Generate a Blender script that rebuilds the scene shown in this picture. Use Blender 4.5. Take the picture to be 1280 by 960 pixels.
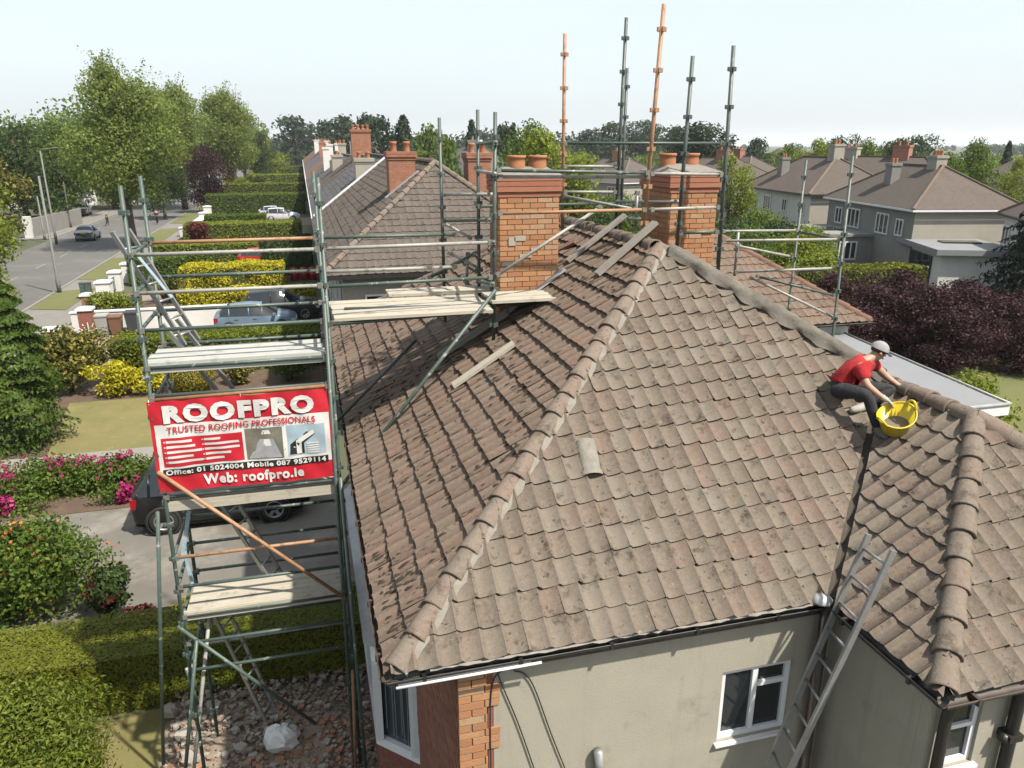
import bpy, bmesh, math, random
import numpy as np
from mathutils import Vector, Matrix, noise as mnoise

# ------------------------------------------------------------------ camera, sky, sun, exposure
scene = bpy.context.scene
for o in list(bpy.data.objects):
    bpy.data.objects.remove(o)
COL = scene.collection
FPX, HZY, VPX, CAMZ = 950.0, 180.0, 375.0, 9.3
PITCH = math.atan((480 - HZY) / FPX)
YAW = math.atan((VPX - 640) / (FPX / math.cos(PITCH)))
cam_data = bpy.data.cameras.new('camera')
cam = bpy.data.objects.new('camera', cam_data)
COL.objects.link(cam)
cam.location = (0, 0, CAMZ)
cam.rotation_euler = (math.pi / 2 - PITCH, 0, YAW)
cam_data.sensor_fit = 'HORIZONTAL'
cam_data.sensor_width = 36.0
cam_data.lens = FPX / 1280 * 36
cam_data.clip_start = 0.05
cam_data.clip_end = 20000
scene.camera = cam
scene.render.resolution_x, scene.render.resolution_y = 1024, 768

SUN_EL = math.radians(55)
SUN_AZ = math.radians(180 - 38)          # clockwise from +Y
world = bpy.data.worlds.new('World')
scene.world = world
world.use_nodes = True
wn = world.node_tree
bg = wn.nodes['Background']
sky = wn.nodes.new('ShaderNodeTexSky')
sky.sky_type = 'NISHITA'
sky.sun_disc = False
sky.sun_elevation = SUN_EL
sky.sun_rotation = SUN_AZ
sky.altitude = 20
sky.air_density = 1.0
sky.dust_density = 4.0
sky.ozone_density = 1.2
# thin high cloud: the sky is washed towards white all the way round
wash = wn.nodes.new('ShaderNodeMixRGB')
wash.inputs[0].default_value = 0.62
cn = wn.nodes.new('ShaderNodeTexNoise'); cn.inputs['Scale'].default_value = 2.2; cn.inputs['Detail'].default_value = 6
cm = wn.nodes.new('ShaderNodeMapping'); cm.inputs['Scale'].default_value = (1, 1, 4)
ct = wn.nodes.new('ShaderNodeTexCoord')
wn.links.new(ct.outputs['Generated'], cm.inputs[0]); wn.links.new(cm.outputs[0], cn.inputs['Vector'])
cc = wn.nodes.new('ShaderNodeMixRGB')
cc.inputs[1].default_value = (4.9, 5.5, 5.8, 1); cc.inputs[2].default_value = (5.75, 6.2, 6.35, 1)
wn.links.new(cn.outputs['Fac'], cc.inputs[0]); wn.links.new(cc.outputs[0], wash.inputs[2])
wn.links.new(sky.outputs[0], wash.inputs[1])
wn.links.new(wash.outputs[0], bg.inputs[0])
bg.inputs[1].default_value = 0.10
sun_data = bpy.data.lights.new('sun', 'SUN')
sun_data.energy = 5.0
sun_data.angle = math.radians(1.2)
sun_data.color = (1.0, 0.925, 0.81)
sun = bpy.data.objects.new('sun', sun_data)
COL.objects.link(sun)
sdir = Vector((math.sin(SUN_AZ) * math.cos(SUN_EL), math.cos(SUN_AZ) * math.cos(SUN_EL), math.sin(SUN_EL)))
sun.rotation_euler = (-sdir).to_track_quat('-Z', 'Y').to_euler()
sun.location = sdir * 60
vs = scene.view_settings
vs.view_transform = 'Standard'
vs.look = 'None'
vs.exposure = 1.05
vs.gamma = 1.0
vs.use_curve_mapping = False

# ------------------------------------------------------------------ pixels to rays (photo 1280 x 960)
CP, SP, CY, SY = math.cos(PITCH), math.sin(PITCH), math.cos(YAW), math.sin(YAW)
CAM = Vector((0, 0, CAMZ))
def ray(px, py):
    r, u, f = px - 640, 480 - py, FPX
    z = u * CP - f * SP
    fw = f * CP + u * SP
    return Vector((r * CY - fw * SY, r * SY + fw * CY, z))
def atz(px, py, z=0.0):
    d = ray(px, py); return CAM + d * ((z - CAMZ) / d.z)
def aty(px, py, y):
    d = ray(px, py); return CAM + d * (y / d.y)
def atx(px, py, x):
    d = ray(px, py); return CAM + d * (x / d.x)
def atp(px, py, p, n):
    d = ray(px, py); n = Vector(n); return CAM + d * ((Vector(p) - CAM).dot(n) / d.dot(n))
def atr(px, py, rng):                      # at a horizontal range from the camera
    d = ray(px, py); return CAM + d * (rng / math.hypot(d.x, d.y))

R = random.Random(7)
NR = np.random.default_rng(11)

# ------------------------------------------------------------------ materials
MATS = {}
def nodes_of(name):
    m = bpy.data.materials.new(name); m.use_nodes = True
    nt = m.node_tree
    return m, nt, nt.nodes['Principled BSDF']
def N(nt, kind, **kw):
    n = nt.nodes.new(kind)
    for k, v in kw.items():
        setattr(n, k, v)
    return n
GAIN = 0.56                               # albedo level that goes with the exposure above
def rgba(c):
    return (c[0] * GAIN, c[1] * GAIN, c[2] * GAIN, 1)
def mixc(nt, fac, a, b, mode='MIX'):
    n = N(nt, 'ShaderNodeMixRGB', blend_type=mode)
    for i, v in ((0, fac), (1, a), (2, b)):
        if hasattr(v, 'is_output') or hasattr(v, 'links'):
            nt.links.new(v, n.inputs[i])
        else:
            n.inputs[i].default_value = v if i == 0 else rgba(v)
    return n.outputs[0]
def coords(nt, obj=False):
    if obj:
        return N(nt, 'ShaderNodeTexCoord').outputs['Object']
    return N(nt, 'ShaderNodeNewGeometry').outputs['Position']
def noise(nt, co, scale, detail=4, rough=0.6, stretch=None):
    if stretch:
        mp = N(nt, 'ShaderNodeMapping'); mp.inputs['Scale'].default_value = stretch
        nt.links.new(co, mp.inputs[0]); co = mp.outputs[0]
    n = N(nt, 'ShaderNodeTexNoise')
    n.inputs['Scale'].default_value = scale
    n.inputs['Detail'].default_value = detail
    n.inputs['Roughness'].default_value = rough
    nt.links.new(co, n.inputs['Vector'])
    return n.outputs['Fac']
def ramp(nt, fac, lo, hi):
    n = N(nt, 'ShaderNodeMapRange')
    n.inputs['From Min'].default_value = lo; n.inputs['From Max'].default_value = hi
    nt.links.new(fac, n.inputs[0])
    return n.outputs[0]
def rnd_attr(nt):
    a = N(nt, 'ShaderNodeAttribute', attribute_name='rnd')
    return a.outputs['Fac']
def mat(name, c1, c2=None, scale=6.0, rough=0.8, bump=0.0, bscale=None, spots=None, rnd=None,
        metal=0.0, obj=False, stretch=None, spec=None, streaks=None):
    """noise between two colours, optional third-colour spots (colour, scale, lo, hi), optional colour by the rnd attribute"""
    m, nt, b = nodes_of(name)
    co = coords(nt, obj)
    c2 = c2 or tuple(x * 0.8 for x in c1)
    f = ramp(nt, noise(nt, co, scale, 5, 0.65, stretch), 0.32, 0.68)
    col = mixc(nt, f, c1, c2)
    if rnd:
        a = rnd_attr(nt)
        col = mixc(nt, ramp(nt, a, 0.0, 1.0), col, mixc(nt, 0.5, col, rnd), 'MIX') if len(rnd) == 3 else col
    if spots:
        for sc, ssc, lo, hi in (spots if isinstance(spots, list) else [spots]):
            g = ramp(nt, noise(nt, co, ssc, 4, 0.7), lo, hi)
            col = mixc(nt, g, col, sc)
    if streaks:
        g = ramp(nt, noise(nt, co, 3.0, 5, 0.6, (2.2, 2.2, .16)), 0.54, 0.72)
        col = mixc(nt, g, col, mixc(nt, 0.6, col, streaks))
    nt.links.new(col, b.inputs['Base Color'])
    b.inputs['Roughness'].default_value = rough
    b.inputs['Metallic'].default_value = metal
    if spec is not None:
        b.inputs['Specular IOR Level'].default_value = spec
    if bump:
        bp = N(nt, 'ShaderNodeBump'); bp.inputs['Strength'].default_value = bump
        bp.inputs['Distance'].default_value = 0.02
        nt.links.new(noise(nt, co, bscale or scale * 4, 5, 0.7), bp.inputs['Height'])
        nt.links.new(bp.outputs[0], b.inputs['Normal'])
    MATS[name] = m
    return m
def leafmat(name, dark, mid, light, trans=0.35, clump=0.9, rough=0.6):
    """leaf colour by the per-leaf rnd attribute and a broad noise; some light passes through"""
    m, nt, b = nodes_of(name)
    a = rnd_attr(nt)
    cr = N(nt, 'ShaderNodeValToRGB')
    cr.color_ramp.elements[0].color = rgba(dark)
    cr.color_ramp.elements[1].color = rgba(light)
    e = cr.color_ramp.elements.new(0.5); e.color = rgba(mid)
    nt.links.new(a, cr.inputs[0])
    f = ramp(nt, noise(nt, coords(nt), clump, 3), 0.35, 0.65)
    col = mixc(nt, f, cr.outputs[0], mixc(nt, 0.5, cr.outputs[0], dark))
    nt.links.new(col, b.inputs['Base Color'])
    b.inputs['Roughness'].default_value = rough
    b.inputs['Specular IOR Level'].default_value = 0.25
    t = N(nt, 'ShaderNodeBsdfTranslucent')
    nt.links.new(col, t.inputs[0])
    mx = N(nt, 'ShaderNodeMixShader'); mx.inputs[0].default_value = trans
    nt.links.new(b.outputs[0], mx.inputs[1]); nt.links.new(t.outputs[0], mx.inputs[2])
    nt.links.new(mx.outputs[0], nt.nodes['Material Output'].inputs[0])
    MATS[name] = m
    return m
def M(n):
    return MATS[n]

def tile_mat(name, cols, dirt, lichen, moss_lo, moss_hi, streak):
    """weathered roof tile: each tile takes its own clay colour, lichen and dark moss lie over it"""
    m, nt, b = nodes_of(name)
    co = coords(nt)
    a = rnd_attr(nt)
    cols = [(c[0] * .84, c[1] * .825, c[2] * .84) for c in cols]; lichen = tuple(x * .75 for x in lichen)
    cr = N(nt, 'ShaderNodeValToRGB')
    el = cr.color_ramp.elements
    el[0].color = rgba(cols[0]); el[1].color = rgba(cols[-1])
    for i, c in enumerate(cols[1:-1]):
        e = el.new((i + 1) / (len(cols) - 1)); e.color = rgba(c)
    nt.links.new(a, cr.inputs[0])
    col = cr.outputs[0]
    big = ramp(nt, noise(nt, co, 0.9, 3), 0.35, 0.65)
    col = mixc(nt, big, col, mixc(nt, 0.55, col, cols[0]))
    g = ramp(nt, noise(nt, co, 22, 6, 0.75), 0.42, 0.75)
    col = mixc(nt, g, col, mixc(nt, 0.6, col, lichen))
    d = ramp(nt, noise(nt, co, 5.0, 5, 0.75, streak), moss_lo, moss_hi)
    col = mixc(nt, d, col, mixc(nt, 0.8, col, dirt))
    s = ramp(nt, noise(nt, co, 17, 4, 0.65), 0.63, 0.69)
    col = mixc(nt, s, col, mixc(nt, 0.75, col, dirt))
    w = ramp(nt, noise(nt, co, 11, 3, 0.6), 0.71, 0.76)
    col = mixc(nt, w, col, mixc(nt, 0.6, col, (0.38, 0.36, 0.32)))
    nt.links.new(col, b.inputs['Base Color'])
    b.inputs['Roughness'].default_value = 0.92
    b.inputs['Specular IOR Level'].default_value = 0.15
    bp = N(nt, 'ShaderNodeBump'); bp.inputs['Strength'].default_value = 0.5; bp.inputs['Distance'].default_value = 0.012
    nt.links.new(noise(nt, co, 45, 5, 0.7), bp.inputs['Height'])
    nt.links.new(bp.outputs[0], b.inputs['Normal'])
    MATS[name] = m
def brick_mat(name, cols, dirt=(0.30, 0.25, 0.2), amt=0.55):
    m, nt, b = nodes_of(name)
    co = coords(nt)
    cr = N(nt, 'ShaderNodeValToRGB')
    el = cr.color_ramp.elements
    el[0].color = rgba(cols[0]); el[1].color = rgba(cols[-1])
    for i, c in enumerate(cols[1:-1]):
        e = el.new((i + 1) / (len(cols) - 1)); e.color = rgba(c)
    nt.links.new(rnd_attr(nt), cr.inputs[0])
    col = cr.outputs[0]
    g = ramp(nt, noise(nt, co, 14, 5, 0.7), 0.45, 0.75)
    col = mixc(nt, g, col, mixc(nt, amt, col, dirt))
    nt.links.new(col, b.inputs['Base Color'])
    b.inputs['Roughness'].default_value = 0.9
    bp = N(nt, 'ShaderNodeBump'); bp.inputs['Strength'].default_value = 0.4; bp.inputs['Distance'].default_value = 0.01
    nt.links.new(noise(nt, co, 60, 4), bp.inputs['Height'])
    nt.links.new(bp.outputs[0], b.inputs['Normal'])
    MATS[name] = m
def glass_mat(name, tint=(0.02, 0.025, 0.03), rough=0.06):
    m, nt, b = nodes_of(name)
    b.inputs['Base Color'].default_value = rgba(tint)
    b.inputs['Roughness'].default_value = rough
    b.inputs['Specular IOR Level'].default_value = 0.6
    co = coords(nt)
    bp = N(nt, 'ShaderNodeBump'); bp.inputs['Strength'].default_value = 0.06; bp.inputs['Distance'].default_value = 0.02
    nt.links.new(noise(nt, co, 3, 2), bp.inputs['Height'])
    nt.links.new(bp.outputs[0], b.inputs['Normal'])
    MATS[name] = m

tile_mat('tile', [(0.195, 0.155, 0.12), (0.235, 0.195, 0.15), (0.25, 0.212, 0.165), (0.26, 0.185, 0.145), (0.255, 0.22, 0.17), (0.295, 0.255, 0.205)],
         (0.03, 0.025, 0.02), (0.36, 0.335, 0.285), 0.55, 0.70, (1, 1, 1))
tile_mat('tile_mossy', [(0.18, 0.128, 0.095), (0.235, 0.172, 0.128), (0.255, 0.195, 0.147), (0.265, 0.168, 0.124), (0.225, 0.178, 0.128)],
         (0.028, 0.022, 0.016), (0.36, 0.31, 0.25), 0.60, 0.66, (0.7, 2.2, 0.7))
tile_mat('tile_far', [(0.125, 0.106, 0.092), (0.15, 0.128, 0.112), (0.165, 0.142, 0.124), (0.168, 0.134, 0.115)],
         (0.04, 0.03, 0.025), (0.32, 0.29, 0.25), 0.55, 0.75, (1, 1, 1))
tile_mat('tile_red', [(0.20, 0.11, 0.08), (0.27, 0.15, 0.11), (0.29, 0.17, 0.12), (0.24, 0.14, 0.10)],
         (0.06, 0.04, 0.03), (0.34, 0.26, 0.21), 0.58, 0.75, (1, 1, 1))
tile_mat('slate', [(0.13, 0.125, 0.135), (0.17, 0.16, 0.17), (0.19, 0.185, 0.19), (0.15, 0.14, 0.145)],
         (0.05, 0.05, 0.05), (0.30, 0.30, 0.29), 0.58, 0.75, (1, 1, 1))
tile_mat('ridge_clay', [(0.22, 0.18, 0.14), (0.27, 0.225, 0.175), (0.285, 0.205, 0.16), (0.27, 0.23, 0.185)],
         (0.05, 0.04, 0.032), (0.38, 0.35, 0.30), 0.54, 0.72, (1, 1, 1))
mat('mortar', (0.30, 0.28, 0.24), (0.22, 0.20, 0.17), 9, 0.95, 0.6, 40)
mat('mortar_old', (0.20, 0.18, 0.15), (0.125, 0.11, 0.09), 7, 0.95, 0.6, 30, spots=[((0.10, 0.09, 0.075), 4, .52, .7)])
mat('valley_shade', (0.085, 0.068, 0.052), (0.055, 0.045, 0.035), 5, .95)
mat('moss', (0.028, 0.021, 0.014), (0.05, 0.038, 0.022), 20, 0.98, 0.5, 60)
mat('underlay', (0.03, 0.026, 0.022), (0.05, 0.04, 0.03), 5, 0.95)
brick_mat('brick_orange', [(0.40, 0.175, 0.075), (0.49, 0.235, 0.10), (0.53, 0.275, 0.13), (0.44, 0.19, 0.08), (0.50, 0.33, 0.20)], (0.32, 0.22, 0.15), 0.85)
mat('mortar_brick', (0.36, 0.22, 0.12), (0.30, 0.19, 0.11), 9, 0.95, 0.4, 40)
brick_mat('brick_cap', [(0.36, 0.13, 0.07), (0.42, 0.16, 0.09), (0.33, 0.11, 0.06)])
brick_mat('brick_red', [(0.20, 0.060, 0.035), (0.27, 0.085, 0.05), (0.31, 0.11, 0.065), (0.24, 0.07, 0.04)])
brick_mat('brick_pink', [(0.34, 0.13, 0.085), (0.40, 0.16, 0.10), (0.43, 0.19, 0.13), (0.37, 0.14, 0.09)])
mat('render_beige', (0.43, 0.40, 0.325), (0.385, 0.36, 0.29), 1.6, 0.92, 0.25, 70, spots=[((0.34, 0.315, 0.255), 0.7, 0.50, 0.72), ((0.29, 0.265, 0.215), 2.6, 0.62, 0.80)], streaks=(0.31, 0.285, 0.23))
mat('render_white', (0.82, 0.82, 0.80), (0.72, 0.72, 0.69), 1.2, 0.9, 0.15, 60)
mat('render_grey', (0.30, 0.295, 0.275), (0.25, 0.245, 0.23), 1.0, 0.92, 0.2, 50)
mat('render_cream', (0.44, 0.41, 0.345), (0.38, 0.355, 0.30), 1.0, 0.92, 0.2, 50)
mat('render_dark', (0.15, 0.145, 0.135), (0.12, 0.115, 0.105), 1.0, 0.92, 0.2, 50)
mat('pvc_white', (0.92, 0.94, 0.97), (0.84, 0.86, 0.89), 3, 0.35)
mat('pvc_black', (0.018, 0.016, 0.015), (0.03, 0.027, 0.024), 6, 0.45)
mat('gutter_brown', (0.045, 0.032, 0.026), (0.09, 0.065, 0.05), 8, 0.6)
mat('lead', (0.40, 0.41, 0.42), (0.55, 0.56, 0.57), 4, 0.5, metal=0.3)
mat('galv', (0.40, 0.41, 0.40), (0.30, 0.31, 0.31), 12, 0.5, metal=0.4)
mat('pole_grey', (0.20, 0.205, 0.20), (0.15, 0.155, 0.15), 6, .7)
mat('alu', (0.50, 0.51, 0.51), (0.38, 0.39, 0.39), 9, 0.42, metal=0.6)
mat('steel_green', (0.055, 0.095, 0.08), (0.085, 0.12, 0.10), 7, 0.5, spots=[((0.40, 0.40, 0.37), 9, 0.60, 0.68), ((0.20, 0.10, 0.05), 14, 0.66, 0.72)])
mat('steel_dark', (0.055, 0.085, 0.075), (0.09, 0.115, 0.10), 7, 0.5, spots=[((0.30, 0.29, 0.26), 10, 0.60, 0.70)])
mat('steel_orange', (0.38, 0.19, 0.095), (0.46, 0.27, 0.15), 7, 0.6, spots=[((0.22, 0.10, 0.045), 10, 0.55, 0.68)])
mat('steel_pale', (0.42, 0.41, 0.37), (0.31, 0.31, 0.28), 8, 0.5, spots=[((0.10, 0.15, 0.13), 8, 0.58, 0.66)])
mat('steel_rust', (0.26, 0.115, 0.05), (0.36, 0.18, 0.085), 9, 0.75)
mat('steel_blue', (0.30, 0.47, 0.58), (0.50, 0.60, 0.65), 9, 0.5)
mat('board_pale', (0.55, 0.51, 0.42), (0.42, 0.385, 0.31), 5, 0.85, 0.2, 60, stretch=(0.6, 6, 6), spots=[((0.28, 0.25, 0.20), 3.5, .56, .72)])
mat('board_white', (0.54, 0.55, 0.52), (0.42, 0.43, 0.40), 5, 0.8, 0.2, 60, stretch=(0.6, 6, 6), spots=[((0.30, 0.30, 0.27), 3.5, .58, .74)])
mat('board_grey', (0.34, 0.31, 0.27), (0.25, 0.23, 0.20), 6, 0.9, 0.3, 60, stretch=(1, 5, 1))
mat('board_dark', (0.17, 0.145, 0.125), (0.23, 0.20, 0.175), 6, 0.9, 0.3, 60)
mat('plastic_yellow', (0.75, 0.58, 0.012), (0.66, 0.50, 0.012), 3, 0.42)
mat('plastic_red', (0.42, 0.008, 0.010), (0.34, 0.006, 0.008), 3, 0.35)
mat('membrane', (0.27, 0.28, 0.295), (0.24, 0.25, 0.265), 0.8, 0.7)
mat('clay_pot', (0.50, 0.21, 0.10), (0.42, 0.17, 0.08), 6, 0.85, 0.2)
def brick_pattern(name, c1, c2, mor):
    m, nt, b = nodes_of(name)
    sx = N(nt, 'ShaderNodeSeparateXYZ'); nt.links.new(coords(nt), sx.inputs[0])
    ad = N(nt, 'ShaderNodeMath', operation='ADD'); nt.links.new(sx.outputs[0], ad.inputs[0]); nt.links.new(sx.outputs[1], ad.inputs[1])
    cb = N(nt, 'ShaderNodeCombineXYZ'); nt.links.new(ad.outputs[0], cb.inputs[0]); nt.links.new(sx.outputs[2], cb.inputs[1])
    bt = N(nt, 'ShaderNodeTexBrick'); nt.links.new(cb.outputs[0], bt.inputs['Vector'])
    bt.inputs['Color1'].default_value = rgba(c1); bt.inputs['Color2'].default_value = rgba(c2); bt.inputs['Mortar'].default_value = rgba(mor)
    bt.inputs['Scale'].default_value = 1.0; bt.inputs['Brick Width'].default_value = .225; bt.inputs['Row Height'].default_value = .075; bt.inputs['Mortar Size'].default_value = .008
    g = ramp(nt, noise(nt, coords(nt), 3.5, 5, .7), .42, .75)
    nt.links.new(mixc(nt, g, bt.outputs[0], mixc(nt, .55, bt.outputs[0], tuple(x * .45 for x in c1))), b.inputs['Base Color'])
    b.inputs['Roughness'].default_value = .92
    MATS[name] = m
brick_pattern('brick_far', (0.42, 0.17, 0.095), (0.33, 0.12, 0.07), (0.36, 0.24, 0.17))
glass_mat('glass')
glass_mat('glass_blue', (0.05, 0.075, 0.09), 0.05)

# ------------------------------------------------------------------ mesh building
ORG = Vector((0, 0, 0))
class MB:
    """collects shapes and links them as ONE mesh object"""
    def __init__(s):
        s.v = []; s.f = []; s.r = []; s.sm = []
    def add(s, vs, fs, rnd=None, smooth=False):
        b = len(s.v)
        s.v += [tuple(p) for p in vs]
        s.f += [[i + b for i in f] for f in fs]
        k = R.random() if rnd is None else rnd
        s.r += [k] * len(vs)
        s.sm += [smooth] * len(fs)
        return s
    def box(s, c, d, rz=0.0, mtx=None, rnd=None):
        hx, hy, hz = d[0] / 2, d[1] / 2, d[2] / 2
        vs = [Vector((x, y, z)) for z in (-hz, hz) for x, y in ((-hx, -hy), (hx, -hy), (hx, hy), (-hx, hy))]
        m = mtx or Matrix.Rotation(rz, 3, 'Z')
        vs = [m @ v + Vector(c) for v in vs]
        return s.add(vs, [[3, 2, 1, 0], [4, 5, 6, 7], [0, 1, 5, 4], [1, 2, 6, 5], [2, 3, 7, 6], [3, 0, 4, 7]], rnd)
    def bx(s, x0, x1, y0, y1, z0, z1, rnd=None):
        return s.box(((x0 + x1) / 2, (y0 + y1) / 2, (z0 + z1) / 2), (abs(x1 - x0), abs(y1 - y0), abs(z1 - z0)), rnd=rnd)
    def beam(s, p0, p1, w, h, up=(0, 0, 1)):
        p0, p1 = Vector(p0), Vector(p1)
        t = (p1 - p0); L = t.length; t.normalize()
        sd = t.cross(Vector(up)).normalized(); u = sd.cross(t)
        m = Matrix((t, sd, u)).transposed()
        return s.box((p0 + p1) / 2, (L, w, h), mtx=m)
    def tube(s, p0, p1, r, r1=None, n=8, cap=True, smooth=True):
        return s.path([p0, p1], [r, r if r1 is None else r1], n, cap, smooth)
    def path(s, pts, rad, n=8, cap=True, smooth=True):
        pts = [Vector(p) for p in pts]
        if not isinstance(rad, (list, tuple)):
            rad = [rad] * len(pts)
        vs = []; fs = []
        ref = None
        for i, p in enumerate(pts):
            t = (pts[min(i + 1, len(pts) - 1)] - pts[max(i - 1, 0)]).normalized()
            if ref is None:
                ref = Vector((0, 0, 1)) if abs(t.z) < 0.9 else Vector((1, 0, 0))
            sd = t.cross(ref).normalized(); ref = sd.cross(t).normalized()
            for k in range(n):
                a = 2 * math.pi * k / n
                vs.append(p + (sd * math.cos(a) + ref * math.sin(a)) * rad[i])
        for i in range(len(pts) - 1):
            for k in range(n):
                a, b = i * n + k, i * n + (k + 1) % n
                fs.append([a, b, b + n, a + n])
        if cap:
            fs.append(list(range(n))[::-1]); fs.append([(len(pts) - 1) * n + k for k in range(n)])
        return s.add(vs, fs, smooth=smooth)
    def prism(s, poly, z0, z1):
        n = len(poly)
        vs = [(p[0], p[1], z0) for p in poly] + [(p[0], p[1], z1) for p in poly]
        return s.add(vs, [list(range(n))[::-1], list(range(n, 2 * n))] + [[i, (i + 1) % n, n + (i + 1) % n, n + i] for i in range(n)])
    def lathe(s, c, prof, n=16, axis='Z', smooth=True):
        vs = []; fs = []
        for r, h in prof:
            for k in range(n):
                a = 2 * math.pi * k / n
                p = (r * math.cos(a), r * math.sin(a), h) if axis == 'Z' else ((r * math.cos(a), h, r * math.sin(a)) if axis == 'Y' else (h, r * math.cos(a), r * math.sin(a)))
                vs.append(Vector(p) + Vector(c))
        for i in range(len(prof) - 1):
            for k in range(n):
                a, b = i * n + k, i * n + (k + 1) % n
                fs.append([a, b, b + n, a + n])
        return s.add(vs, fs, smooth=smooth)
    def quad(s, a, b, c, d):
        return s.add([a, b, c, d], [[0, 1, 2, 3]])
    def build(s, name, m, parent=None, org=None, flat=False):
        o_ = ORG if org is None else Vector(org)
        me = bpy.data.meshes.new(name)
        me.from_pydata([(p[0] - o_.x, p[1] - o_.y, p[2] - o_.z) for p in s.v], [], s.f)
        at = me.attributes.new('rnd', 'FLOAT', 'POINT')
        at.data.foreach_set('value', s.r)
        if any(s.sm) and not flat:
            me.polygons.foreach_set('use_smooth', s.sm)
        me.materials.append(M(m) if isinstance(m, str) else m)
        me.update()
        o = bpy.data.objects.new(name, me)
        COL.objects.link(o)
        if parent is not None:
            o.parent = parent
        else:
            o.location = o_
        return o
def tag(o, label, cat, group=None, kind=None):
    if label: o['label'] = label
    if cat: o['category'] = cat
    if group: o['group'] = group
    if kind: o['kind'] = kind
    return o
def thing(name, label, cat, loc=(0, 0, 0), rz=0.0, group=None):
    """an Empty at the thing's base; parts built while ORG stands here keep their world place"""
    global ORG
    o = bpy.data.objects.new(name, None)
    o.empty_display_size = 0.3
    COL.objects.link(o)
    o.location = loc
    o.rotation_euler = (0, 0, rz)
    tag(o, label, cat, group)
    ORG = Vector(loc)
    return o
def done():
    global ORG
    ORG = Vector((0, 0, 0))
def structure(o):
    o['kind'] = 'structure'
    return o
def stuff(o):
    o['kind'] = 'stuff'
    return o
def copy_tree(o, loc=None, rz=None, sc=None, label=None, group=None, parent=None):
    c = o.copy(); COL.objects.link(c)
    if parent is not None:
        c.parent = parent
    if loc is not None: c.location = loc
    if rz is not None: c.rotation_euler = (0, 0, rz)
    if sc is not None: c.scale = sc if isinstance(sc, (tuple, list)) else (sc, sc, sc)
    if label: c['label'] = label
    if group: c['group'] = group
    for ch in list(o.children):
        copy_tree(ch, parent=c)
    return c

# ------------------------------------------------------------------ leaves
def quads_mesh(name, V, rnd, m, parent=None, loc=None, smooth=False):
    """V: (n, 4, 3) corners of leaf faces"""
    n = V.shape[0]
    me = bpy.data.meshes.new(name)
    me.vertices.add(n * 4)
    me.vertices.foreach_set('co', np.ascontiguousarray(V.reshape(-1), dtype=np.float32))
    me.loops.add(n * 4)
    me.loops.foreach_set('vertex_index', np.arange(n * 4, dtype=np.int32))
    me.polygons.add(n)
    me.polygons.foreach_set('loop_start', np.arange(0, n * 4, 4, dtype=np.int32))
    at = me.attributes.new('rnd', 'FLOAT', 'POINT')
    at.data.foreach_set('value', np.repeat(rnd, 4).astype(np.float32))
    me.materials.append(M(m))
    me.update(calc_edges=True)
    o = bpy.data.objects.new(name, me)
    COL.objects.link(o)
    if parent is not None: o.parent = parent
    if loc is not None: o.location = loc
    return o
def leaf_quads(P, Nn, size, asp=0.55, spread=0.9, droop=0.0):
    """leaf faces at points P with rough normals Nn"""
    n = P.shape[0]
    nv = Nn + NR.normal(0, spread, (n, 3))
    nv /= np.linalg.norm(nv, axis=1, keepdims=True) + 1e-9
    t = NR.normal(0, 1, (n, 3)); t[:, 2] -= droop
    t -= nv * (t * nv).sum(1, keepdims=True)
    t /= np.linalg.norm(t, axis=1, keepdims=True) + 1e-9
    b = np.cross(nv, t)
    L = size * NR.uniform(0.6, 1.35, (n, 1)); W = L * asp
    fold = nv * L * 0.12
    V = np.stack([P - t * L * 0.5, P + b * W * 0.5 + fold, P + t * L * 0.5, P - b * W * 0.5 + fold], axis=1)
    return V
def lobes_pts(lobes, n, shell=0.35, up=0.25):
    """points in a set of ellipsoid lobes (cx,cy,cz,rx,ry,rz), mostly near their surfaces"""
    lb = np.array(lobes, float)
    w = (lb[:, 3] * lb[:, 4] * lb[:, 5]) ** (2 / 3)
    idx = NR.choice(len(lb), n, p=w / w.sum())
    d = NR.normal(0, 1, (n, 3)); d[:, 2] += up
    d /= np.linalg.norm(d, axis=1, keepdims=True)
    rr = 1 - shell * NR.random(n) ** 1.4
    rr *= 1 + 0.10 * NR.normal(0, 1, n)
    P = lb[idx, :3] + d * lb[idx, 3:6] * rr[:, None]
    return P, d, idx
def crown_lobes(h0, h1, rx, ry, k, shape='round', lob=0.42, seed=0):
    g = random.Random(seed)
    out = []
    for i in range(k):
        t = (i + 0.5) / k
        z = h0 + (h1 - h0) * t
        if shape == 'round':
            w = math.sqrt(max(0.05, 1 - (2 * t - 0.9) ** 2 * 0.95))
        elif shape == 'cone':
            w = 1.05 - 0.95 * t
        elif shape == 'flat':
            w = 0.55 + 0.5 * math.sin(math.pi * min(1, t * 1.1))
        else:
            w = 0.9
        a = g.random() * 6.283; q = (g.random() ** 0.6) * w * 0.72
        s = lob * (0.65 + 0.6 * g.random()) * (0.6 + 0.4 * w)
        out.append((rx * q * math.cos(a), ry * q * math.sin(a), z + g.uniform(-0.05, 0.05) * (h1 - h0), rx * s, ry * s, (rx + ry) / 2 * s * 0.8))
    return out
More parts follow.
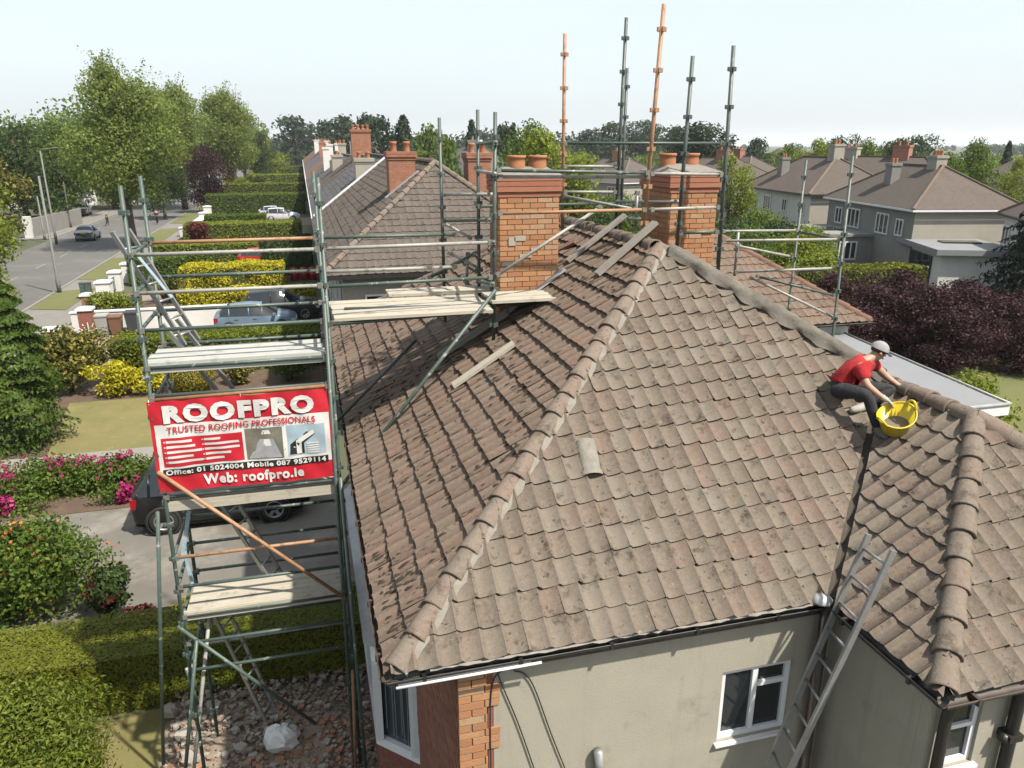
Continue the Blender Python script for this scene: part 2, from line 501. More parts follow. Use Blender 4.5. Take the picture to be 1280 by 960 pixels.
def limb_mesh(h, r, h0, lobes, g, parent, m='bark', lean=0.0, sub=7):
    """tapered trunk with limbs running into the lobes"""
    b = MB()
    top = Vector((lean, 0, h))
    pts = [Vector((0, 0, -0.1)), Vector((lean * .1 + g.uniform(-.1, .1) * r, 0, h0 * .5)), Vector((lean * .3, g.uniform(-.5, .5) * r, h0)), Vector((lean * .7, 0, (h0 + h) / 2)), top]
    b.path(pts, [r * 1.25, r * .95, r * .85, r * .45, r * .12], 8)
    for i in range(sub):
        L = lobes[g.randrange(len(lobes))]
        z0 = h0 * g.uniform(.75, 1.0) + (h - h0) * g.uniform(0, .35)
        p0 = Vector((lean * z0 / h, 0, z0)); p2 = Vector(L[:3])
        mid = (p0 + p2) / 2 + Vector((0, 0, -abs(p2 - p0) .length * .08)) if False else (p0 + p2) / 2 + Vector((g.uniform(-.2, .2), g.uniform(-.2, .2), .1)) * r * 3
        b.path([p0, mid, p2], [r * .42, r * .28, r * .08], 6)
    return b.build('trunk', m, parent, org=(0, 0, 0))
mat('bark', (0.085, 0.065, 0.05), (0.13, 0.105, 0.08), 5, 0.95, 0.6, 25, stretch=(3, 3, .6), obj=True)
leafmat('leaf_road', (0.17, 0.245, 0.045), (0.32, 0.41, 0.09), (0.50, 0.56, 0.17), 0.6)
leafmat('leaf_green', (0.075, 0.14, 0.02), (0.165, 0.26, 0.035), (0.29, 0.385, 0.065), 0.5)
leafmat('leaf_lime', (0.17, 0.235, 0.02), (0.31, 0.39, 0.04), (0.48, 0.51, 0.085), 0.5)
leafmat('leaf_black', (0.006, 0.014, 0.007), (0.013, 0.028, 0.012), (0.028, 0.05, 0.02), 0.15)
leafmat('leaf_bush', (0.115, 0.165, 0.017), (0.22, 0.285, 0.03), (0.38, 0.42, 0.065), 0.45)
leafmat('leaf_dark', (0.03, 0.06, 0.018), (0.068, 0.12, 0.028), (0.125, 0.19, 0.045), 0.4)
leafmat('leaf_bluegreen', (0.03, 0.058, 0.03), (0.058, 0.10, 0.05), (0.10, 0.15, 0.075), 0.4)
leafmat('leaf_purple', (0.030, 0.011, 0.015), (0.06, 0.020, 0.027), (0.12, 0.045, 0.055), 0.35)
leafmat('leaf_yellow', (0.40, 0.38, 0.015), (0.78, 0.69, 0.03), (0.98, 0.86, 0.06), 0.4)
leafmat('leaf_gold', (0.22, 0.17, 0.01), (0.38, 0.30, 0.015), (0.50, 0.40, 0.03), 0.3)
leafmat('leaf_hedge', (0.11, 0.15, 0.011), (0.22, 0.28, 0.022), (0.36, 0.40, 0.042), 0.45)
leafmat('leaf_hedge_lit', (0.125, 0.148, 0.009), (0.185, 0.21, 0.014), (0.245, 0.26, 0.02), 0.3, clump=.6)
leafmat('leaf_variegated', (0.05, 0.075, 0.012), (0.24, 0.24, 0.035), (0.60, 0.48, 0.14), 0.35)
leafmat('leaf_conifer', (0.05, 0.10, 0.014), (0.11, 0.19, 0.024), (0.20, 0.29, 0.04), 0.45)
leafmat('petal_pink', (0.30, 0.012, 0.09), (0.46, 0.03, 0.16), (0.62, 0.08, 0.27), 0.3)
leafmat('petal_orange', (0.45, 0.10, 0.03), (0.60, 0.20, 0.06), (0.70, 0.32, 0.12), 0.3)
leafmat('leaf_russet', (0.07, 0.016, 0.014), (0.16, 0.035, 0.028), (0.26, 0.07, 0.05), 0.3)

# ------------------------------------------------------------------ main house
TP = 0.665; TL = math.sqrt(1 + TP * TP)
EZ = 5.30
X0, X1, Y0, Y1 = 0.38, 8.52, 5.14, 17.70          # eaves of the main roof
HS = (X1 - X0) / 2                                 # half span
RX, RYN, RYF, RZ = X0 + HS, Y0 + HS, Y1 - HS, EZ + TP * HS
AX0, AX1, AY0 = 4.42, 8.44, 3.81                   # eaves of the rear return
AH = (AX1 - AX0) / 2
ARX, ARY, ARZ = AX0 + AH, AY0 + AH, EZ + TP * AH
GAUGE, TW = 0.263, 0.188

def slope_tiles(eo, u, v, ulen, slen, planes, m, amp=0.030, gauge=GAUGE, tw=TW, nseg=8, lift=0.028, jit=0.004, ez=TP, flip=False, drop=0.0):
    """pantiles laid in courses on one slope, cut at hips and valleys; a list of (verts, faces, material)"""
    eo, u, v = Vector(eo), Vector(u), Vector(v)
    L = math.sqrt(1 + ez * ez)
    w = (v + Vector((0, 0, ez))) / L
    nn = (Vector((0, 0, 1)) - v * ez) / L
    out = []
    xs = {8: (0, .07, .13, .20, .28, .55, .76, .9, 1), 4: (0, .13, .27, .7, 1), 3: (0, .2, .65, 1), 2: (0, .3, 1)}[nseg]
    nc = int(math.ceil(slen / gauge)); nu = int(math.ceil(ulen / tw))
    for i in range(nc):
        s0 = i * gauge - 0.035; s1 = min(s0 + gauge + 0.05, slen)
        cj = R.uniform(-0.012, 0.012)
        for j in range(nu):
            if drop and R.random() < drop:
                continue
            a = j * tw + cj
            dl = R.gauss(0, jit); ds = R.gauss(0, jit * 1.6); tilt = R.gauss(0, jit)
            c = eo + u * (a + tw / 2) + w * ((s0 + s1) / 2)
            far = 0.3 * (gauge / .263)
            if any((Vector((c.x - p[0], c.y - p[1])).dot(Vector(n))) < -far for p, n in planes):
                continue
            vs = []
            for row, (s, h) in enumerate(((s0 + ds, lift + dl), (s1, 0.004))):
                for x in xs:
                    pr = amp * (1 - (3 - 2 * x / .26) * (x / .26) ** 2 if x < .26 else ((x - .26) / .74) ** 2.2)
                    vs.append(eo + u * (a + x * tw) + w * s + nn * (h + pr + tilt * (x - .5)))
            n1 = nseg + 1
            for k in range(n1):                    # lower lip, on vertices of its own so that its edge stays sharp
                vs.append(vs[k].copy())
            for k in range(n1):
                vs.append(vs[k] - nn * 0.017 + w * 0.006)
            fs = [[k, k + 1, n1 + k + 1, n1 + k] for k in range(nseg)] + [[3 * n1 + k, 3 * n1 + k + 1, 2 * n1 + k + 1, 2 * n1 + k] for k in range(nseg)]
            cut = any(any(Vector((q.x - p[0], q.y - p[1])).dot(Vector(n)) < 0 for q in vs) for p, n in planes)
            if cut:
                bm = bmesh.new()
                bv = [bm.verts.new(q) for q in vs]
                for f in fs:
                    bm.faces.new([bv[t] for t in f])
                for p, n in planes:
                    bmesh.ops.bisect_plane(bm, geom=bm.verts[:] + bm.edges[:] + bm.faces[:], plane_co=(p[0], p[1], 0), plane_no=(n[0], n[1], 0), clear_inner=True)
                bm.verts.index_update()
                vs = [q.co.copy() for q in bm.verts]
                fs = [[q.index for q in f.verts] for f in bm.faces]
                bm.free()
                if len(fs) < 2:
                    continue
            out.append((vs, fs, m, nn, c))
    return out
def tiles_to_objects(tl, parent, keep=300, name='roof_tile'):
    """the tiles that show largest become parts of their own, the rest one part"""
    def score(t):
        d = CAM - t[4]
        q = d.length
        return max(0.0, t[3].dot(d / q)) / (q * q) * len(t[1]) * (0 if inview(t[4]) is False else 1)
    order = sorted(range(len(tl)), key=lambda i: -score(tl[i]))
    top = set(order[:keep])
    rest = {}
    for i, t in enumerate(tl):
        if i in top:
            b = MB().add(t[0], t[1], R.random(), True)
            b.build(name, t[2], parent)
        else:
            rest.setdefault(t[2], MB()).add(t[0], t[1], R.random(), True)
    for m, b in rest.items():
        stuff(b.build(name + 's_remaining', m, parent))
def inview(p):
    v = Vector(p) - CAM
    r = v.x * CY + v.y * SY; fw = -v.x * SY + v.y * CY
    f = fw * CP - v.z * SP; u = fw * SP + v.z * CP
    if f <= 0: return False
    return abs(FPX * r / f) < 660 and abs(FPX * u / f) < 500
def ridge_tiles(p0, p1, parent, r=0.098, sp=0.305, m='ridge_clay', n=8, name='ridge_tile', lipr=0.015):
    """half-round ridge tiles from the low end p0 to the high end p1, each lapping the one below"""
    p0, p1 = Vector(p0), Vector(p1)
    t = (p1 - p0).normalized(); L = (p1 - p0).length
    sd = t.cross(Vector((0, 0, 1))).normalized(); up = sd.cross(t)
    k = int(round(L / sp)); sp = L / k
    for i in range(k):
        a = p0 + t * (i * sp); b_ = p0 + t * ((i + 1) * sp + 0.03)
        j = Vector((R.gauss(0, .006), R.gauss(0, .006), R.gauss(0, .004)))
        vs = []
        rows = ((a, r + lipr), (a + t * 0.02, r + lipr * .9), (a + t * .16, r + lipr * .3), (b_, r - .012))
        for q, rr in rows:
            for s in range(n + 1):
                an = math.radians(-8 + 196 * s / n)
                vs.append(q + j + (sd * math.cos(an) + up * (math.sin(an) * .92)) * rr)
        n1 = n + 1
        fs = [[q * n1 + s, q * n1 + s + 1, (q + 1) * n1 + s + 1, (q + 1) * n1 + s] for q in range(3) for s in range(n)]
        base = len(vs)
        for s in range(n1):
            an = math.radians(-8 + 196 * s / n)
            vs.append(a + j + t * .01 + (sd * math.cos(an) + up * (math.sin(an) * .92)) * (r - .012))
        fs += [[base + s, base + s + 1, s + 1, s] for s in range(n)]
        MB().add(vs, fs, R.random(), True).build(name, m, parent)
def mortar_strip(p0, p1, off, parent, w=0.05, name='mortar_bedding', seg=60, h=.035):
    p0, p1 = Vector(p0), Vector(p1)
    t = (p1 - p0).normalized(); sd = t.cross(Vector((0, 0, 1))).normalized()
    vs = []; fs = []
    for i in range(seg + 1):
        q = p0 + (p1 - p0) * (i / seg)
        ww = w * (0.55 + 0.9 * R.random())
        c = q + sd * off
        s = 1 if off > 0 else -1
        hh = h * (.8 + .4 * R.random())
        vs += [c - sd * s * .03 + Vector((0, 0, hh + .05)), c + sd * s * .02 + Vector((0, 0, hh + .012)), c + sd * s * ww + Vector((0, 0, -abs(ww) * .52 + .018))]
    for i in range(seg):
        a = i * 3
        fs += [[a, a + 1, a + 4, a + 3], [a + 1, a + 2, a + 5, a + 4]]
    return MB().add(vs, fs, .5, True).build(name, 'mortar', parent)
def gutter(p0, p1, out, parent, m='gutter_brown', r=0.058, name='gutter'):
    p0, p1, out = Vector(p0), Vector(p1), Vector(out)
    b = MB(); vs = []; n = 8
    for p in (p0, p1):
        for k in range(n + 1):
            a = math.pi * k / n
            vs.append(p + out * (math.cos(a) * r) - Vector((0, 0, math.sin(a) * r)))
    for p in (p0, p1):
        for k in range(n + 1):
            a = math.pi * k / n
            vs.append(p + out * (math.cos(a) * (r - .008)) - Vector((0, 0, math.sin(a) * (r - .008))))
    n1 = n + 1
    b.add(vs, [[k, k + 1, n1 + k + 1, n1 + k] for k in range(n)] + [[2 * n1 + k + 1, 2 * n1 + k, 3 * n1 + k, 3 * n1 + k + 1] for k in range(n)] +
          [[0, n1, 3 * n1, 2 * n1], [n, 2 * n1 + n, 3 * n1 + n, n1 + n]], smooth=True)
    for q in range(int((p1 - p0).length / .8) + 1):      # brackets
        c = p0 + (p1 - p0).normalized() * (.3 + q * .8)
        if (c - p0).length < (p1 - p0).length:
            b.box(c - Vector((0, 0, r * .5)), (.03 if abs(out.y) > .5 else r * 2.2, .03 if abs(out.x) > .5 else r * 2.2, r * 1.1))
    return b.build(name, m, parent)
def window(parent, x0, x1, z0, z1, y, axis='Y', face=-1, mull=(), trans=(), fr=0.055, dep=0.05, frame='pvc_white', glass='glass', sill=True, sillm='pvc_white', name='window', inset=0.06):
    """a framed window in a wall whose face stands at y (axis Y) or x (axis X); mull: fractions for uprights, trans: (f0, f1, height fraction)"""
    def P(a, d, z):
        d = y - face * (inset) + face * d
        return (a, d, z) if axis == 'Y' else (d, a, z)
    def bx(b, a0, a1, d0, d1, zz0, zz1):
        q0, q1 = P(a0, d0, zz0), P(a1, d1, zz1)
        b.bx(min(q0[0], q1[0]), max(q0[0], q1[0]), min(q0[1], q1[1]), max(q0[1], q1[1]), zz0, zz1)
    b = MB()
    bx(b, x0, x1, 0, dep, z0, z0 + fr); bx(b, x0, x1, 0, dep, z1 - fr, z1)
    bx(b, x0, x0 + fr, 0, dep, z0 + fr, z1 - fr); bx(b, x1 - fr, x1, 0, dep, z0 + fr, z1 - fr)
    for f in mull:
        c = x0 + (x1 - x0) * f
        bx(b, c - fr * .5, c + fr * .5, 0, dep * .98, z0 + fr, z1 - fr)
    for f0, f1, h in trans:
        c = z0 + (z1 - z0) * h
        bx(b, x0 + (x1 - x0) * f0, x0 + (x1 - x0) * f1, 0, dep * .96, c - fr * .45, c + fr * .45)
    w = b.build(name, frame, parent)
    g = MB(); bx(g, x0 + fr * .5, x1 - fr * .5, -.01, dep * .4, z0 + fr * .5, z1 - fr * .5)
    g.build('pane', glass, w)
    if sill:
        s = MB(); bx(s, x0 - .03, x1 + .03, 0, inset + .045, z0 - .03, z0 - .003)
        s.build('sill', sillm, w)
    return w
def brick_ring(parent, x0, x1, y0, y1, z0, z1, m, bl=0.225, bh=0.075, j=0.010, sides='ny', proud=0.012, skip=None, name='brick', budget=10000, below=None):
    """bricks laid proud of a core; the faces named in sides get bricks of their own, the others a joined part"""
    rest = MB(); cnt = 0
    nc = int((z1 - z0) / bh + .5)
    for i in range(nc):
        za = z0 + i * bh; zb = za + bh - j
        for sd in 'nwse':                       # n: -Y face, w: -X face, s: +Y face, e: +X face
            lo, hi = (x0, x1) if sd in 'ns' else (y0, y1)
            a = lo - (bl / 2 if i % 2 else 0)
            while a < hi - 1e-4:
                p, q = max(a, lo), min(a + bl - j, hi)
                a += bl
                if q - p < .03: continue
                pr = proud + R.uniform(-.003, .004)
                b = MB()
                if sd == 'n': b.bx(p, q, y0 - pr, y0 + .03, za, zb)
                elif sd == 's': b.bx(p, q, y1 - .03, y1 + pr, za, zb)
                elif sd == 'w': b.bx(x0 - pr, x0 + .03, p, q, za, zb)
                else: b.bx(x1 - .03, x1 + pr, p, q, za, zb)
                if below is not None and below((x0 + x1) / 2 if sd in 'ns' else (x0 if sd == 'w' else x1), (y0 + y1) / 2, zb, sd, p, q):
                    continue
                own = sd in sides and cnt < budget
                if own:
                    cnt += 1
                    b.build(name, m, parent)
                else:
                    rest.add(b.v, b.f)
    if rest.v:
        stuff(rest.build('brick_courses', m, parent))
    return cnt

house = thing('house', 'beige rendered house with brown pantiled hip roof being repaired', 'house', (4.4, 9, 0))
# walls
WX, WY, AWX, AWY = 0.93, 5.24, 4.55, 4.0
b = MB()
IN = .10                                           # the facing stands IN proud of the core so that windows sit in reveals
b.prism([(WX + .3, WY + IN), (AWX, WY + IN), (AWX, AWY + IN), (8.32, AWY + IN), (8.32, 17.5), (WX + .3, 17.5)], 0, 5.22)
def facing(b, x0, x1, y, hx0, hx1, hz0, hz1, top=5.22):
    b.bx(x0, hx0, y, y + IN - .002, 0, top); b.bx(hx1, x1, y, y + IN - .002, 0, top)
    b.bx(hx0, hx1, y, y + IN - .002, 0, hz0); b.bx(hx0, hx1, y, y + IN - .002, hz1, top)
facing(b, WX + .3, AWX - .002, WY, 3.43, 4.18, 3.80, 4.60)
facing(b, AWX, 8.32, AWY, 4.77, 5.08, 4.32, 5.0)
wall_render = b.build('wall', 'render_beige', house)
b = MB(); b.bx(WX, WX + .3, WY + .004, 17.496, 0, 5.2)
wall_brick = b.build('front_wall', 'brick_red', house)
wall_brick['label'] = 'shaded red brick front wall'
b = MB()                                           # bricks of the shaded front wall near the corner
for i in range(46):
    z = 1.75 + i * .075; a = WY + .06 - (.11 if i % 2 else 0)
    while a < 8.35:
        p_, q_ = max(a, WY + .02), min(a + .215, 8.36); a += .225
        if q_ - p_ > .03: b.bx(WX - .010 + R.uniform(-.002, .002), WX + .02, p_, q_, z, z + .066)
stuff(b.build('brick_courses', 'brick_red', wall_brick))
# corner pier of orange bricks toothed into the render
for i in range(70):
    z = i * .075
    if z + .07 > 5.2: break
    if z < 3.2 and i % 2: pass
    long_ = (i // 1) % 2
    e = 1.17 + (.11 if (i // 3) % 2 else 0) + R.uniform(-.004, .004)
    if long_:
        segs = [(WX - .004, WX + .215), (WX + .225, e)]
    else:
        segs = [(WX - .004, WX + .102), (WX + .112, e)]
    for p, q in segs:
        MB().bx(p, q, WY - .016 + R.uniform(-.003, .003), WY + .05, z, z + .066).build('brick', 'brick_orange', wall_render)
# soffits and fascias
b = MB()
b.bx(X0 + .02, WX, Y0 + .1, 17.6, EZ - .12, EZ - .10)
b.bx(WX, AX0 + .1, Y0 + .05, WY, EZ - .12, EZ - .10)
b.build('soffit', 'pvc_white', house)
b = MB(); b.bx(X0 + .05, X0 + .075, Y0 + .05, 17.6, EZ - .20, EZ - .02)
b.bx(X0 + .075, 1.55, Y0 + .055, Y0 + .08, EZ - .21, EZ - .03)
b.build('fascia', 'pvc_white', house)
b = MB(); b.bx(1.56, AX0 + .05, Y0 + .055, Y0 + .08, EZ - .20, EZ - .03)
b.bx(AX0 + .06, AX0 + .085, AY0 + .06, Y0 + .05, EZ - .20, EZ - .03)
b.bx(AX0 + .085, AX1, AY0 + .06, AY0 + .085, EZ - .20, EZ - .03)
b.build('dark_fascia', 'gutter_brown', house)
gutter((X0 - .045, Y0 - .04, EZ - .005), (X0 - .045, 17.6, EZ - .005), (-1, 0, 0), house)
gutter((X0 - .05, Y0 - .02, EZ - .045), (AX0 - .1, Y0 - .02, EZ - .045), (0, -1, 0), house, m='pvc_black', r=.05)
b = MB(); vs = []                                 # frayed edge of felt lapping into the gutter
for i in range(61):
    x = X0 + .3 + (AX0 - X0 - .45) * i / 60
    vs += [(x, Y0 - .025 + R.uniform(-.006, .006), EZ + .012), (x, Y0 - .050 + R.uniform(-.012, .008), EZ - .012 + R.uniform(-.008, .006))]
b.add(vs, [[2 * i, 2 * i + 1, 2 * i + 3, 2 * i + 2] for i in range(60)], .5); b.build('eave_felt', 'board_grey', house)
gutter((AX0 - .05, AY0 - .06, EZ - .012), (AX0 - .05, Y0 - .1, EZ - .012), (-1, 0, 0), house, m='pvc_black')
gutter((AX0 - .06, AY0 - .055, EZ - .02), (AX1, AY0 - .055, EZ - .02), (0, -1, 0), house)
b = MB(); b.tube((X0 + .02, Y0 - .075, EZ - .098), (1.60, Y0 - .075, EZ - .093), .012)
b.build('eave_conduit', 'pvc_white', house)
# hopper and downpipes in the internal corner and on the return
b = MB(); b.lathe((AX0 - .12, Y0 - .02, EZ), [(.0, .075), (.05, .065), (.10, .02), (.095, .0), (.03, -.02)], 14)
b.build('hopper_cap', 'lead', house)
b = MB(); b.tube((AX0 - .05, WY - .12, 0), (AX0 - .05, WY - .12, EZ - .02), .05, n=10)
b.build('downpipe', 'gutter_brown', house)
b = MB(); b.path([(AWX + .09, AWY - .10, EZ - .1), (AWX + .09, AWY - .07, 4.9), (AWX + .09, AWY - .07, 0)], .045, 10)
for z in (4.2, 3.0): b.bx(AWX + .03, AWX + .15, AWY - .12, AWY, z, z + .05)
b.build('downpipe', 'pvc_black', house)
b = MB(); b.path([(5.36, AWY - .10, EZ - .12), (5.36, AWY - .07, 4.95), (5.36, AWY - .07, 0)], .05, 10)
b.path([(5.36, AWY - .07, 4.55), (5.25, AWY - .08, 4.6)], .04)
for z in (4.56, 3.2): b.bx(5.29, 5.43, AWY - .13, AWY, z, z + .06)
b.build('downpipe', 'pvc_black', house)
b = MB(); b.path([(4.50, WY - .05, 4.6), (4.42, WY - .05, 4.55), (4.40, WY - .05, 3.9), (4.42, WY - .05, 0)], .022, 8)
b.build('gas_pipe', 'steel_rust', house)
# windows
window(house, 3.43, 4.18, 3.80, 4.60, WY, mull=(.5,), trans=((.5, 1, .70),), fr=.055, inset=.085, dep=.05)
window(house, 4.77, 5.08, 4.32, 5.0, AWY, trans=((0, 1, .55),), fr=.045, inset=.08)
# bay window on the front wall, ground floor
bay = [(WX, 8.37), (0.39, 8.91), (0.39, 13.6), (WX, 14.2)]
b = MB(); b.prism([(x + .03, y + .02) if i in (0, 1) else (x + .03, y) for i, (x, y) in enumerate(bay)], 0, 1.22)
b.build('bay_plinth', 'brick_red', house)
b = MB(); b.prism(bay, 1.22, 1.36); b.prism(bay, 2.62, 2.95)
b.beam((WX - .03, 8.40, 1.36), (WX - .03, 8.40, 2.62), .09, .09, up=(1, 0, 0))
for f in (.0, 1.0):
    p = Vector((WX, 8.37, 0)).lerp(Vector((.39, 8.91, 0)), .10 + .8 * f)
    b.beam((p.x, p.y + .01, 1.36), (p.x, p.y + .01, 2.62), .12, .10, up=(1, 0, 0))
for y in (9.0, 10.1, 11.25, 12.4, 13.5):
    b.bx(.39, .47, y - .05, y + .05, 1.36, 2.62)
b.build('bay_frame', 'pvc_white', house)
b = MB(); b.prism([(WX + .0, 8.47), (.45, 8.96), (.45, 13.55), (WX, 14.1)], 1.36, 2.62)
b.build('bay_glass', 'glass_blue', house)
b = MB()
for i in range(6):
    f = (.24, .33, .38, .52, .58, .74)[i]
    p = Vector((WX, 8.425, 0)).lerp(Vector((.412, 8.945, 0)), f)
    b.beam((p.x, p.y, 1.40 + (i % 3) * .07), (p.x + R.uniform(-.02, .02), p.y, 2.58), .008, .012, up=(1, 0, 0))
b.build('net_curtain', 'render_grey', house)
b = MB(); b.add([(WX, 8.3, 3.2), (.30, 8.85, 2.96), (.30, 13.7, 2.96), (WX, 14.3, 3.2), (WX, 8.3, 2.95), (.30, 8.85, 2.94), (.30, 13.7, 2.94), (WX, 14.3, 2.95)],
               [[0, 1, 2, 3], [0, 4, 5, 1], [1, 5, 6, 2], [2, 6, 7, 3]])
b.build('bay_roof', 'lead', house)
# cables clipped to the wall
def cable(pts, parent, r=.0065, m='pvc_black', name='cable'):
    p = [Vector(q) for q in pts]; out = []
    for i in range(len(p) - 1):
        a, b_, c, d = p[max(i - 1, 0)], p[i], p[i + 1], p[min(i + 2, len(p) - 1)]
        for k in range(6):
            t = k / 6
            out.append(0.5 * ((2 * b_) + (-a + c) * t + (2 * a - 5 * b_ + 4 * c - d) * t * t + (-a + 3 * b_ - 3 * c + d) * t ** 3))
    out.append(p[-1])
    return MB().path(out, r, 6).build(name, m, parent)
wy = WY - .02
cable([aty(x, y, wy) for x, y in ((646, 832), (628, 838), (617, 850), (613, 880), (613, 930), (614, 975))], house)
cable([aty(x, y, wy) for x, y in ((622, 842), (630, 862), (648, 905), (668, 962))], house)
cable([aty(x, y, wy) for x, y in ((641, 828), (643, 838), (655, 842), (668, 860), (690, 920), (712, 975))], house)
b = MB(); b.tube(aty(748, 938, WY - .06), aty(752, 990, WY - .06), .045, n=10)
b.build('vent_pipe', 'galv', house)

# the roof
roof = MB()
ud = -.012
roof.add([(X0, Y0, EZ + ud), (RX, RYN, RZ + ud), (ARX, ARY + 1.33, ARZ + ud), (AX0, Y0, EZ + ud)], [[0, 3, 2, 1]])
roof.add([(X0, Y0, EZ + ud), (X0, Y1, EZ + ud), (RX, RYF, RZ + ud), (RX, RYN, RZ + ud)], [[0, 3, 2, 1]])
roof.add([(X1, Y0, EZ + ud), (X1, Y1, EZ + ud), (RX, RYF, RZ + ud), (RX, RYN, RZ + ud)], [[0, 1, 2, 3]])
roof.add([(X0, Y1, EZ + ud), (X1, Y1, EZ + ud), (RX, RYF, RZ + ud)], [[0, 2, 1]])
roof.add([(AX0, AY0, EZ + ud), (AX0, Y0, EZ + ud), (ARX, ARY + 1.33, ARZ + ud), (ARX, ARY, ARZ + ud)], [[0, 3, 2, 1]])
roof.add([(AX0, AY0, EZ + ud), (AX1, AY0, EZ + ud), (ARX, ARY, ARZ + ud)], [[0, 1, 2]])
roof.add([(AX1, AY0, EZ + ud), (AX1, Y0, EZ + ud), (ARX, ARY + 1.33, ARZ + ud), (ARX, ARY, ARZ + ud)], [[0, 1, 2, 3]])
roof_o = roof.build('roof', 'underlay', house)
q2 = math.sqrt(.5)
SL = HS * TL; ASL = AH * TL
tl = []
tl += slope_tiles((X0, Y0, EZ), (1, 0, 0), (0, 1, 0), X1 - X0, SL, [((X0, Y0), (q2, -q2)), ((X1, Y0), (-q2, -q2)), ((AX0 - .05, Y0), (-q2, q2))], 'tile', amp=.050, jit=.003)
tl += slope_tiles((X0, Y1, EZ), (0, -1, 0), (1, 0, 0), Y1 - Y0, SL, [((X0, Y0), (-q2, q2)), ((X0, Y1), (-q2, -q2))], 'tile_mossy', amp=.017, jit=.004, lift=.052)
tl += slope_tiles((AX0, Y1 - 9, EZ), (0, -1, 0), (1, 0, 0), Y1 - 9 - AY0, ASL, [((AX0, AY0), (-q2, q2)), ((AX0 + .06, Y0), (q2, -q2))], 'tile', jit=.004, amp=.048)
tl += slope_tiles((AX0, AY0, EZ), (1, 0, 0), (0, 1, 0), AX1 - AX0, ASL, [((AX0, AY0), (q2, -q2)), ((AX1, AY0), (-q2, -q2))], 'tile', amp=.050, jit=.003)
hid = slope_tiles((X1, Y0, EZ), (0, 1, 0), (-1, 0, 0), Y1 - Y0, SL, [((X1, Y0), (q2, q2)), ((X1, Y1), (q2, -q2))], 'tile', nseg=4)
hid += slope_tiles((AX1 - .02, AY0, EZ), (0, 1, 0), (-1, 0, 0), 3.4, ASL, [((AX1, AY0), (q2, q2))], 'tile', nseg=4)
hid += slope_tiles((X1, Y1, EZ), (-1, 0, 0), (0, -1, 0), X1 - X0, SL, [((X0, Y1), (q2, q2)), ((X1, Y1), (-q2, q2))], 'tile', nseg=4)
tiles_to_objects(tl, roof_o, 300)
hb = MB()
for t in hid: hb.add(t[0], t[1], R.random(), True)
stuff(hb.build('rear_roof_tiles', 'tile', roof_o))
up = Vector((0, 0, -.008))
hipA = (Vector((X0 + .02, Y0 + .02, EZ)) + up, Vector((RX, RYN, RZ)) + up)
ridge_tiles(*hipA, roof_o)
mortar_strip(*hipA, .104, roof_o, w=.030, h=.0)
ridge_tiles(Vector((X1 - .03, Y0 + .03, EZ)).lerp(Vector((RX, RYN, RZ)), .52) + up, Vector((RX, RYN, RZ)) + up, roof_o)
ridge_tiles(Vector((X0, Y1, EZ)) + up, Vector((RX, RYF, RZ)) + up, roof_o)
ridge_tiles(Vector((X1, Y1, EZ)) + up, Vector((RX, RYF, RZ)) + up, roof_o)
ridge_tiles(Vector((RX, RYN + .1, RZ)) + up, Vector((RX, RYF, RZ)) + up, roof_o)
hipB = (Vector((AX0 + .02, AY0 + .02, EZ)) + up, Vector((ARX, ARY, ARZ)) + up)
ridge_tiles(*hipB, roof_o, r=.103)
ridge_tiles(Vector((ARX, ARY, ARZ)) + up, Vector((ARX, ARY + 1.42, ARZ)) + up, roof_o, r=.102)
ridge_tiles(Vector((AX1 - .02, AY0 + .02, EZ)) + up, Vector((ARX, ARY, ARZ)) + up, roof_o, r=.118)
# cement smeared over the hip that runs down to the return
p0, p1 = Vector((RX + .12, RYN - .12, RZ - .05)), Vector((ARX + .02, 7.14, ARZ + .03))
t_ = (p1 - p0).normalized(); sd_ = t_.cross(Vector((0, 0, 1))).normalized()
vs = []; NS, NP = 70, 9
for i in range(NS + 1):
    q = p0.lerp(p1, i / NS)
    for k in range(NP):
        a = math.radians(-20 + 220 * k / (NP - 1))
        r_ = .112 + .03 * mnoise.noise(Vector((i * .28, k * .8, 1))) + (.075 * (.5 + mnoise.noise(Vector((i * .17, k * 3, 6)))) if k in (0, NP - 1) else 0)
        vs.append(q + sd_ * math.cos(a) * r_ + Vector((0, 0, .02 + math.sin(a) * (r_ * .9))))
b = MB(); b.add(vs, [[i * NP + k, i * NP + k + 1, (i + 1) * NP + k + 1, (i + 1) * NP + k] for i in range(NS) for k in range(NP - 1)], .5, True)
b.build('cement_smear', 'mortar_old', roof_o)
# moss that has taken hold on the shaded slope
g6 = random.Random(21); b = MB(); n_m = 0
while n_m < 950:
    x = X0 + (g6.random() ** 1.5) * 3.6 + .05; y = g6.uniform(Y0 + .3, Y1 - .5)
    if y - Y0 < x - X0 + .15 or Y1 - y < x - X0 + .15: continue
    if mnoise.noise(Vector((x * 1.1, y * .8, 4))) < g6.uniform(-.25, .35): continue
    n_m += 1
    L5, W5 = g6.uniform(.02, .09), g6.uniform(.007, .016)
    wv = Vector((1, 0, TP)).normalized(); nv5 = Vector((-TP, 0, 1)).normalized()
    s5 = ((x - X0) * TL + .035) % GAUGE
    q = Vector((x, y, EZ + TP * (x - X0))) + nv5 * (.052 - .045 * s5 / GAUGE + .006)
    ring = [q + wv * math.cos(k * 1.0472) * L5 * g6.uniform(.7, 1.2) + Vector((0, 1, 0)) * math.sin(k * 1.0472) * W5 * g6.uniform(.7, 1.3) for k in range(6)]
    b.add(ring + [q + nv5 * g6.uniform(.012, .028)], [[k, (k + 1) % 6, 6] for k in range(6)], g6.random(), True)
stuff(b.build('moss_tufts', 'moss', roof_o))
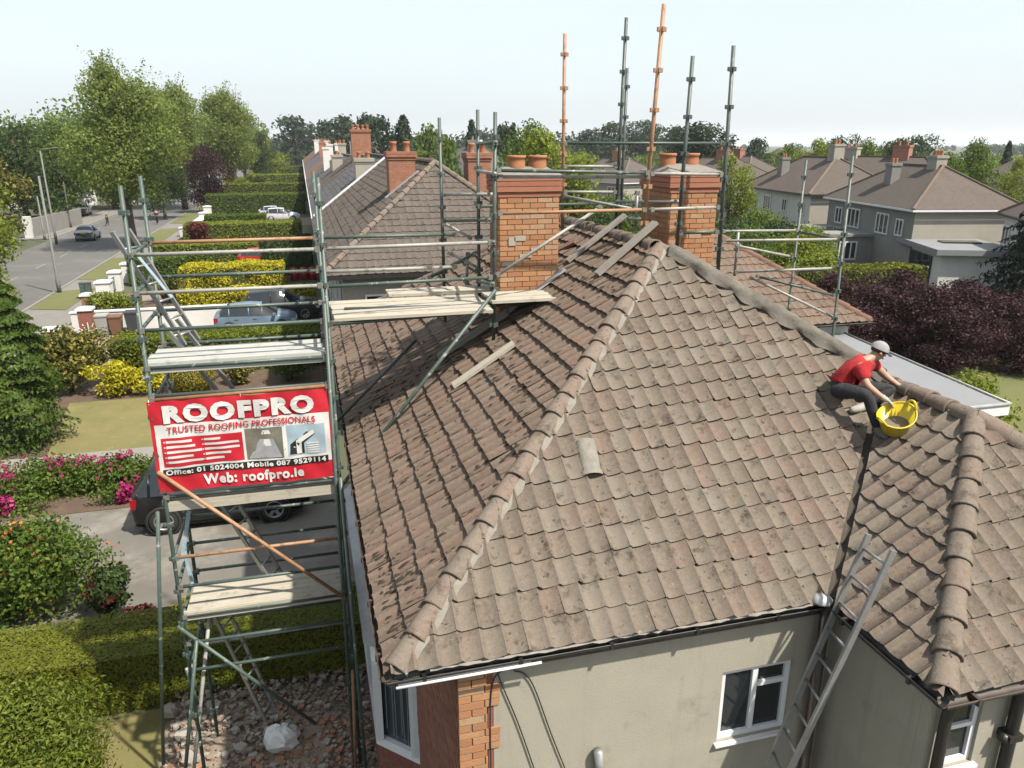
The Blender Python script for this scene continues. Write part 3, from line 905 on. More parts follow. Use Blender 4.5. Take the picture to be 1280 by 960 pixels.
# valley gutter, coloured near black to draw the shadow line along the valley
b = MB()
va, vb = Vector((AX0, Y0, EZ)), Vector((ARX, ARY + 1.33, ARZ))
pd = Vector((q2, -q2, 0))
b.add([va - pd * .13 + Vector((0, 0, .045)), va + Vector((0, 0, -.005)), va + pd * .13 + Vector((0, 0, .045)), vb - pd * .13 + Vector((0, 0, .045)), vb + Vector((0, 0, -.005)), vb + pd * .13 + Vector((0, 0, .045))],
      [[0, 1, 4, 3], [1, 2, 5, 4]])
b.build('valley_gutter', 'valley_shade', roof_o)

# chimneys of the house
def chimney(parent, x0, x1, y0, y1, zb, zt, m, capm, potsx, budget=140, own='nw', corbel=4):
    core = MB(); core.bx(x0, x1, y0, y1, zb, zt)
    c = core.build('chimney', 'mortar_brick', parent)
    zc = zt - corbel * .075
    brick_ring(c, x0, x1, y0, y1, zb + (zt - zb) % .075, zc, m, sides=own, budget=budget)
    for i in range(corbel):
        o = (.022, .045, .045, .05)[i % 4]
        k = MB(); k.bx(x0 - o, x1 + o, y0 - o, y1 + o, zc + i * .075 + .002, zc + (i + 1) * .075 - .006)
        k.build('cap_course', capm, c)
    k = MB()
    cx, cy = (x0 + x1) / 2, (y0 + y1) / 2
    k.add([(x0 - .05, y0 - .05, zt), (x1 + .05, y0 - .05, zt), (x1 + .05, y1 + .05, zt), (x0 - .05, y1 + .05, zt),
           (x0 + .12, cy - .05, zt + .11), (x1 - .12, cy - .05, zt + .11), (x1 - .12, cy + .05, zt + .11), (x0 + .12, cy + .05, zt + .11)],
          [[0, 1, 5, 4], [1, 2, 6, 5], [2, 3, 7, 6], [3, 0, 4, 7], [4, 5, 6, 7], [3, 2, 1, 0]])
    k.build('flaunching', 'mortar', c)
    for px in potsx:
        k = MB(); k.lathe((px, cy, zt + .05), [(.125, 0), (.128, .12), (.122, .17), (.138, .18), (.138, .215), (.105, .215), (.10, .1)], 16)
        k.build('pot', 'clay_pot', c)
    return c
CH1 = (2.66, 3.53, 10.68, 11.25)
ch1 = chimney(house, 2.66, 3.53, 10.68, 11.25, 6.6, 8.88, 'brick_orange', 'brick_cap', (2.98, 3.30), 130)
ch2 = chimney(house, 5.30, 6.06, 10.68, 11.70, 6.8, 8.90, 'brick_orange', 'brick_cap', (5.46, 5.85), 160)
# pale repair blocks let into the near chimney
for (px, py, w, h) in ((658, 238, .28, .05), (650, 298, .17, .07), (640, 302, .10, .12), (657, 320, .18, .05), (668, 312, .1, .05), (634, 330, .16, .05), (884, 290, .18, .05)):
    p = aty(px, py, 10.66)
    MB().bx(p.x - w / 2, p.x + w / 2, p.y - .006, p.y + .03, p.z - h / 2, p.z + h / 2).build('repair_block', 'render_cream', ch1 if px < 800 else ch2)
b = MB(); p = Vector((3.56, 10.6, 7.5)); b.beam((2.7, 10.60, 6.92), (3.62, 10.60, 7.55), .16, .02, up=(0, 0, 1))
b.build('flashing', 'lead', ch1)
done()

# ------------------------------------------------------------------ scaffolding
mat('steel_coupler', (0.20, 0.20, 0.18), (0.30, 0.29, 0.26), 9, .55, metal=.3, spots=[((0.20, 0.10, 0.05), 14, .6, .7)])
TR = 0.0255
def pole(parent, p0, p1, m, name='standard', cups=True, r=TR):
    """steel tube; standards carry V-pressings every half metre"""
    p0, p1 = Vector(p0), Vector(p1)
    b = MB(); b.tube(p0, p1, r, n=10)
    o = b.build(name, m, parent)
    if cups:
        b = MB(); L = (p1 - p0).length; t = (p1 - p0) / L
        z = L - .30
        while z > .1:
            c = p0 + t * z
            for a in range(4):
                d = Vector((math.cos(a * 1.5708), math.sin(a * 1.5708), 0))
                b.beam(c + d * r * .8, c + d * (r + .035), .03, .055)
            z -= .495
        stuff(b.build('v_pressings', m, o))
    return o
def rail(parent, p0, p1, m, name='ledger', coup='galv'):
    p0, p1 = Vector(p0), Vector(p1)
    b = MB(); b.tube(p0, p1, TR * .92, n=10)
    o = b.build(name, m, parent)
    if coup:
        b = MB(); t = (p1 - p0).normalized()
        for q in (p0 + t * .035, p1 - t * .035):
            b.beam(q - t * .03, q + t * .03, .058, .062)
        stuff(b.build('couplers', 'steel_coupler', o))
    return o
XL, XR, YN, YF = -2.03, 0.14, 9.70, 10.90
tower = thing('scaffold_tower', 'tall green tube scaffold tower with three boarded lifts beside the front wall', 'scaffold', (-0.95, 10.3, 0))
def lean(px, py, y, zfoot=0.15):
    p = aty(px, py, y); return p, Vector((p.x, p.y, zfoot))
def S(px, py, y, foot, m):
    p = aty(px, py, y)
    return pole(tower, foot, p, m)
S(150, 232, YN, (XL - .02, YN + .0, .15), 'steel_green')
S(175, 220, YF, (XL, YF, .15), 'steel_green')
S(397, 222, YN, (XR + .02, YN - .02, .15), 'steel_green')
pole(tower, (XR + .05, YF, .15), (XR, YF, 8.95), 'steel_green')
pole(tower, (XR - .07, YN - .05, .2), (XR + .0, YN - .06, 7.4), 'steel_dark', cups=False)
pole(tower, (XR + .09, YN - .5, .2), (XR + .03, YN - .45, 5.2), 'steel_green', cups=False)
pole(tower, aty(445, 975, YN - .2), aty(441, 838, YN - .2), 'steel_rust', cups=False)
# splayed legs at the outer side
pole(tower, (-2.74, 10.34, .3), aty(197, 640, 9.5), 'steel_green', name='raker', cups=False)
pole(tower, aty(232, 960, 9.3), aty(246, 800, 9.6), 'steel_green', name='raker', cups=False)
pole(tower, aty(240, 985, 9.6), aty(262, 770, 9.9), 'steel_pale', name='raker', cups=False)
pole(tower, aty(233, 835, 9.7), aty(247, 880, 9.7), 'steel_green', name='raker', cups=False)
b = MB(); b.beam(aty(246, 905, 9.9), aty(254, 842, 9.9), .05, .05); b.build('timber_prop', 'board_pale', tower)
# ledgers: (z, material near, material far)
for z, mn, mf in ((8.07, 'steel_pale', 'steel_orange'), (7.62, 'steel_pale', 'steel_green'), (7.17, 'steel_green', 'steel_green'), (6.70, 'steel_green', 'steel_green'), (6.34, 'steel_dark', 'steel_dark'),
                  (4.98, 'steel_dark', 'steel_green'), (4.10, 'steel_orange', 'steel_green'), (3.66, 'steel_green', 'steel_dark'), (3.20, 'steel_green', 'steel_green'),
                  (2.78, 'steel_green', None), (2.34, 'steel_green', 'steel_dark'), (1.93, None, 'steel_pale')):
    if mn: rail(tower, (XL, YN, z), (XR, YN - .01, z), mn)
    if mf: rail(tower, (XL, YF, z), (XR, YF, z), mf)
rail(tower, (XL, YN - .03, 6.30), (XR, YN - .03, 6.32), 'steel_rust', 'banner_rail')
for z in (8.05, 7.60, 7.15, 6.66, 6.2, 5.4, 4.9, 4.08, 3.64, 3.16, 2.3):
    rail(tower, (XL - .01, YN, z), (XL - .01, YF, z), 'steel_green', 'transom')
    rail(tower, (XR + .02, YN, z), (XR + .02, YF, z), 'steel_dark', 'transom', coup=None)
pole(tower, aty(197, 590, 9.62), aty(433, 749, 9.62), 'steel_orange', name='brace', cups=False)
pole(tower, aty(222, 783, 9.64), aty(395, 905, 9.64), 'steel_green', name='brace', cups=False)
pole(tower, aty(425, 610, YN - .08), aty(620, 362, YN - .08), 'steel_green', name='brace', cups=False)
pole(tower, aty(412, 536, YF + .1), aty(520, 425, YF + .1), 'steel_dark', name='brace', cups=False)
# boarded lifts
def deck(z, x0, x1, y0, y1, n, m, parent=tower, gapx=.0):
    w = (y1 - y0) / n
    for i in range(n):
        e0, e1 = R.uniform(-.03, .03), R.uniform(-.04, .02)
        dz = R.uniform(-.006, .006)
        MB().box(((x0 + x1 + e0 + e1) / 2, y0 + w * (i + .5), z + dz - .02), (x1 - x0 + e1 - e0, w - .012, .038), rz=R.gauss(0, .002)).build('board', m, parent)
deck(6.76, XL + .02, XR - .03, YN + .02, YN + .74, 3, 'board_white')
deck(4.94, XL + .02, XR - .03, YN + .05, YN + .52, 2, 'board_pale')
deck(3.26, XL + .06, XR - .05, YN - .02, YN + .74, 3, 'board_pale')
for z, m in ((6.72, 'board_white'), (4.86, 'board_pale'), (3.22, 'board_pale')):
    MB().bx(XL + .02, XR - .03, YN + .0, YN + .04, z - .09, z + .045).build('toe_board', m, tower)
# ladders tied inside the tower, one lift to the next
def ladder_beam(parent, p0, p1, w, m='alu', r=.019, step=.25, wd=(0, 1, 0), name='ladder', label=None):
    p0, p1, wd = Vector(p0), Vector(p1), Vector(wd).normalized()
    L = (p1 - p0).length; t = (p1 - p0) / L
    out = []
    for s in (-.5, .5):
        b = MB(); b.beam(p0 + wd * w * s, p1 + wd * w * s, .03, .055, up=t.cross(wd))
        out.append(b.build('stile', m, parent))
    n = int(L / step)
    for i in range(n):
        q = p0 + t * (.15 + i * step)
        b = MB(); b.tube(q - wd * w * .5, q + wd * w * .5, r * .8, n=8)
        b.build('rung', m, parent)
done()
for i, (f, h, lab) in enumerate((((240, 428), (150, 288), 'pale metal ladder rising above the topmost boarded lift of the scaffold tower'),
                     ((292, 500), (212, 402), 'metal ladder half hidden behind the banner below the topmost scaffold lift'),
                     ((348, 726), (262, 590), 'metal ladder between the banner lift and the lowest boarded lift'),
                     ((338, 893), (270, 752), 'metal ladder from the rubble up to the lowest boarded lift'))):
    p0, p1 = aty(*f, 10.62), aty(*h, 10.50)
    ld = thing('scaffold_ladder', lab, 'ladder', p0)
    ladder_beam(ld, p0, p1, .30, 'alu', wd=(.45, .9, 0))
    done()
b = MB(); p = aty(171, 318, 10.3); q = aty(215, 372, 10.3)
b.beam(p, q, .10, .012); tag(b.build('blue_netting', 'steel_blue', org=p), 'faded blue tie wrapped round the pale ladder at the tower top', 'tie')
b = MB(); p = aty(236, 640, 10.0); q = aty(228, 700, 10.0)
b.beam(p, q, .08, .05); b.beam(aty(231, 690, 10), aty(241, 730, 10), .06, .04)
tag(b.build('blue_rope', 'steel_blue', org=p), 'faded blue rope bundle tied to the tower above the lowest boards', 'rope')
b = MB(); p = aty(310, 650, 10.0)
# arm out from the tower to the chimney: rails and the boarded run
arm = thing('scaffold_bridge', 'boarded scaffold bridge running from the tower across the roof to the chimney', 'scaffold', (1.3, 10.3, 7))
fp = atp(617, 430, (X0, Y0, EZ), (-TP, 0, 1))
pole(arm, fp + Vector((0, 0, .05)), aty(619, 140, fp.y), 'steel_dark')
pole(arm, Vector((2.46, 11.2, 7.0)), aty(597, 137, 11.2), 'steel_dark')
pole(arm, Vector((2.02, 11.75, 6.6)), aty(549, 147, 11.75), 'steel_dark')
for z, mn, mf in ((8.07, 'steel_pale', 'steel_green'), (7.60, 'steel_green', 'steel_pale')):
    rail(arm, (XR, YN, z), (2.38, fp.y - .03, z - .02), mn)
    rail(arm, (XR, YF, z), (2.10, 11.0, z - .02), mf)
rail(arm, (XR, YN + .02, 7.11), (2.38, fp.y, 7.11), 'steel_dark')
rail(arm, aty(553, 243, 11.5), aty(615, 243, 10.4), 'steel_pale')
rail(arm, aty(553, 276, 11.5), aty(612, 275, 10.4), 'steel_green')
rail(arm, aty(553, 278, 11.6), aty(590, 298, 11.4), 'steel_pale', 'brace')
rail(arm, aty(560, 315, 11.6), aty(600, 336, 11.3), 'steel_pale', 'brace')
rail(arm, aty(585, 315, 11.5), aty(583, 355, 11.5), 'galv', 'standard')
rail(arm, aty(535, 348, 11.6), aty(596, 315, 11.3), 'steel_dark', 'brace')
pole(arm, Vector((.4, 10.2, 6.4)) + Vector((0, 0, .8)), Vector((3.3, 10.2, 7.13)), 'steel_dark', name='transom', cups=False)
deck(7.19, XR + .08, 2.34, YN + .02, YN + 1.16, 5, 'board_pale', arm)
deck(7.235, 1.05, 3.20, YN + 1.18, YN + 1.62, 2, 'board_pale', arm)
deck(7.265, 2.36, 3.36, YN + .20, YN + .94, 3, 'board_pale', arm)
done()
# cage of tubes round the two chimneys
cage = thing('chimney_scaffold', 'tall bare scaffold tubes rising round the two chimneys above the ridge', 'scaffold', (4.45, 10.5, 8))
pts = {
    'a': ((706, 42), 12.3, 7.4, 'steel_orange'), 'b': ((783, 22), 12.3, 7.9, 'steel_dark'), 'c': ((784, 85), 13.1, 7.9, 'steel_dark'),
    'd': ((830, 5), 9.95, 8.1, 'steel_orange'), 'e': ((866, 70), 10.35, 7.5, 'steel_dark'), 'f': ((917, 57), 10.2, 6.9, 'steel_dark'), 'g': ((908, 175), 11.9, 6.6, 'steel_dark')}
feet = {'a': (703, 290), 'b': (769, 290), 'c': (775, 290), 'd': (804, 295), 'e': (846, 310), 'f': (897, 345), 'g': (897, 330)}
for k, (p, y, zf, m) in pts.items():
    t_ = aty(*p, y); f_ = aty(*feet[k], y)
    pole(cage, f_, t_, m, r=.028)
def cr(a, b_, ya, yb, m, nm='ledger'):
    rail(cage, aty(*a, ya), aty(*b_, yb), m, nm)
cr((620, 213), (812, 216), 9.95, 9.9, 'steel_green')
cr((622, 221), (812, 221), 10.0, 9.95, 'steel_pale')
cr((812, 217), (903, 218), 9.95, 10.2, 'steel_pale')
cr((596, 258), (772, 254), 10.6, 12.2, 'steel_green')
cr((622, 267), (808, 262), 10.0, 9.95, 'steel_orange')
cr((812, 262), (899, 259), 9.98, 10.2, 'steel_pale')
cr((770, 252), (848, 252), 12.2, 10.5, 'steel_pale')
cr((848, 291), (899, 290), 10.35, 10.2, 'steel_dark')
cr((704, 179), (905, 179), 12.3, 11.8, 'steel_green')
cr((704, 208), (772, 208), 12.3, 12.3, 'steel_pale')
cr((704, 240), (771, 240), 12.3, 12.3, 'steel_pale')
cr((704, 245), (795, 262), 12.3, 11.0, 'steel_pale', 'brace')
cr((620, 345), (752, 258), 9.98, 10.1, 'steel_pale', 'brace')
cr((797, 238), (794, 288), 11.2, 11.2, 'galv', 'standard')
cr((785, 274), (806, 274), 11.2, 10.6, 'galv', 'transom')
cr((597, 214), (619, 217), 11.2, 9.92, 'steel_pale', 'transom')
cr((597, 180), (620, 178), 11.2, 9.92, 'steel_dark', 'transom')
cr((597, 300), (617, 303), 11.2, 9.92, 'steel_green', 'transom')
cr((597, 352), (616, 355), 11.2, 9.92, 'steel_green', 'transom')
done()
rear = thing('rear_scaffold', 'low scaffold frame standing behind the right hand hip beside the flat roof', 'scaffold', (8.9, 12, 0))
for p, f, y, m in (((1008, 200), (985, 392), 12.6, 'steel_dark'), ((1066, 195), (1040, 430), 11.35, 'steel_dark'), ((923, 290), (918, 345), 12.4, 'galv')):
    a, c = aty(*p, y), aty(*f, y)
    d = (c - a); pole(rear, a + d * ((0.2 - a.z) / d.z) if y < 12.4 or p[0] > 1000 else c, a, m)
def rr_(a, b_, ya, yb, m, nm='ledger'):
    rail(rear, aty(*a, ya), aty(*b_, yb), m, nm)
rr_((902, 289), (997, 288), 12.0, 12.5, 'steel_pale'); rr_((902, 301), (1056, 299), 11.5, 11.4, 'steel_pale')
rr_((918, 340), (1050, 335), 12.0, 11.4, 'steel_pale'); rr_((920, 307), (990, 321), 12.2, 12.5, 'steel_pale', 'brace')
rr_((937, 346), (1045, 398), 12.0, 11.4, 'steel_pale', 'brace'); rr_((945, 345), (1045, 370), 12.4, 12.0, 'steel_dark', 'brace')
rr_((1050, 335), (997, 340), 11.4, 12.5, 'steel_dark', 'transom'); rr_((1056, 300), (1000, 290), 11.4, 12.5, 'steel_dark', 'transom')
done()

# ------------------------------------------------------------------ loose boards on the roof
def slope_pt(px, py, left=True, h=.07):
    n = (-TP, 0, 1) if left else (0, -TP, 1)
    return atp(px, py, (X0, Y0, EZ), n) + Vector(n).normalized() * h
def plank(pa, pb, w, h, m, label, up):
    o = MB().beam(pa, pb, w, h, up=up).build('loose_board', m, org=(pa + pb) / 2)
    return tag(o, label, 'board', 'loose timber boards lying on the roof')
un = Vector((-TP, 0, 1)).normalized()
plank(slope_pt(570, 487), slope_pt(646, 434), .16, .04, 'board_pale', 'short pale board under the foot of a scaffold tube on the roof', un)
plank(slope_pt(553, 452, h=.10), slope_pt(640, 398, h=.12), .15, .06, 'board_grey', 'dark weathered board lying under the boarded bridge', un)
plank(slope_pt(538, 408), slope_pt(556, 392), .10, .04, 'board_grey', 'small grey board end poking out below the bridge boards', un)
plank(slope_pt(712, 331), slope_pt(786, 277, h=.12), .14, .045, 'board_grey', 'thin grey board lying up to the ridge nearer the chimney', un)
plank(slope_pt(749, 348), slope_pt(826, 290, h=.16), .15, .05, 'board_grey', 'thick pale grey board lying across the ridge at the hip apex', un)
plank(slope_pt(690, 322), slope_pt(722, 306), .16, .04, 'tile_red', 'short reddish timber offcut lying beside the near chimney', un)
# repair patch on the slope, built in the shape of a ridge tile
p0, p1 = slope_pt(740, 598, False, .02), slope_pt(730, 556, False, .05)
t_ = (p1 - p0).normalized(); nrm = Vector((0, -TP, 1)).normalized(); sd_ = t_.cross(nrm)
vs = []
for q, rr in ((p0, .115), (p0 + t_ * .05, .115), (p0 + t_ * .06, .10), (p1, .098)):
    for k in range(9):
        a = math.radians(180 * k / 8); vs.append(q + sd_ * math.cos(a) * rr * 1.05 + nrm * math.sin(a) * rr * .75)
fs = [[i * 9 + k, i * 9 + k + 1, (i + 1) * 9 + k + 1, (i + 1) * 9 + k] for i in range(3) for k in range(8)]
tag(MB().add(vs, fs, .5, True).build('repair_patch', 'mortar', org=p0), 'pale repair patch shaped as a ridge tile on the sunny roof slope beside the hip', 'tile')

# ------------------------------------------------------------------ ladder against the return
a0, a1 = aty(958, 960, 4.98), aty(1086, 668, 4.98)
b0, b1 = aty(989, 960, 4.62), aty(1117, 688, 4.62)
foot = (a0 + (a0 - a1) * 1.55 + b0 + (b0 - b1) * 1.55) / 2
k_ = (foot.z - 0) / (a1.z - a0.z)
lad = thing('roof_ladder', 'long aluminium ladder leaning on the eaves of the rear return', 'ladder', (foot.x, 4.8, 0))
ends = []
for q0, q1 in ((a0, a1), (b0, b1)):
    d = (q1 - q0); lo = q0 + d * ((0.05 - q0.z) / d.z)
    MB().beam(lo, q1, .026, .058, up=d.cross(Vector((0, 1, 0)))).build('stile', 'alu', lad)
    ends.append((lo, q1))
(l0, l1), (r0, r1) = ends
n = int((l1 - l0).length / .265)
for i in range(n):
    f = (i + .5) / n
    p, q = l0.lerp(l1, f), r0.lerp(r1, f)
    MB().tube(p, q, .0135, n=8).build('rung', 'alu', lad)
done()

# ------------------------------------------------------------------ the banner
mat('vinyl_red', (0.62, 0.016, 0.035), (0.56, 0.012, 0.03), 2, 0.45)
mat('vinyl_white', (0.78, 0.78, 0.76), (0.72, 0.72, 0.70), 2, 0.45)
mat('vinyl_black', (0.012, 0.012, 0.013), (0.02, 0.02, 0.02), 2, 0.4)
mat('print_grey', (0.30, 0.31, 0.33), (0.40, 0.41, 0.43), 7, 0.5)
mat('print_blue', (0.30, 0.42, 0.50), (0.45, 0.55, 0.62), 4, 0.5)
mat('print_green', (0.22, 0.20, 0.16), (0.12, 0.13, 0.09), 7, 0.5)
BX0, BX1, BZ0, BZ1, BYY = -2.06, 0.12, 5.06, 6.29, 9.64
BW, BHh = BX1 - BX0, BZ1 - BZ0
ban = thing('banner', 'red and white roofing company banner tied to the scaffold tower', 'banner', (-.97, BYY, BZ0))
def bwave(u, v):
    """small ripples of the hung vinyl: height in y over banner coordinates 0..1"""
    return .010 * math.sin(u * 23 + v * 4) * (.3 + .7 * v) + .012 * math.sin(u * 9 - v * 7) + .006 * math.sin(u * 41 + v * 19)
def bpt(u, v, off):
    z = BZ0 + v * BHh + .012 * math.sin(u * 5.5) * (1 - v)
    return (BX0 + u * BW, BYY - off + bwave(u, v), z)
def bpatch(u0, u1, v0, v1, off, m, name, parent, nx=None, poly=None):
    nx = nx or max(2, int(40 * (u1 - u0))); nz = max(1, int(16 * (v1 - v0)))
    vs = [bpt(u0 + (u1 - u0) * i / nx, v0 + (v1 - v0) * j / nz, off) for j in range(nz + 1) for i in range(nx + 1)]
    fs = [[j * (nx + 1) + i, j * (nx + 1) + i + 1, (j + 1) * (nx + 1) + i + 1, (j + 1) * (nx + 1) + i] for j in range(nz) for i in range(nx)]
    return MB().add(vs, fs, .5, True).build(name, m, parent)
sheet = bpatch(0, 1, 0, 1, 0, 'vinyl_red', 'sheet', ban, 60)
bpatch(.02, .985, .20, .745, .003, 'vinyl_white', 'white_panel', ban)
bpatch(.045, .485, .285, .60, .006, 'vinyl_red', 'list_panel', ban)
bpatch(.035, .965, .185, .262, .007, 'vinyl_black', 'phone_strip', ban)
ph1 = bpatch(.50, .71, .28, .625, .006, 'print_green', 'roof_photo', ban)
ph2 = bpatch(.735, .955, .295, .63, .006, 'print_blue', 'gutter_photo', ban)
def bshape(uv, off, m, name, parent):
    return MB().add([bpt(u, v, off) for u, v in uv], [list(range(len(uv)))]).build(name, m, parent)
bshape([(.51, .29), (.70, .29), (.655, .50), (.58, .50)], .009, 'print_grey', 'printed_roof', ph1)
bshape([(.59, .375), (.65, .375), (.635, .50), (.605, .50)], .012, 'vinyl_white', 'printed_hatch', ph1)
bshape([(.59, .555), (.645, .555), (.635, .60), (.60, .60)], .009, 'vinyl_white', 'printed_bricks', ph1)
bshape([(.745, .31), (.83, .31), (.83, .43), (.90, .53), (.85, .55), (.75, .42)], .009, 'vinyl_black', 'printed_shadow', ph2)
bshape([(.785, .31), (.815, .31), (.815, .44), (.895, .53), (.885, .57), (.785, .46)], .012, 'vinyl_white', 'printed_fascia', ph2)
for i in range(5):
    bshape([(.845 , .31 + i * .026), (.915, .31 + i * .026), (.915, .324 + i * .026), (.845, .324 + i * .026)], .012, 'vinyl_white', 'printed_blind', ph2)
def text(body, u, v, h, m, parent, bold=.0, off=.018, width=None, italic=False, sx=1.0):
    """lettering laid on the banner's ripples; u, v: left end of the baseline"""
    cu = bpy.data.curves.new('lettering', 'FONT')
    cu.body = body; cu.size = 1.0; cu.offset = bold; cu.resolution_u = 3; cu.space_character = 1 + bold * 3.2
    if italic: cu.shear = .2
    to = bpy.data.objects.new('tmp', cu)
    COL.objects.link(to)
    dg = bpy.context.evaluated_depsgraph_get()
    me = bpy.data.meshes.new_from_object(to.evaluated_get(dg))
    COL.objects.unlink(to); bpy.data.objects.remove(to)
    xs = [q.co.x for q in me.vertices]; x0, x1 = min(xs), max(xs)
    cap = .70
    kz = h / cap
    kx = (width * BW / (x1 - x0)) if width else kz * BHh * sx
    vs = [bpt(u + (q.co.x - x0) * kx / BW, v + q.co.y * kz, off) for q in me.vertices]
    fs = [list(p.vertices) for p in me.polygons]
    bpy.data.meshes.remove(me)
    return MB().add(vs, fs, .5).build('lettering', m, parent)
text('ROOFPRO', .075, .775, .165, 'vinyl_white', ban, bold=.062, width=.83, off=.02)
text('TRUSTED ROOFING PROFESSIONALS', .085, .655, .065, 'vinyl_red', ban, bold=.02, width=.82)
text('Office: 01 5024004 Mobile 087 9529114', .05, .203, .052, 'vinyl_white', ban, bold=.035, width=.90, off=.02)
text('Web: roofpro.ie', .245, .055, .105, 'vinyl_white', ban, bold=.04, width=.57)
for col_u, wid in ((.07, (.14, .155, .19, .14, .19)), (.275, (.09, .19, .19, .14, .10))):
    for i, w_ in enumerate(wid):
        v_ = .545 - i * .055
        bpatch(col_u, col_u + w_, v_, v_ + .026, .010, 'vinyl_white', 'list_line', ban)
        bpatch(col_u - .012, col_u - .005, v_ + .006, v_ + .02, .010, 'vinyl_white', 'list_mark', ban, 2)
for u, v in ((.012, .97), (.985, .97), (.012, .03), (.985, .03), (.5, .985)):
    p = Vector(bpt(u, v, 0)); MB().path([p, p + Vector((0, .02, .05)), p + Vector((0, .07, .05))], .006, 6).build('tie', 'pvc_white', ban)
done()

# ------------------------------------------------------------------ the roofer
mat('skin', (0.50, 0.29, 0.20), (0.44, 0.25, 0.17), 8, 0.6)
mat('shirt_red', (0.52, 0.010, 0.016), (0.36, 0.007, 0.012), 9, 0.9, 1.0, 13)
mat('denim_black', (0.016, 0.017, 0.021), (0.035, 0.036, 0.04), 12, 0.92, 1.0, 14)
mat('glove_grey', (0.52, 0.50, 0.46), (0.36, 0.34, 0.31), 14, 0.85)
mat('cap_grey', (0.36, 0.36, 0.37), (0.29, 0.29, 0.30), 14, 0.9)
mat('cap_navy', (0.03, 0.035, 0.07), (0.05, 0.055, 0.09), 14, 0.8)
mat('boot_grey', (0.14, 0.13, 0.125), (0.22, 0.21, 0.20), 14, 0.85)
mat('hair_dark', (0.02, 0.014, 0.010), (0.035, 0.025, 0.018), 14, 0.8)
mat('eye_dark', (0.01, 0.01, 0.01), (0.012, 0.01, 0.01), 14, 0.3)
def skin_mesh(name, verts, edges, radii, m, parent, sub=2, root=0):
    me = bpy.data.meshes.new(name)
    me.from_pydata([tuple(Vector(v) - ORG) for v in verts], edges, [])
    o = bpy.data.objects.new(name, me); COL.objects.link(o)
    o.modifiers.new('skin', 'SKIN')
    sv = me.skin_vertices[0].data
    for i, r in enumerate(radii):
        sv[i].radius = (r, r) if not isinstance(r, tuple) else r
        sv[i].use_root = (i == root)
    sb = o.modifiers.new('sub', 'SUBSURF'); sb.levels = sub; sb.render_levels = sub
    dg = bpy.context.evaluated_depsgraph_get()
    m2 = bpy.data.meshes.new_from_object(o.evaluated_get(dg))
    COL.objects.unlink(o); bpy.data.objects.remove(o)
    m2.name = name
    m2.materials.clear(); m2.materials.append(M(m))
    for p in m2.polygons: p.use_smooth = True
    o = bpy.data.objects.new(name, m2); COL.objects.link(o)
    o.parent = parent
    return o
J = dict(pelvis=(1048, 481, 6.90), waist=(1058, 469, 6.89), chest=(1074, 456, 6.87), neck=(1088, 447, 6.86), head=(1098, 440, 6.86),
         shR=(1075, 457, 6.72), elR=(1084, 482, 6.55), wrR=(1102, 496, 6.46), haR=(1109, 500, 6.43),
         shL=(1090, 453, 7.00), elL=(1107, 470, 6.93), wrL=(1122, 481, 6.83), haL=(1129, 485, 6.80),
         hipR=(1047, 487, 6.80), knR=(1084, 492, 6.52), anR=(1097, 535, 6.42), toR=(1112, 549, 6.32),
         hipL=(1052, 484, 7.0), knL=(1118, 486, 6.76), anL=(1080, 506, 6.78), toL=(1062, 513, 6.76))
W = {k: aty(*v) for k, v in J.items()}
man = thing('person', 'roofer in red t-shirt and grey cap kneeling at the roof valley', 'person', tuple(W['pelvis']))
names = ['pelvis', 'waist', 'chest', 'neck', 'shR', 'elR', 'wrR', 'shL', 'elL', 'wrL', 'hipR', 'knR', 'anR', 'hipL', 'knL', 'anL']
rad = dict(pelvis=(.095, .075), waist=(.09, .07), chest=(.095, .075), neck=.05, shR=.052, elR=.042, wrR=.029, shL=.052, elL=.042, wrL=.029, hipR=.065, knR=.046, anR=.034, hipL=.065, knL=.046, anL=.034)
hv = W['head']
face_dir = Vector((.93, -.22, -.38)).normalized()
side = face_dir.cross(Vector((0, 0, 1))).normalized(); hup = side.cross(face_dir)
bv = [W[n_] for n_ in names]; ix = {n_: i for i, n_ in enumerate(names)}
be = [(ix[a], ix[b_]) for a, b_ in (('pelvis', 'waist'), ('waist', 'chest'), ('chest', 'neck'), ('chest', 'shR'), ('shR', 'elR'), ('elR', 'wrR'), ('chest', 'shL'), ('shL', 'elL'), ('elL', 'wrL'),
                                    ('pelvis', 'hipR'), ('hipR', 'knR'), ('knR', 'anR'), ('pelvis', 'hipL'), ('hipL', 'knL'), ('knL', 'anL'))]
br = [rad[n_] for n_ in names]
# head: skull and jaw as further joints
bv += [hv - face_dir * .005 - hup * .055, hv + face_dir * .01 + hup * .0, hv - face_dir * .012 + hup * .055]
br += [(.066, .066), (.083, .092), (.070, .078)]
be += [(ix['neck'], 16), (16, 17), (17, 18)]
# hands: palm and five fingers each
def hand(wr, ha, spread, thumb):
    d = (W[ha] - W[wr]).normalized()
    s = d.cross(Vector((0, 0, 1))).normalized()
    i0 = len(bv)
    palm = W[wr] + d * .05
    bv.append(palm); br.append((.032, .022)); be.append((ix[wr], i0))
    for k in range(4):
        off = (k - 1.5) * .019
        L = (.062, .072, .068, .052)[k]
        a = palm + d * .035 + s * off
        c = a + d * L * .5 + Vector((0, 0, -.012)); e = c + d * L * .35 + Vector((0, 0, -.028))
        j = len(bv)
        bv.extend([a, c, e]); br.extend([.0105, .0095, .0085])
        be.extend([(i0, j), (j, j + 1), (j + 1, j + 2)])
    j = len(bv)
    a = palm + s * thumb * .030 + d * .005; c = a + s * thumb * .018 + d * .032 + Vector((0, 0, -.012))
    bv.extend([a, c]); br.extend([.012, .0095]); be.extend([(i0, j), (j, j + 1)])
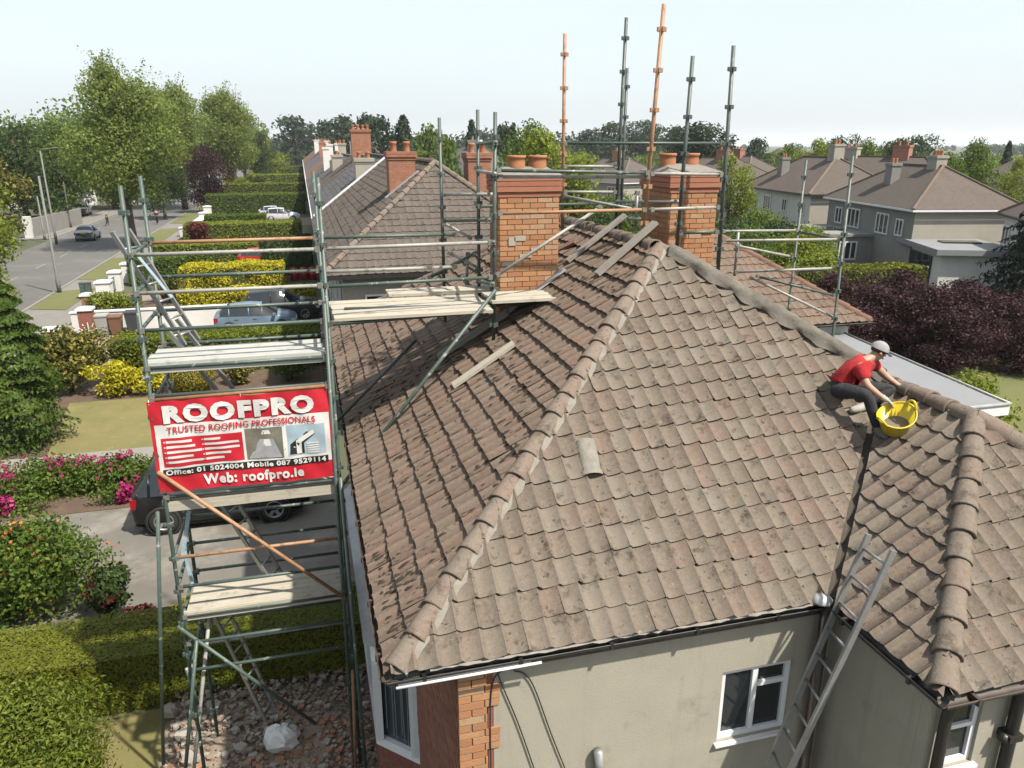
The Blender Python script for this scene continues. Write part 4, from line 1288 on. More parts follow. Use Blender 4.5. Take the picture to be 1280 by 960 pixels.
hand('wrR', 'haR', 1, -1); hand('wrL', 'haL', 1, 1)
body = skin_mesh('body', bv, be, br, 'skin', man)
# face
b = MB()
nose = hv + face_dir * .086 - hup * .008
b.add([nose + hup * .03 - face_dir * .012, nose + side * .016 - hup * .012 - face_dir * .012, nose - side * .016 - hup * .012 - face_dir * .012, nose + face_dir * .022 - hup * .008],
      [[0, 1, 3], [0, 3, 2], [1, 2, 3]])
for s in (-1, 1):
    e = hv + side * s * .082 - face_dir * .012 - hup * .004
    b.lathe(e, [(.0, -.008), (.018, -.005), (.020, .004), (.0, .008)], 8, 'Y')
b.build('nose_and_ears', 'skin', man)
b = MB()
for s in (-1, 1):
    e = hv + face_dir * .078 + side * s * .031 + hup * .016
    b.lathe(e, [(0, -.008), (.009, 0), (0, .008)], 8)
    b.beam(e + hup * .018 - side * .014, e + hup * .018 + side * .014, .008, .006)
b.build('eyes_and_brows', 'eye_dark', man)
MB().beam(hv + face_dir * .078 - hup * .048 - side * .022, hv + face_dir * .078 - hup * .048 + side * .022, .01, .01).build('mouth', 'shirt_red', man)
# hair under the cap
b = MB(); vs = []; fs = []
for i in range(5):
    th = math.radians(62 + i * 14)
    for k in range(13):
        a = math.radians(70 + 220 * k / 12)
        q = face_dir * math.cos(a) * .094 + side * math.sin(a) * .087
        vs.append(hv + q * (math.sin(th) * 1.02) + hup * (.035 + .09 * math.cos(th)))
fs = [[i * 13 + k, i * 13 + k + 1, (i + 1) * 13 + k + 1, (i + 1) * 13 + k] for i in range(4) for k in range(12)]
b.add(vs, fs, .5, True); b.build('hair', 'hair_dark', man)
# cap with peak
b = MB(); vs = []; fs = []
for i in range(6):
    th = math.radians(4 + i * 17)
    for k in range(18):
        a = 2 * math.pi * k / 18
        vs.append(hv - face_dir * .004 + (face_dir * math.cos(a) * .106 + side * math.sin(a) * .098) * math.sin(th) + hup * (.030 + .098 * math.cos(th)))
fs = [[i * 18 + k, i * 18 + (k + 1) % 18, (i + 1) * 18 + (k + 1) % 18, (i + 1) * 18 + k] for i in range(5) for k in range(18)] + [[k for k in range(18)][::-1]]
b.add(vs, fs, .5, True)
cap = b.build('cap', 'cap_grey', man)
b = MB(); vs = []
for rr, dz in ((.100, .030), (.165, .008)):
    for k in range(9):
        a = math.radians(-58 + 116 * k / 8)
        vs.append(hv + face_dir * math.cos(a) * rr + side * math.sin(a) * (.098 if rr < .15 else .085) + hup * (dz + .012 - .012 * abs(math.sin(a))))
vs += [v - hup * .008 for v in vs]
fs = [[k, k + 1, 10 + k, 9 + k] for k in range(8)] + [[27 + k, 28 + k, 19 + k, 18 + k] for k in range(8)] + [[9 + k, 10 + k, 28 + k, 27 + k] for k in range(8)]
b.add(vs, fs, .5, True); b.build('peak', 'cap_navy', cap)
# shirt: torso and short sleeves, a little outside the body
def ext(a, b_, f):
    return W[a].lerp(W[b_], f)
sv_ = [W['pelvis'].lerp(W['waist'], .15), W['waist'], W['chest'], ext('chest', 'neck', .62), W['shR'], ext('shR', 'elR', .80), W['shL'], ext('shL', 'elL', .55), W['pelvis'] - (W['waist'] - W['pelvis']) * .12]
skin_mesh('t_shirt', sv_, [(8, 0), (0, 1), (1, 2), (2, 3), (2, 4), (4, 5), (2, 6), (6, 7)],
          [(.150, .130), (.145, .125), (.158, .132), .078, .086, .068, .086, .064, (.14, .12)], 'shirt_red', man, root=1)
tv = [W['pelvis'], W['hipR'], ext('hipR', 'knR', .5), W['knR'], ext('knR', 'anR', .5), W['anR'], W['hipL'], ext('hipL', 'knL', .5), W['knL'], ext('knL', 'anL', .5), W['anL'], W['pelvis'].lerp(W['waist'], .5)]
skin_mesh('trousers', tv, [(11, 0), (0, 1), (1, 2), (2, 3), (3, 4), (4, 5), (0, 6), (6, 7), (7, 8), (8, 9), (9, 10)],
          [(.145, .125), .105, .088, .070, .062, .052, .105, .088, .070, .062, .052, (.128, .108)], 'denim_black', man, root=0)
for a, t in (('anR', 'toR'), ('anL', 'toL')):
    d = (W[t] - W[a]).normalized()
    skin_mesh('boot', [W[a] - d * .03, W[a] + d * .02 + Vector((0, 0, -.03)), W[a].lerp(W[t], .6) + Vector((0, 0, -.012)), W[t]], [(0, 1), (1, 2), (2, 3)], [.052, .055, .046, .036], 'boot_grey' if t == 'toR' else 'glove_grey', man)
for wr, ha in (('wrR', 'haR'), ('wrL', 'haL')):
    d = (W[ha] - W[wr]).normalized(); p = W[wr]
    s = d.cross(Vector((0, 0, 1))).normalized()
    gv = [p - d * .012, p + d * .025, p + d * .06]; gr = [.034, (.041, .032), (.043, .030)]; ge = [(0, 1), (1, 2)]
    for k in range(4):
        off = (k - 1.5) * .021; a = p + d * .09 + s * off; j = len(gv)
        gv += [a, a + d * .036 + Vector((0, 0, -.013)), a + d * .056 + Vector((0, 0, -.040))]; gr += [.0125, .0115, .0105]; ge += [(2, j), (j, j + 1), (j + 1, j + 2)]
    th = -1 if wr == 'wrR' else 1; j = len(gv)
    gv += [p + d * .055 + s * th * .036, p + d * .09 + s * th * .052 + Vector((0, 0, -.014))]; gr += [.0145, .0115]; ge += [(1, j), (j, j + 1)]
    skin_mesh('glove', gv, ge, gr, 'glove_grey', man)
# white print on the back of the shirt: a short worn band
b = MB()
for px, py in ((1060, 459), (1064, 456), (1068, 452.5), (1073, 449)):
    p = aty(px, py, 6.82); b.box(p, (.02, .012, .012), rz=.4)
b.build('back_print', 'vinyl_white', man)
done()

# ------------------------------------------------------------------ rubber tub
pn = Vector((-TP, 0, 1)).normalized()
tc = atp(1121, 541, (AX0, AY0, EZ), (-TP, 0, 1)) + pn * .05
tub = thing('tub', 'yellow flexible rubber tub resting on the return roof by the roofer', 'tub', tuple(tc))
ax = (Vector((-.42, -.38, 1))).normalized()
e1 = ax.cross(Vector((0, 1, 0))).normalized(); e2 = ax.cross(e1)
def tub_ring(prof, n=28, ov=1.0):
    vs = []; fs = []
    for r, h in prof:
        for k in range(n):
            a = 2 * math.pi * k / n
            vs.append(tc + (e1 * math.cos(a) * r + e2 * math.sin(a) * r * .92) + ax * (h + (.018 * math.cos(2 * a) if h > .2 else 0)))
    for i in range(len(prof) - 1):
        for k in range(n):
            fs.append([i * n + k, i * n + (k + 1) % n, (i + 1) * n + (k + 1) % n, (i + 1) * n + k])
    return vs, fs
vs, fs = tub_ring([(0.0, 0), (.115, 0), (.14, .03), (.182, .20), (.19, .235), (.203, .238), (.203, .222), (.189, .215), (.178, .225), (.128, .03), (0.0, .022)])
MB().add(vs, fs, .5, True).build('tub_wall', 'plastic_yellow', tub)
vs, fs = tub_ring([(0, .075), (.08, .085), (.142, .07)])
MB().add(vs, fs, .5, True).build('rubble_load', 'board_dark', tub)
for s in (-1, 1):
    pts_ = []
    for k in range(9):
        a = math.radians(-24 + 48 * k / 8) + (0 if s > 0 else math.pi)
        lift = .075 * math.sin(math.pi * k / 8)
        pts_.append(tc + (e1 * math.cos(a) + e2 * math.sin(a) * .92) * (.197 + .012 * math.sin(math.pi * k / 8)) + ax * (.23 + lift))
    MB().path(pts_, .013, 8).build('handle', 'plastic_yellow', tub)
done()
# hand tools by the roofer
p = atp(1110, 548, (AX0, AY0, EZ), (-TP, 0, 1)) + pn * .06

# ------------------------------------------------------------------ ground, road, gardens
mat('earth', (0.085, 0.095, 0.045), (0.12, 0.12, 0.065), 0.08, 0.95, spots=[((0.05, 0.07, 0.03), 0.03, .45, .6)])
mat('asphalt', (0.15, 0.147, 0.14), (0.12, 0.118, 0.112), 0.5, 0.9, 0.2, 60, spots=[((0.19, 0.187, 0.18), .25, .52, .7)])
mat('footpath', (0.25, 0.24, 0.22), (0.20, 0.19, 0.178), 0.7, 0.92, 0.15, 50)
mat('concrete_drive', (0.21, 0.195, 0.17), (0.15, 0.14, 0.122), 0.55, 0.92, 0.25, 60, spots=[((0.30, 0.28, 0.24), .45, .50, .66), ((0.10, 0.092, 0.082), 1.3, .60, .78)])
mat('pink_drive', (0.33, 0.25, 0.205), (0.27, 0.205, 0.17), 1.0, 0.92, 0.2, 60)
mat('lawn_dry', (0.24, 0.205, 0.075), (0.17, 0.165, 0.05), 0.9, 0.95, 0.6, 70, spots=[((0.30, 0.235, 0.10), 2.2, .55, .75)])
mat('lawn_green', (0.13, 0.145, 0.04), (0.165, 0.165, 0.055), 0.5, 0.95, 0.6, 70)
mat('soil', (0.15, 0.095, 0.06), (0.10, 0.065, 0.042), 2.2, 0.97, 0.7, 30)
mat('kerb_stone', (0.32, 0.30, 0.265), (0.25, 0.24, 0.21), 1.2, 0.92, 0.2, 40)
mat('line_white', (0.32, 0.32, 0.31), (0.24, 0.24, 0.23), 3, 0.8)
mat('water_sea', (0.18, 0.26, 0.32), (0.22, 0.30, 0.36), 0.002, 0.25)
mat('hedge_core', (0.04, 0.055, 0.008), (0.025, 0.036, 0.006), 3, 0.95)
mat('far_hill', (0.10, 0.13, 0.11), (0.13, 0.155, 0.13), 0.004, 0.95)

def sheet_(name, poly, z, m):
    o = MB().add([(p[0], p[1], z) for p in poly], [list(range(len(poly)))]).build(name, m)
    return structure(o)
def rect(x0, x1, y0, y1):
    return [(x0, y0), (x1, y0), (x1, y1), (x0, y1)]
g = MB(); gx = [-4000, -900, -250, -80, 0, 80, 250, 900, 4000]; gy = [-200, 0, 80, 250, 600, 1300, 2600]
g.add([(x, y, 0.0) for y in gy for x in gx], [[j * 9 + i, j * 9 + i + 1, (j + 1) * 9 + i + 1, (j + 1) * 9 + i] for j in range(6) for i in range(8)])
structure(g.build('ground', 'earth'))
sheet_('sea', [(-12000, 2590), (14000, 2590), (14000, 15000), (-12000, 15000)], -.4, 'water_sea')
g = MB()
hv_ = []; hn = 60
for i in range(hn + 1):
    x = -3500 + 8000 * i / hn
    hgt = 14 + 26 * mnoise.noise(Vector((x * .0011, 3, 0))) + 10 * mnoise.noise(Vector((x * .005, 9, 0)))
    if x > 900: hgt -= (x - 900) * .014
    hv_ += [(x, 2300, -1), (x, 2420, max(.2, hgt)), (x, 2590, -1)]
g.add(hv_, [[i * 3 + k, (i + 1) * 3 + k, (i + 1) * 3 + k + 1, i * 3 + k + 1] for i in range(hn) for k in range(2)], .5, True)
structure(g.build('hills', 'far_hill'))
# road with kerbs, footpath and verges
sheet_('road', rect(-25.2, -16.3, -60, 420), .008, 'asphalt')
sheet_('side_road', [(-120, 72), (-25.2, 66), (-25.2, 75), (-120, 80)], .012, 'asphalt')
sheet_('footpath', rect(-16.15, -12.75, -60, 420), .05, 'footpath')
sheet_('far_footpath', rect(-28.4, -25.35, 88, 420), .05, 'footpath')
structure(MB().bx(-16.3, -16.15, -60, 420, -.05, .11).build('kerb', 'kerb_stone'))
structure(MB().bx(-25.35, -25.2, 88, 420, -.05, .11).build('kerb', 'kerb_stone'))
for i, (ya, yb) in enumerate(((-20, 8), (13, 22), (27, 44.5), (48.8, 56.2), (59.3, 72), (79, 96), (101, 118), (123, 150), (155, 240))):
    structure(sheet_('grass_verge', [(-16.1, ya + .8), (-13.95, ya), (-13.95, yb), (-16.1, yb - .8)], .075, 'lawn_green'))
for i in range(38):
    y = 2 + i * 6.5
    structure(MB().bx(-20.8, -20.68, y, y + 2.4, .011, .016).build('lane_marking', 'line_white'))
structure(MB().bx(-25.05, -24.95, 84, 400, .011, .016).build('lane_marking', 'line_white'))
# front gardens
sheet_('driveway', rect(-12.75, .9, 14.0, 20.4), .03, 'concrete_drive')
sheet_('flower_bed', rect(-12.5, .2, 20.4, 23.6), .04, 'soil')
structure(MB().bx(-12.6, .4, 23.6, 24.7, -.05, .10).build('garden_path', 'kerb_stone'))
sheet_('lawn', [(-8.35, 24.75), (.2, 24.75), (.2, 30.3), (-9.1, 30.3)], .035, 'lawn_dry')
sheet_('flower_bed', [(-12.5, 24.75), (-8.35, 24.75), (-9.1, 30.3), (.2, 30.3), (.2, 35.4), (-12.5, 35.4)], .022, 'soil')
sheet_('driveway', rect(-12.75, .9, 35.6, 44.6), .03, 'pink_drive')
sheet_('flower_bed', rect(-12.5, .2, 44.7, 50.6), .022, 'soil')
sheet_('garden_path', rect(-12.7, .2, 50.7, 53.6), .03, 'pink_drive')
sheet_('lawn', rect(-12.5, .2, 59, 72), .03, 'lawn_green')
sheet_('driveway', rect(-12.75, .9, 96, 106), .03, 'pink_drive')
sheet_('lawn', rect(-12.5, .2, 73, 95.8), .022, 'lawn_green')
sheet_('lawn', [(-12.5, 9.0), (-2.85, 9.0), (-2.85, 12.0), (-12.5, 12.0)], .03, 'lawn_dry')
sheet_('rear_lawn', rect(9.5, 34, -4, 60), .02, 'lawn_green')
sheet_('rear_patio', rect(.93, 9.5, -4, 5.3), .03, 'footpath')

# ------------------------------------------------------------------ rubble beside the tower
mat('rubble_grey', (0.46, 0.42, 0.36), (0.32, 0.29, 0.245), 6, 0.95, 0.5, 40)
mat('rubble_brown', (0.34, 0.265, 0.20), (0.24, 0.185, 0.14), 6, 0.95, 0.5, 40)
mat('rubble_brick', (0.46, 0.23, 0.14), (0.34, 0.17, 0.10), 6, 0.95, 0.5, 40)
b = MB(); nx, ny = 34, 30
vs = []
for j in range(ny + 1):
    for i in range(nx + 1):
        x = -2.95 + 3.85 * i / nx; y = 8.2 + 4.0 * j / ny
        e = min(i, nx - i, j, ny - j) / 5
        vs.append((x, y, .02 + min(1, e) * (.10 + .22 * max(0, mnoise.noise(Vector((x * .9, y * .9, 2)))) + .06 * mnoise.noise(Vector((x * 4, y * 4, 2))))))
b.add(vs, [[j * (nx + 1) + i, j * (nx + 1) + i + 1, (j + 1) * (nx + 1) + i + 1, (j + 1) * (nx + 1) + i] for j in range(ny) for i in range(nx)], .5, True)
rub = tag(b.build('rubble_heap', 'rubble_brown', org=(-1, 10, 0)), 'spread of broken brick and mortar rubble under the scaffold tower', 'rubble')
def chunk(c, s, g_):
    vs = []
    for z in (-.4, .45):
        n = 5
        for k in range(n):
            a = 2 * math.pi * k / n + g_.uniform(-.4, .4)
            r = s * g_.uniform(.55, 1.0)
            vs.append((c[0] + math.cos(a) * r, c[1] + math.sin(a) * r, c[2] + z * s * g_.uniform(.6, 1)))
    return vs, [[4, 3, 2, 1, 0], [5, 6, 7, 8, 9]] + [[k, (k + 1) % 5, 5 + (k + 1) % 5, 5 + k] for k in range(5)]
gr = random.Random(5)
for m, n, s in (('rubble_grey', 2200, .036), ('rubble_brown', 3600, .034), ('rubble_brick', 1000, .036)):
    b = MB()
    for i in range(n):
        x, y = gr.uniform(-2.8, .75), gr.uniform(8.3, 12.1)
        if m == 'rubble_brick' and gr.random() < .75: x, y = gr.gauss(-.5, .45), gr.gauss(10.3, .5)
        b.add(*chunk((x, y, .16 + .10 * max(0, mnoise.noise(Vector((x * .9, y * .9, 2)))) + gr.uniform(-.02, .06)), s * (.35 + 2.0 * gr.random() ** 5), gr), gr.random())
    o = stuff(b.build('rubble_pieces', m, rub, org=(-1, 10, 0)))
for px, py, s, lab in ((213, 890, .18, 'pale masonry lump beside the hedge foot'), (228, 918, .15, 'pale masonry lump between the two green raking tubes'), (268, 884, .20, 'square pale masonry lump against the timber prop'), (240, 950, .17, 'grey masonry lump at the foot of the raking tube'), (300, 935, .13, 'small grey masonry lump beside the plastic sack')):
    p = atz(px, py, .2)
    b = MB(); b.add(*chunk(p, s, gr), .5)
    o = tag(b.build('stone', 'rubble_grey', org=p), lab, 'stone', 'masonry lumps on the rubble')
# crumpled plastic sack
p = atz(352, 922, .35)
b = MB(); vs = []; fs = []
for i in range(9):
    th = math.pi * i / 8
    for k in range(14):
        a = 2 * math.pi * k / 14
        r = .27 * (1 + .45 * mnoise.noise(Vector((math.cos(a) * 2.3, math.sin(a) * 2.3, i * .7))))
        vs.append((p.x + math.sin(th) * math.cos(a) * r * 1.0, p.y + math.sin(th) * math.sin(a) * r * .8, p.z + math.cos(th) * .22 * (1 + .3 * mnoise.noise(Vector((a * 2, i * .9, 3))))))
fs = [[i * 14 + k, i * 14 + (k + 1) % 14, (i + 1) * 14 + (k + 1) % 14, (i + 1) * 14 + k] for i in range(8) for k in range(14)]
b.add(vs, fs, .5)
tag(b.build('plastic_sack', 'vinyl_white', org=p), 'crumpled white plastic sack lying on the rubble', 'sack')

# ------------------------------------------------------------------ hedges and shrubs
def hedge(label, x0, x1, y0, y1, h, m, n, leaf, name='hedge', group='hedges of the front gardens', lump=.05, cat='hedge', z0=.02, spread=.7):
    t = thing(name, label, cat, ((x0 + x1) / 2, (y0 + y1) / 2, z0), group=group)
    done()
    MB().bx(x0 + .06, x1 - .06, y0 + .06, y1 - .06, z0 - .05, h - .06).build('core', 'hedge_core', t, org=t.location)
    lx, ly, lz = x1 - x0, y1 - y0, h - z0
    ar = np.array([lx * ly * 1.3, lx * lz, lx * lz * .35, ly * lz, ly * lz])
    idx = NR.choice(5, n, p=ar / ar.sum())
    u, v = NR.random(n), NR.random(n)
    P = np.zeros((n, 3)); Nn = np.zeros((n, 3))
    for k, (nx_, ny_, nz_) in enumerate(((0, 0, 1), (0, -1, 0), (0, 1, 0), (-1, 0, 0), (1, 0, 0))):
        s = idx == k
        Nn[s] = (nx_, ny_, nz_)
        if k == 0: P[s] = np.stack([x0 + u[s] * lx, y0 + v[s] * ly, np.full(s.sum(), h)], 1)
        elif k in (1, 2): P[s] = np.stack([x0 + u[s] * lx, np.full(s.sum(), y0 if k == 1 else y1), z0 + v[s] * lz], 1)
        else: P[s] = np.stack([np.full(s.sum(), x0 if k == 3 else x1), y0 + u[s] * ly, z0 + v[s] * lz], 1)
    d = lump * (np.sin(P[:, 0] * 2.1 + P[:, 2] * 3) + np.sin(P[:, 1] * 3.3 + P[:, 0] * 1.1) + NR.normal(0, .5, n)) * .6
    P += Nn * d[:, None]
    V = leaf_quads(P, Nn, leaf, .6, spread)
    V -= np.array(t.location)
    quads_mesh('foliage', V, NR.random(n), m, t)
    return t
def bush(label, c, rx, ry, h, m, n, leaf, flowers=None, name='shrub', group='garden shrubs', k=14, seed=1, cat='shrub', asp=.55, stem=True, shape='round', low=.05):
    t = thing(name, label, cat, c, group=group); done()
    lb = crown_lobes(h * .22, h * .82, rx, ry, k, shape, .48, seed)
    P, d, _ = lobes_pts(lb, n, .5)
    P[:, 2] = np.maximum(P[:, 2], low * NR.random(n) + .02)
    quads_mesh('foliage', leaf_quads(P, d, leaf, asp, .75), NR.random(n), m, t)
    if flowers:
        fm, fn, fs_, zlo = flowers
        P, d, _ = lobes_pts(lb, fn * 4, .08, .5)
        kx = np.array([mnoise.noise(Vector((q[0] * 1.6 + seed, q[1] * 1.6, q[2] * 1.6))) for q in P])
        s = np.argsort(-kx)[:fn]
        P = P[s] * np.array([1.04, 1.04, 1.03]); d = d[s]
        quads_mesh('blossom', leaf_quads(P, d, fs_, .9, .5), NR.random(len(P)), fm, t)
    if stem:
        g_ = random.Random(seed)
        b_ = MB()
        for i in range(5):
            L = lb[g_.randrange(len(lb))]
            b_.path([(g_.uniform(-.1, .1), g_.uniform(-.1, .1), 0), (L[0] * .5, L[1] * .5, L[2] * .6), (L[0], L[1], L[2])], [.035, .025, .01], 5)
        b_.build('stems', 'bark', t, org=(0, 0, 0))
    return t
hedge('broad clipped hedge with sunny flat top beside the rubble', -9.5, .55, 12.05, 13.45, 1.10, 'leaf_hedge_lit', 60000, .05, lump=.02, spread=.28)
bush('loose bright green shrub in front of the flat topped hedge', (-5.0, 11.1, 0), 1.6, 1.0, 1.35, 'leaf_bush', 19000, .085, k=30, seed=3, asp=.35)
bush('loose green shrub with long leaves at the edge of the dry lawn', (-4.3, 10.2, 0), 1.1, .8, 1.0, 'leaf_bush', 10000, .085, k=22, seed=13, asp=.35)
bush('large green shrub with orange flowers behind the flat topped hedge', (-6.6, 15.7, 0), 2.3, 1.25, 2.15, 'leaf_green', 17000, .11, ('petal_orange', 420, .085, 0), k=28, seed=5)
bush('small dark shrub with red tips beside the concrete driveway', (-4.55, 15.1, 0), .55, .5, 1.35, 'leaf_dark', 2200, .11, ('leaf_russet', 220, .11, 0), k=9, seed=6)
bush('low brown mound of dead foliage by the driveway edge', (-3.9, 14.5, 0), .6, .4, .55, 'leaf_russet', 900, .10, k=7, seed=8)
bush('small yellow shrub beside the scaffold foot', (-2.75, 13.9, 0), .45, .35, 1.1, 'leaf_yellow', 900, .10, k=7, seed=9)
for i, (x, w, s) in enumerate(((-9.3, 1.5, 21), (-7.4, 1.35, 22), (-5.7, 1.25, 23), (-4.1, 1.1, 25))):
    bush(('pink flowering rhododendron nearest the conifer along the driveway', 'pink flowering rhododendron between its neighbours along the driveway', 'pink flowering rhododendron close to the tail of the black car', 'pink flowering rhododendron behind the black car')[i],
         (x, 21.9, .03), w, .95, .85, 'leaf_green', 3800, .11, ('petal_pink', 330, .10, 0), k=14, seed=s, group='rhododendrons along the driveway')
bush('low magenta flower clump at the driveway edge beside the car', (-5.6, 20.7, .03), .75, .35, .55, 'leaf_green', 700, .09, ('petal_pink', 420, .10, 0), k=8, seed=31, group='rhododendrons along the driveway')
bush('low magenta flower clump under the dark pink bush', (-8.0, 20.8, .03), .9, .35, .5, 'leaf_green', 700, .09, ('petal_pink', 380, .10, 0), k=8, seed=32, group='rhododendrons along the driveway')
bush('dark purple leaved low shrub at the driveway edge', (-9.3, 20.6, .03), .8, .5, .9, 'leaf_purple', 1500, .10, k=8, seed=33)
bush('variegated cream and green shrub at the end of the dry lawn', (-9.4, 31.9, .02), 1.75, 1.4, 2.7, 'leaf_variegated', 7000, .17, k=22, seed=41)
bush('bright yellow spreading shrub beside the variegated bush', (-7.6, 31.0, .02), 1.1, .8, 1.5, 'leaf_yellow', 3200, .13, k=12, seed=42)
bush('yellow green shrub at the lawn corner behind the scaffold', (-6.4, 30.9, .02), .9, .7, 1.15, 'leaf_yellow', 1800, .13, k=10, seed=43)
tb = thing('topiary_ball', 'clipped golden topiary ball on the lawn edge', 'shrub', (-4.75, 30.6, .02), group='garden shrubs'); done()
P, d, _ = lobes_pts([(0, 0, .60, .80, .75, .62)], 7000, .06)
P[:, 2] = np.maximum(P[:, 2], .02)
quads_mesh('foliage', leaf_quads(P, d, .06, .6, .35), NR.random(7000), 'leaf_gold', tb)
MB().lathe((0, 0, 0), [(0, .02), (.5, .04), (.7, .4), (.7, .8), (.4, 1.1), (0, 1.16)], 14).build('core', 'hedge_core', tb, org=(0, 0, 0))
bush('dark green rounded shrub by the neighbouring house front', (-1.2, 31.2, .02), 1.2, .8, 1.4, 'leaf_green', 3200, .12, k=12, seed=45)
bush('pale leaved shrub between the topiary ball and the green shrub', (-3.2, 31.2, .02), .8, .6, 1.1, 'leaf_variegated', 1500, .13, k=8, seed=46)
hedge('green hedge between the dry lawn and the pink driveway', -8.2, .2, 33.2, 35.2, 1.55, 'leaf_hedge', 11000, .14)
# conifer at the left edge
cf = thing('conifer', 'dense green conifer standing beside the dry lawn', 'tree', (-9.55, 26.2, 0)); done()
n = 26000
t_ = NR.random(n) ** .75; a = NR.random(n) * 6.283
lay = np.floor(t_ * 13); fr = t_ * 13 - lay
rr = (1.38 * (1 - t_ ** 2.6) + .14) * (1.05 - .33 * fr) * (1 + .14 * np.sin(a * 3 + lay * 1.7) + .08 * np.sin(a * 7 + lay)) * (1 - .35 * NR.random(n) ** 2)
P = np.stack([np.cos(a) * rr, np.sin(a) * rr, .15 + t_ * 5.75 - .12 * fr], 1)
d = np.stack([np.cos(a), np.sin(a), np.full(n, .45)], 1)
quads_mesh('crown', leaf_quads(P, d, .15, .45, .45, .5), NR.random(n), 'leaf_conifer', cf)
MB().path([(0, 0, -.1), (0, 0, 2), (0, 0, 5.6)], [.2, .15, .03], 8).build('trunk', 'bark', cf)
# hedges of the gardens beyond, by their tops in the photograph
def prow(label, y, depth, xa, xb, h, m, n=6000, leaf=.16, **kw):
    return hedge(label, xa, xb, y, y + depth, h, m, n, leaf, **kw)
prow('yellow privet hedge nearest the parked cars', 46.0, 1.6, -7.4, .1, 1.15, 'leaf_yellow', 7500, .15, lump=.12)
prow('yellow privet hedge beside the red drums', 54.6, 2.6, -8.5, -1.8, 1.35, 'leaf_yellow', 8000, .16, lump=.12)
prow('dark green hedge end behind the yellow privet', 56.5, 2.4, -12.0, -8.3, 1.8, 'leaf_green', 3500, .17)
prow('dark green hedge behind the red drums', 58.6, 3.0, -3.4, .2, 2.6, 'leaf_dark', 4000, .17)
prow('low green hedge beyond the yellow privet', 66.5, 3.0, -12.2, .1, 1.5, 'leaf_lime', 7000, .2)
prow('lime topped hedge in front of the parked silver cars', 83.0, 3.6, -12.0, -.6, 1.55, 'leaf_lime', 7500, .2)
prow('dark hedge alongside the parked silver cars', 95.0, 2.5, -11.3, -4.6, 1.4, 'leaf_green', 4200, .22)
prow('tall clipped dark hedge behind the parked silver cars', 112, 4.5, -13.0, .0, 2.7, 'leaf_green', 6500, .24)
prow('clipped hedge with pale top two gardens past the cars', 138, 4.5, -12.5, .2, 2.9, 'leaf_hedge', 4500, .3)
prow('clipped hedge by the far brick wall', 176, 6, -11, .2, 3.0, 'leaf_lime', 3500, .35)
prow('dark hedge at the far end of the gardens', 215, 8, -12, .2, 3.6, 'leaf_green', 3000, .45)
bush('low green shrub strip behind the white pillars', (-11.0, 47.3, .02), 1.6, .8, 1.1, 'leaf_lime', 2600, .16, k=10, seed=51)
bush('dark red round bush beside the white gate pillars', (-10.3, 78.5, .02), 1.5, 1.3, 2.6, 'leaf_russet', 2400, .22, k=9, seed=52)
bush('yellow conical shrub far along the gardens', (-12.6, 150, .02), 2.0, 1.8, 5.2, 'leaf_yellow', 1600, .35, k=9, seed=53, shape='cone')
bush('lime shrub beside the yellow cone far along the gardens', (-9.6, 160, .02), 3.2, 2.0, 4.2, 'leaf_lime', 2000, .35, k=10, seed=54)
bush('dark round shrub far along the gardens', (-7.6, 150, .02), 2.3, 2.0, 4.0, 'leaf_dark', 1700, .35, k=9, seed=55)
bush('wide pale green garden tree far along the gardens', (-8.4, 205, .02), 7.0, 5.0, 9.0, 'leaf_lime', 3500, .5, k=16, seed=56)
# cordyline: sword leaves from the ground
cd = thing('cordyline', 'spiky sword leaved plant on the pink driveway edge', 'plant', (-8.3, 50.0, .02)); done()
b = MB()
g_ = random.Random(3)
for i in range(150):
    a = g_.random() * 6.283; L = g_.uniform(1.1, 1.9); el = g_.uniform(.35, 1.4)
    h = Vector((math.cos(a), math.sin(a), 0)); s = Vector((-h.y, h.x, 0)) * .05
    p0 = Vector((g_.uniform(-.5, .5), g_.uniform(-.4, .4), .25)); p1 = p0 + h * L * .5 * math.cos(el) + Vector((0, 0, L * .5 * math.sin(el) + .2)); p2 = p0 + h * L * math.cos(el * .75) + Vector((0, 0, L * math.sin(el) * .75))
    b.add([p0 - s, p0 + s, p1 + s * .9, p1 - s * .9, p2], [[0, 1, 2, 3], [3, 2, 4]], g_.random())
b.build('leaves', 'leaf_variegated', cd, org=(0, 0, 0))
MB().path([(0, 0, 0), (0, 0, .45)], [.25, .15], 8).build('stem', 'bark', cd)

# ------------------------------------------------------------------ cars
def paint(name, c, rough=.25, metal=.3):
    m, nt, b_ = nodes_of(name)
    co = coords(nt, True)
    col = mixc(nt, ramp(nt, noise(nt, co, 2.5, 4), .4, .75), c, tuple(min(1, x * .75 + .03) for x in c))
    nt.links.new(col, b_.inputs['Base Color'])
    b_.inputs['Roughness'].default_value = rough; b_.inputs['Metallic'].default_value = metal
    b_.inputs['Coat Weight'].default_value = .12; b_.inputs['Specular IOR Level'].default_value = .35; b_.inputs['Coat Roughness'].default_value = .06
    MATS[name] = m
paint('paint_black', (0.004, 0.0045, 0.006), .35, 0); paint('paint_blue', (0.20, 0.30, 0.40), .3, .2); paint('paint_charcoal', (0.045, 0.048, 0.05))
paint('paint_silver', (0.75, 0.78, 0.82), .3, .1); paint('paint_greyblue', (0.62, 0.67, 0.75), .3, .1); paint('paint_red', (0.5, 0.02, 0.02), .3, 0); paint('paint_white', (0.70, 0.71, 0.72), metal=0)
mat('tyre', (0.014, 0.014, 0.014), (0.025, 0.024, 0.023), 9, .85)
mat('lamp_red', (0.42, 0.008, 0.012), (0.30, 0.006, 0.01), 5, .2)
mat('lamp_clear', (0.65, 0.66, 0.66), (0.5, 0.5, 0.5), 5, .15)
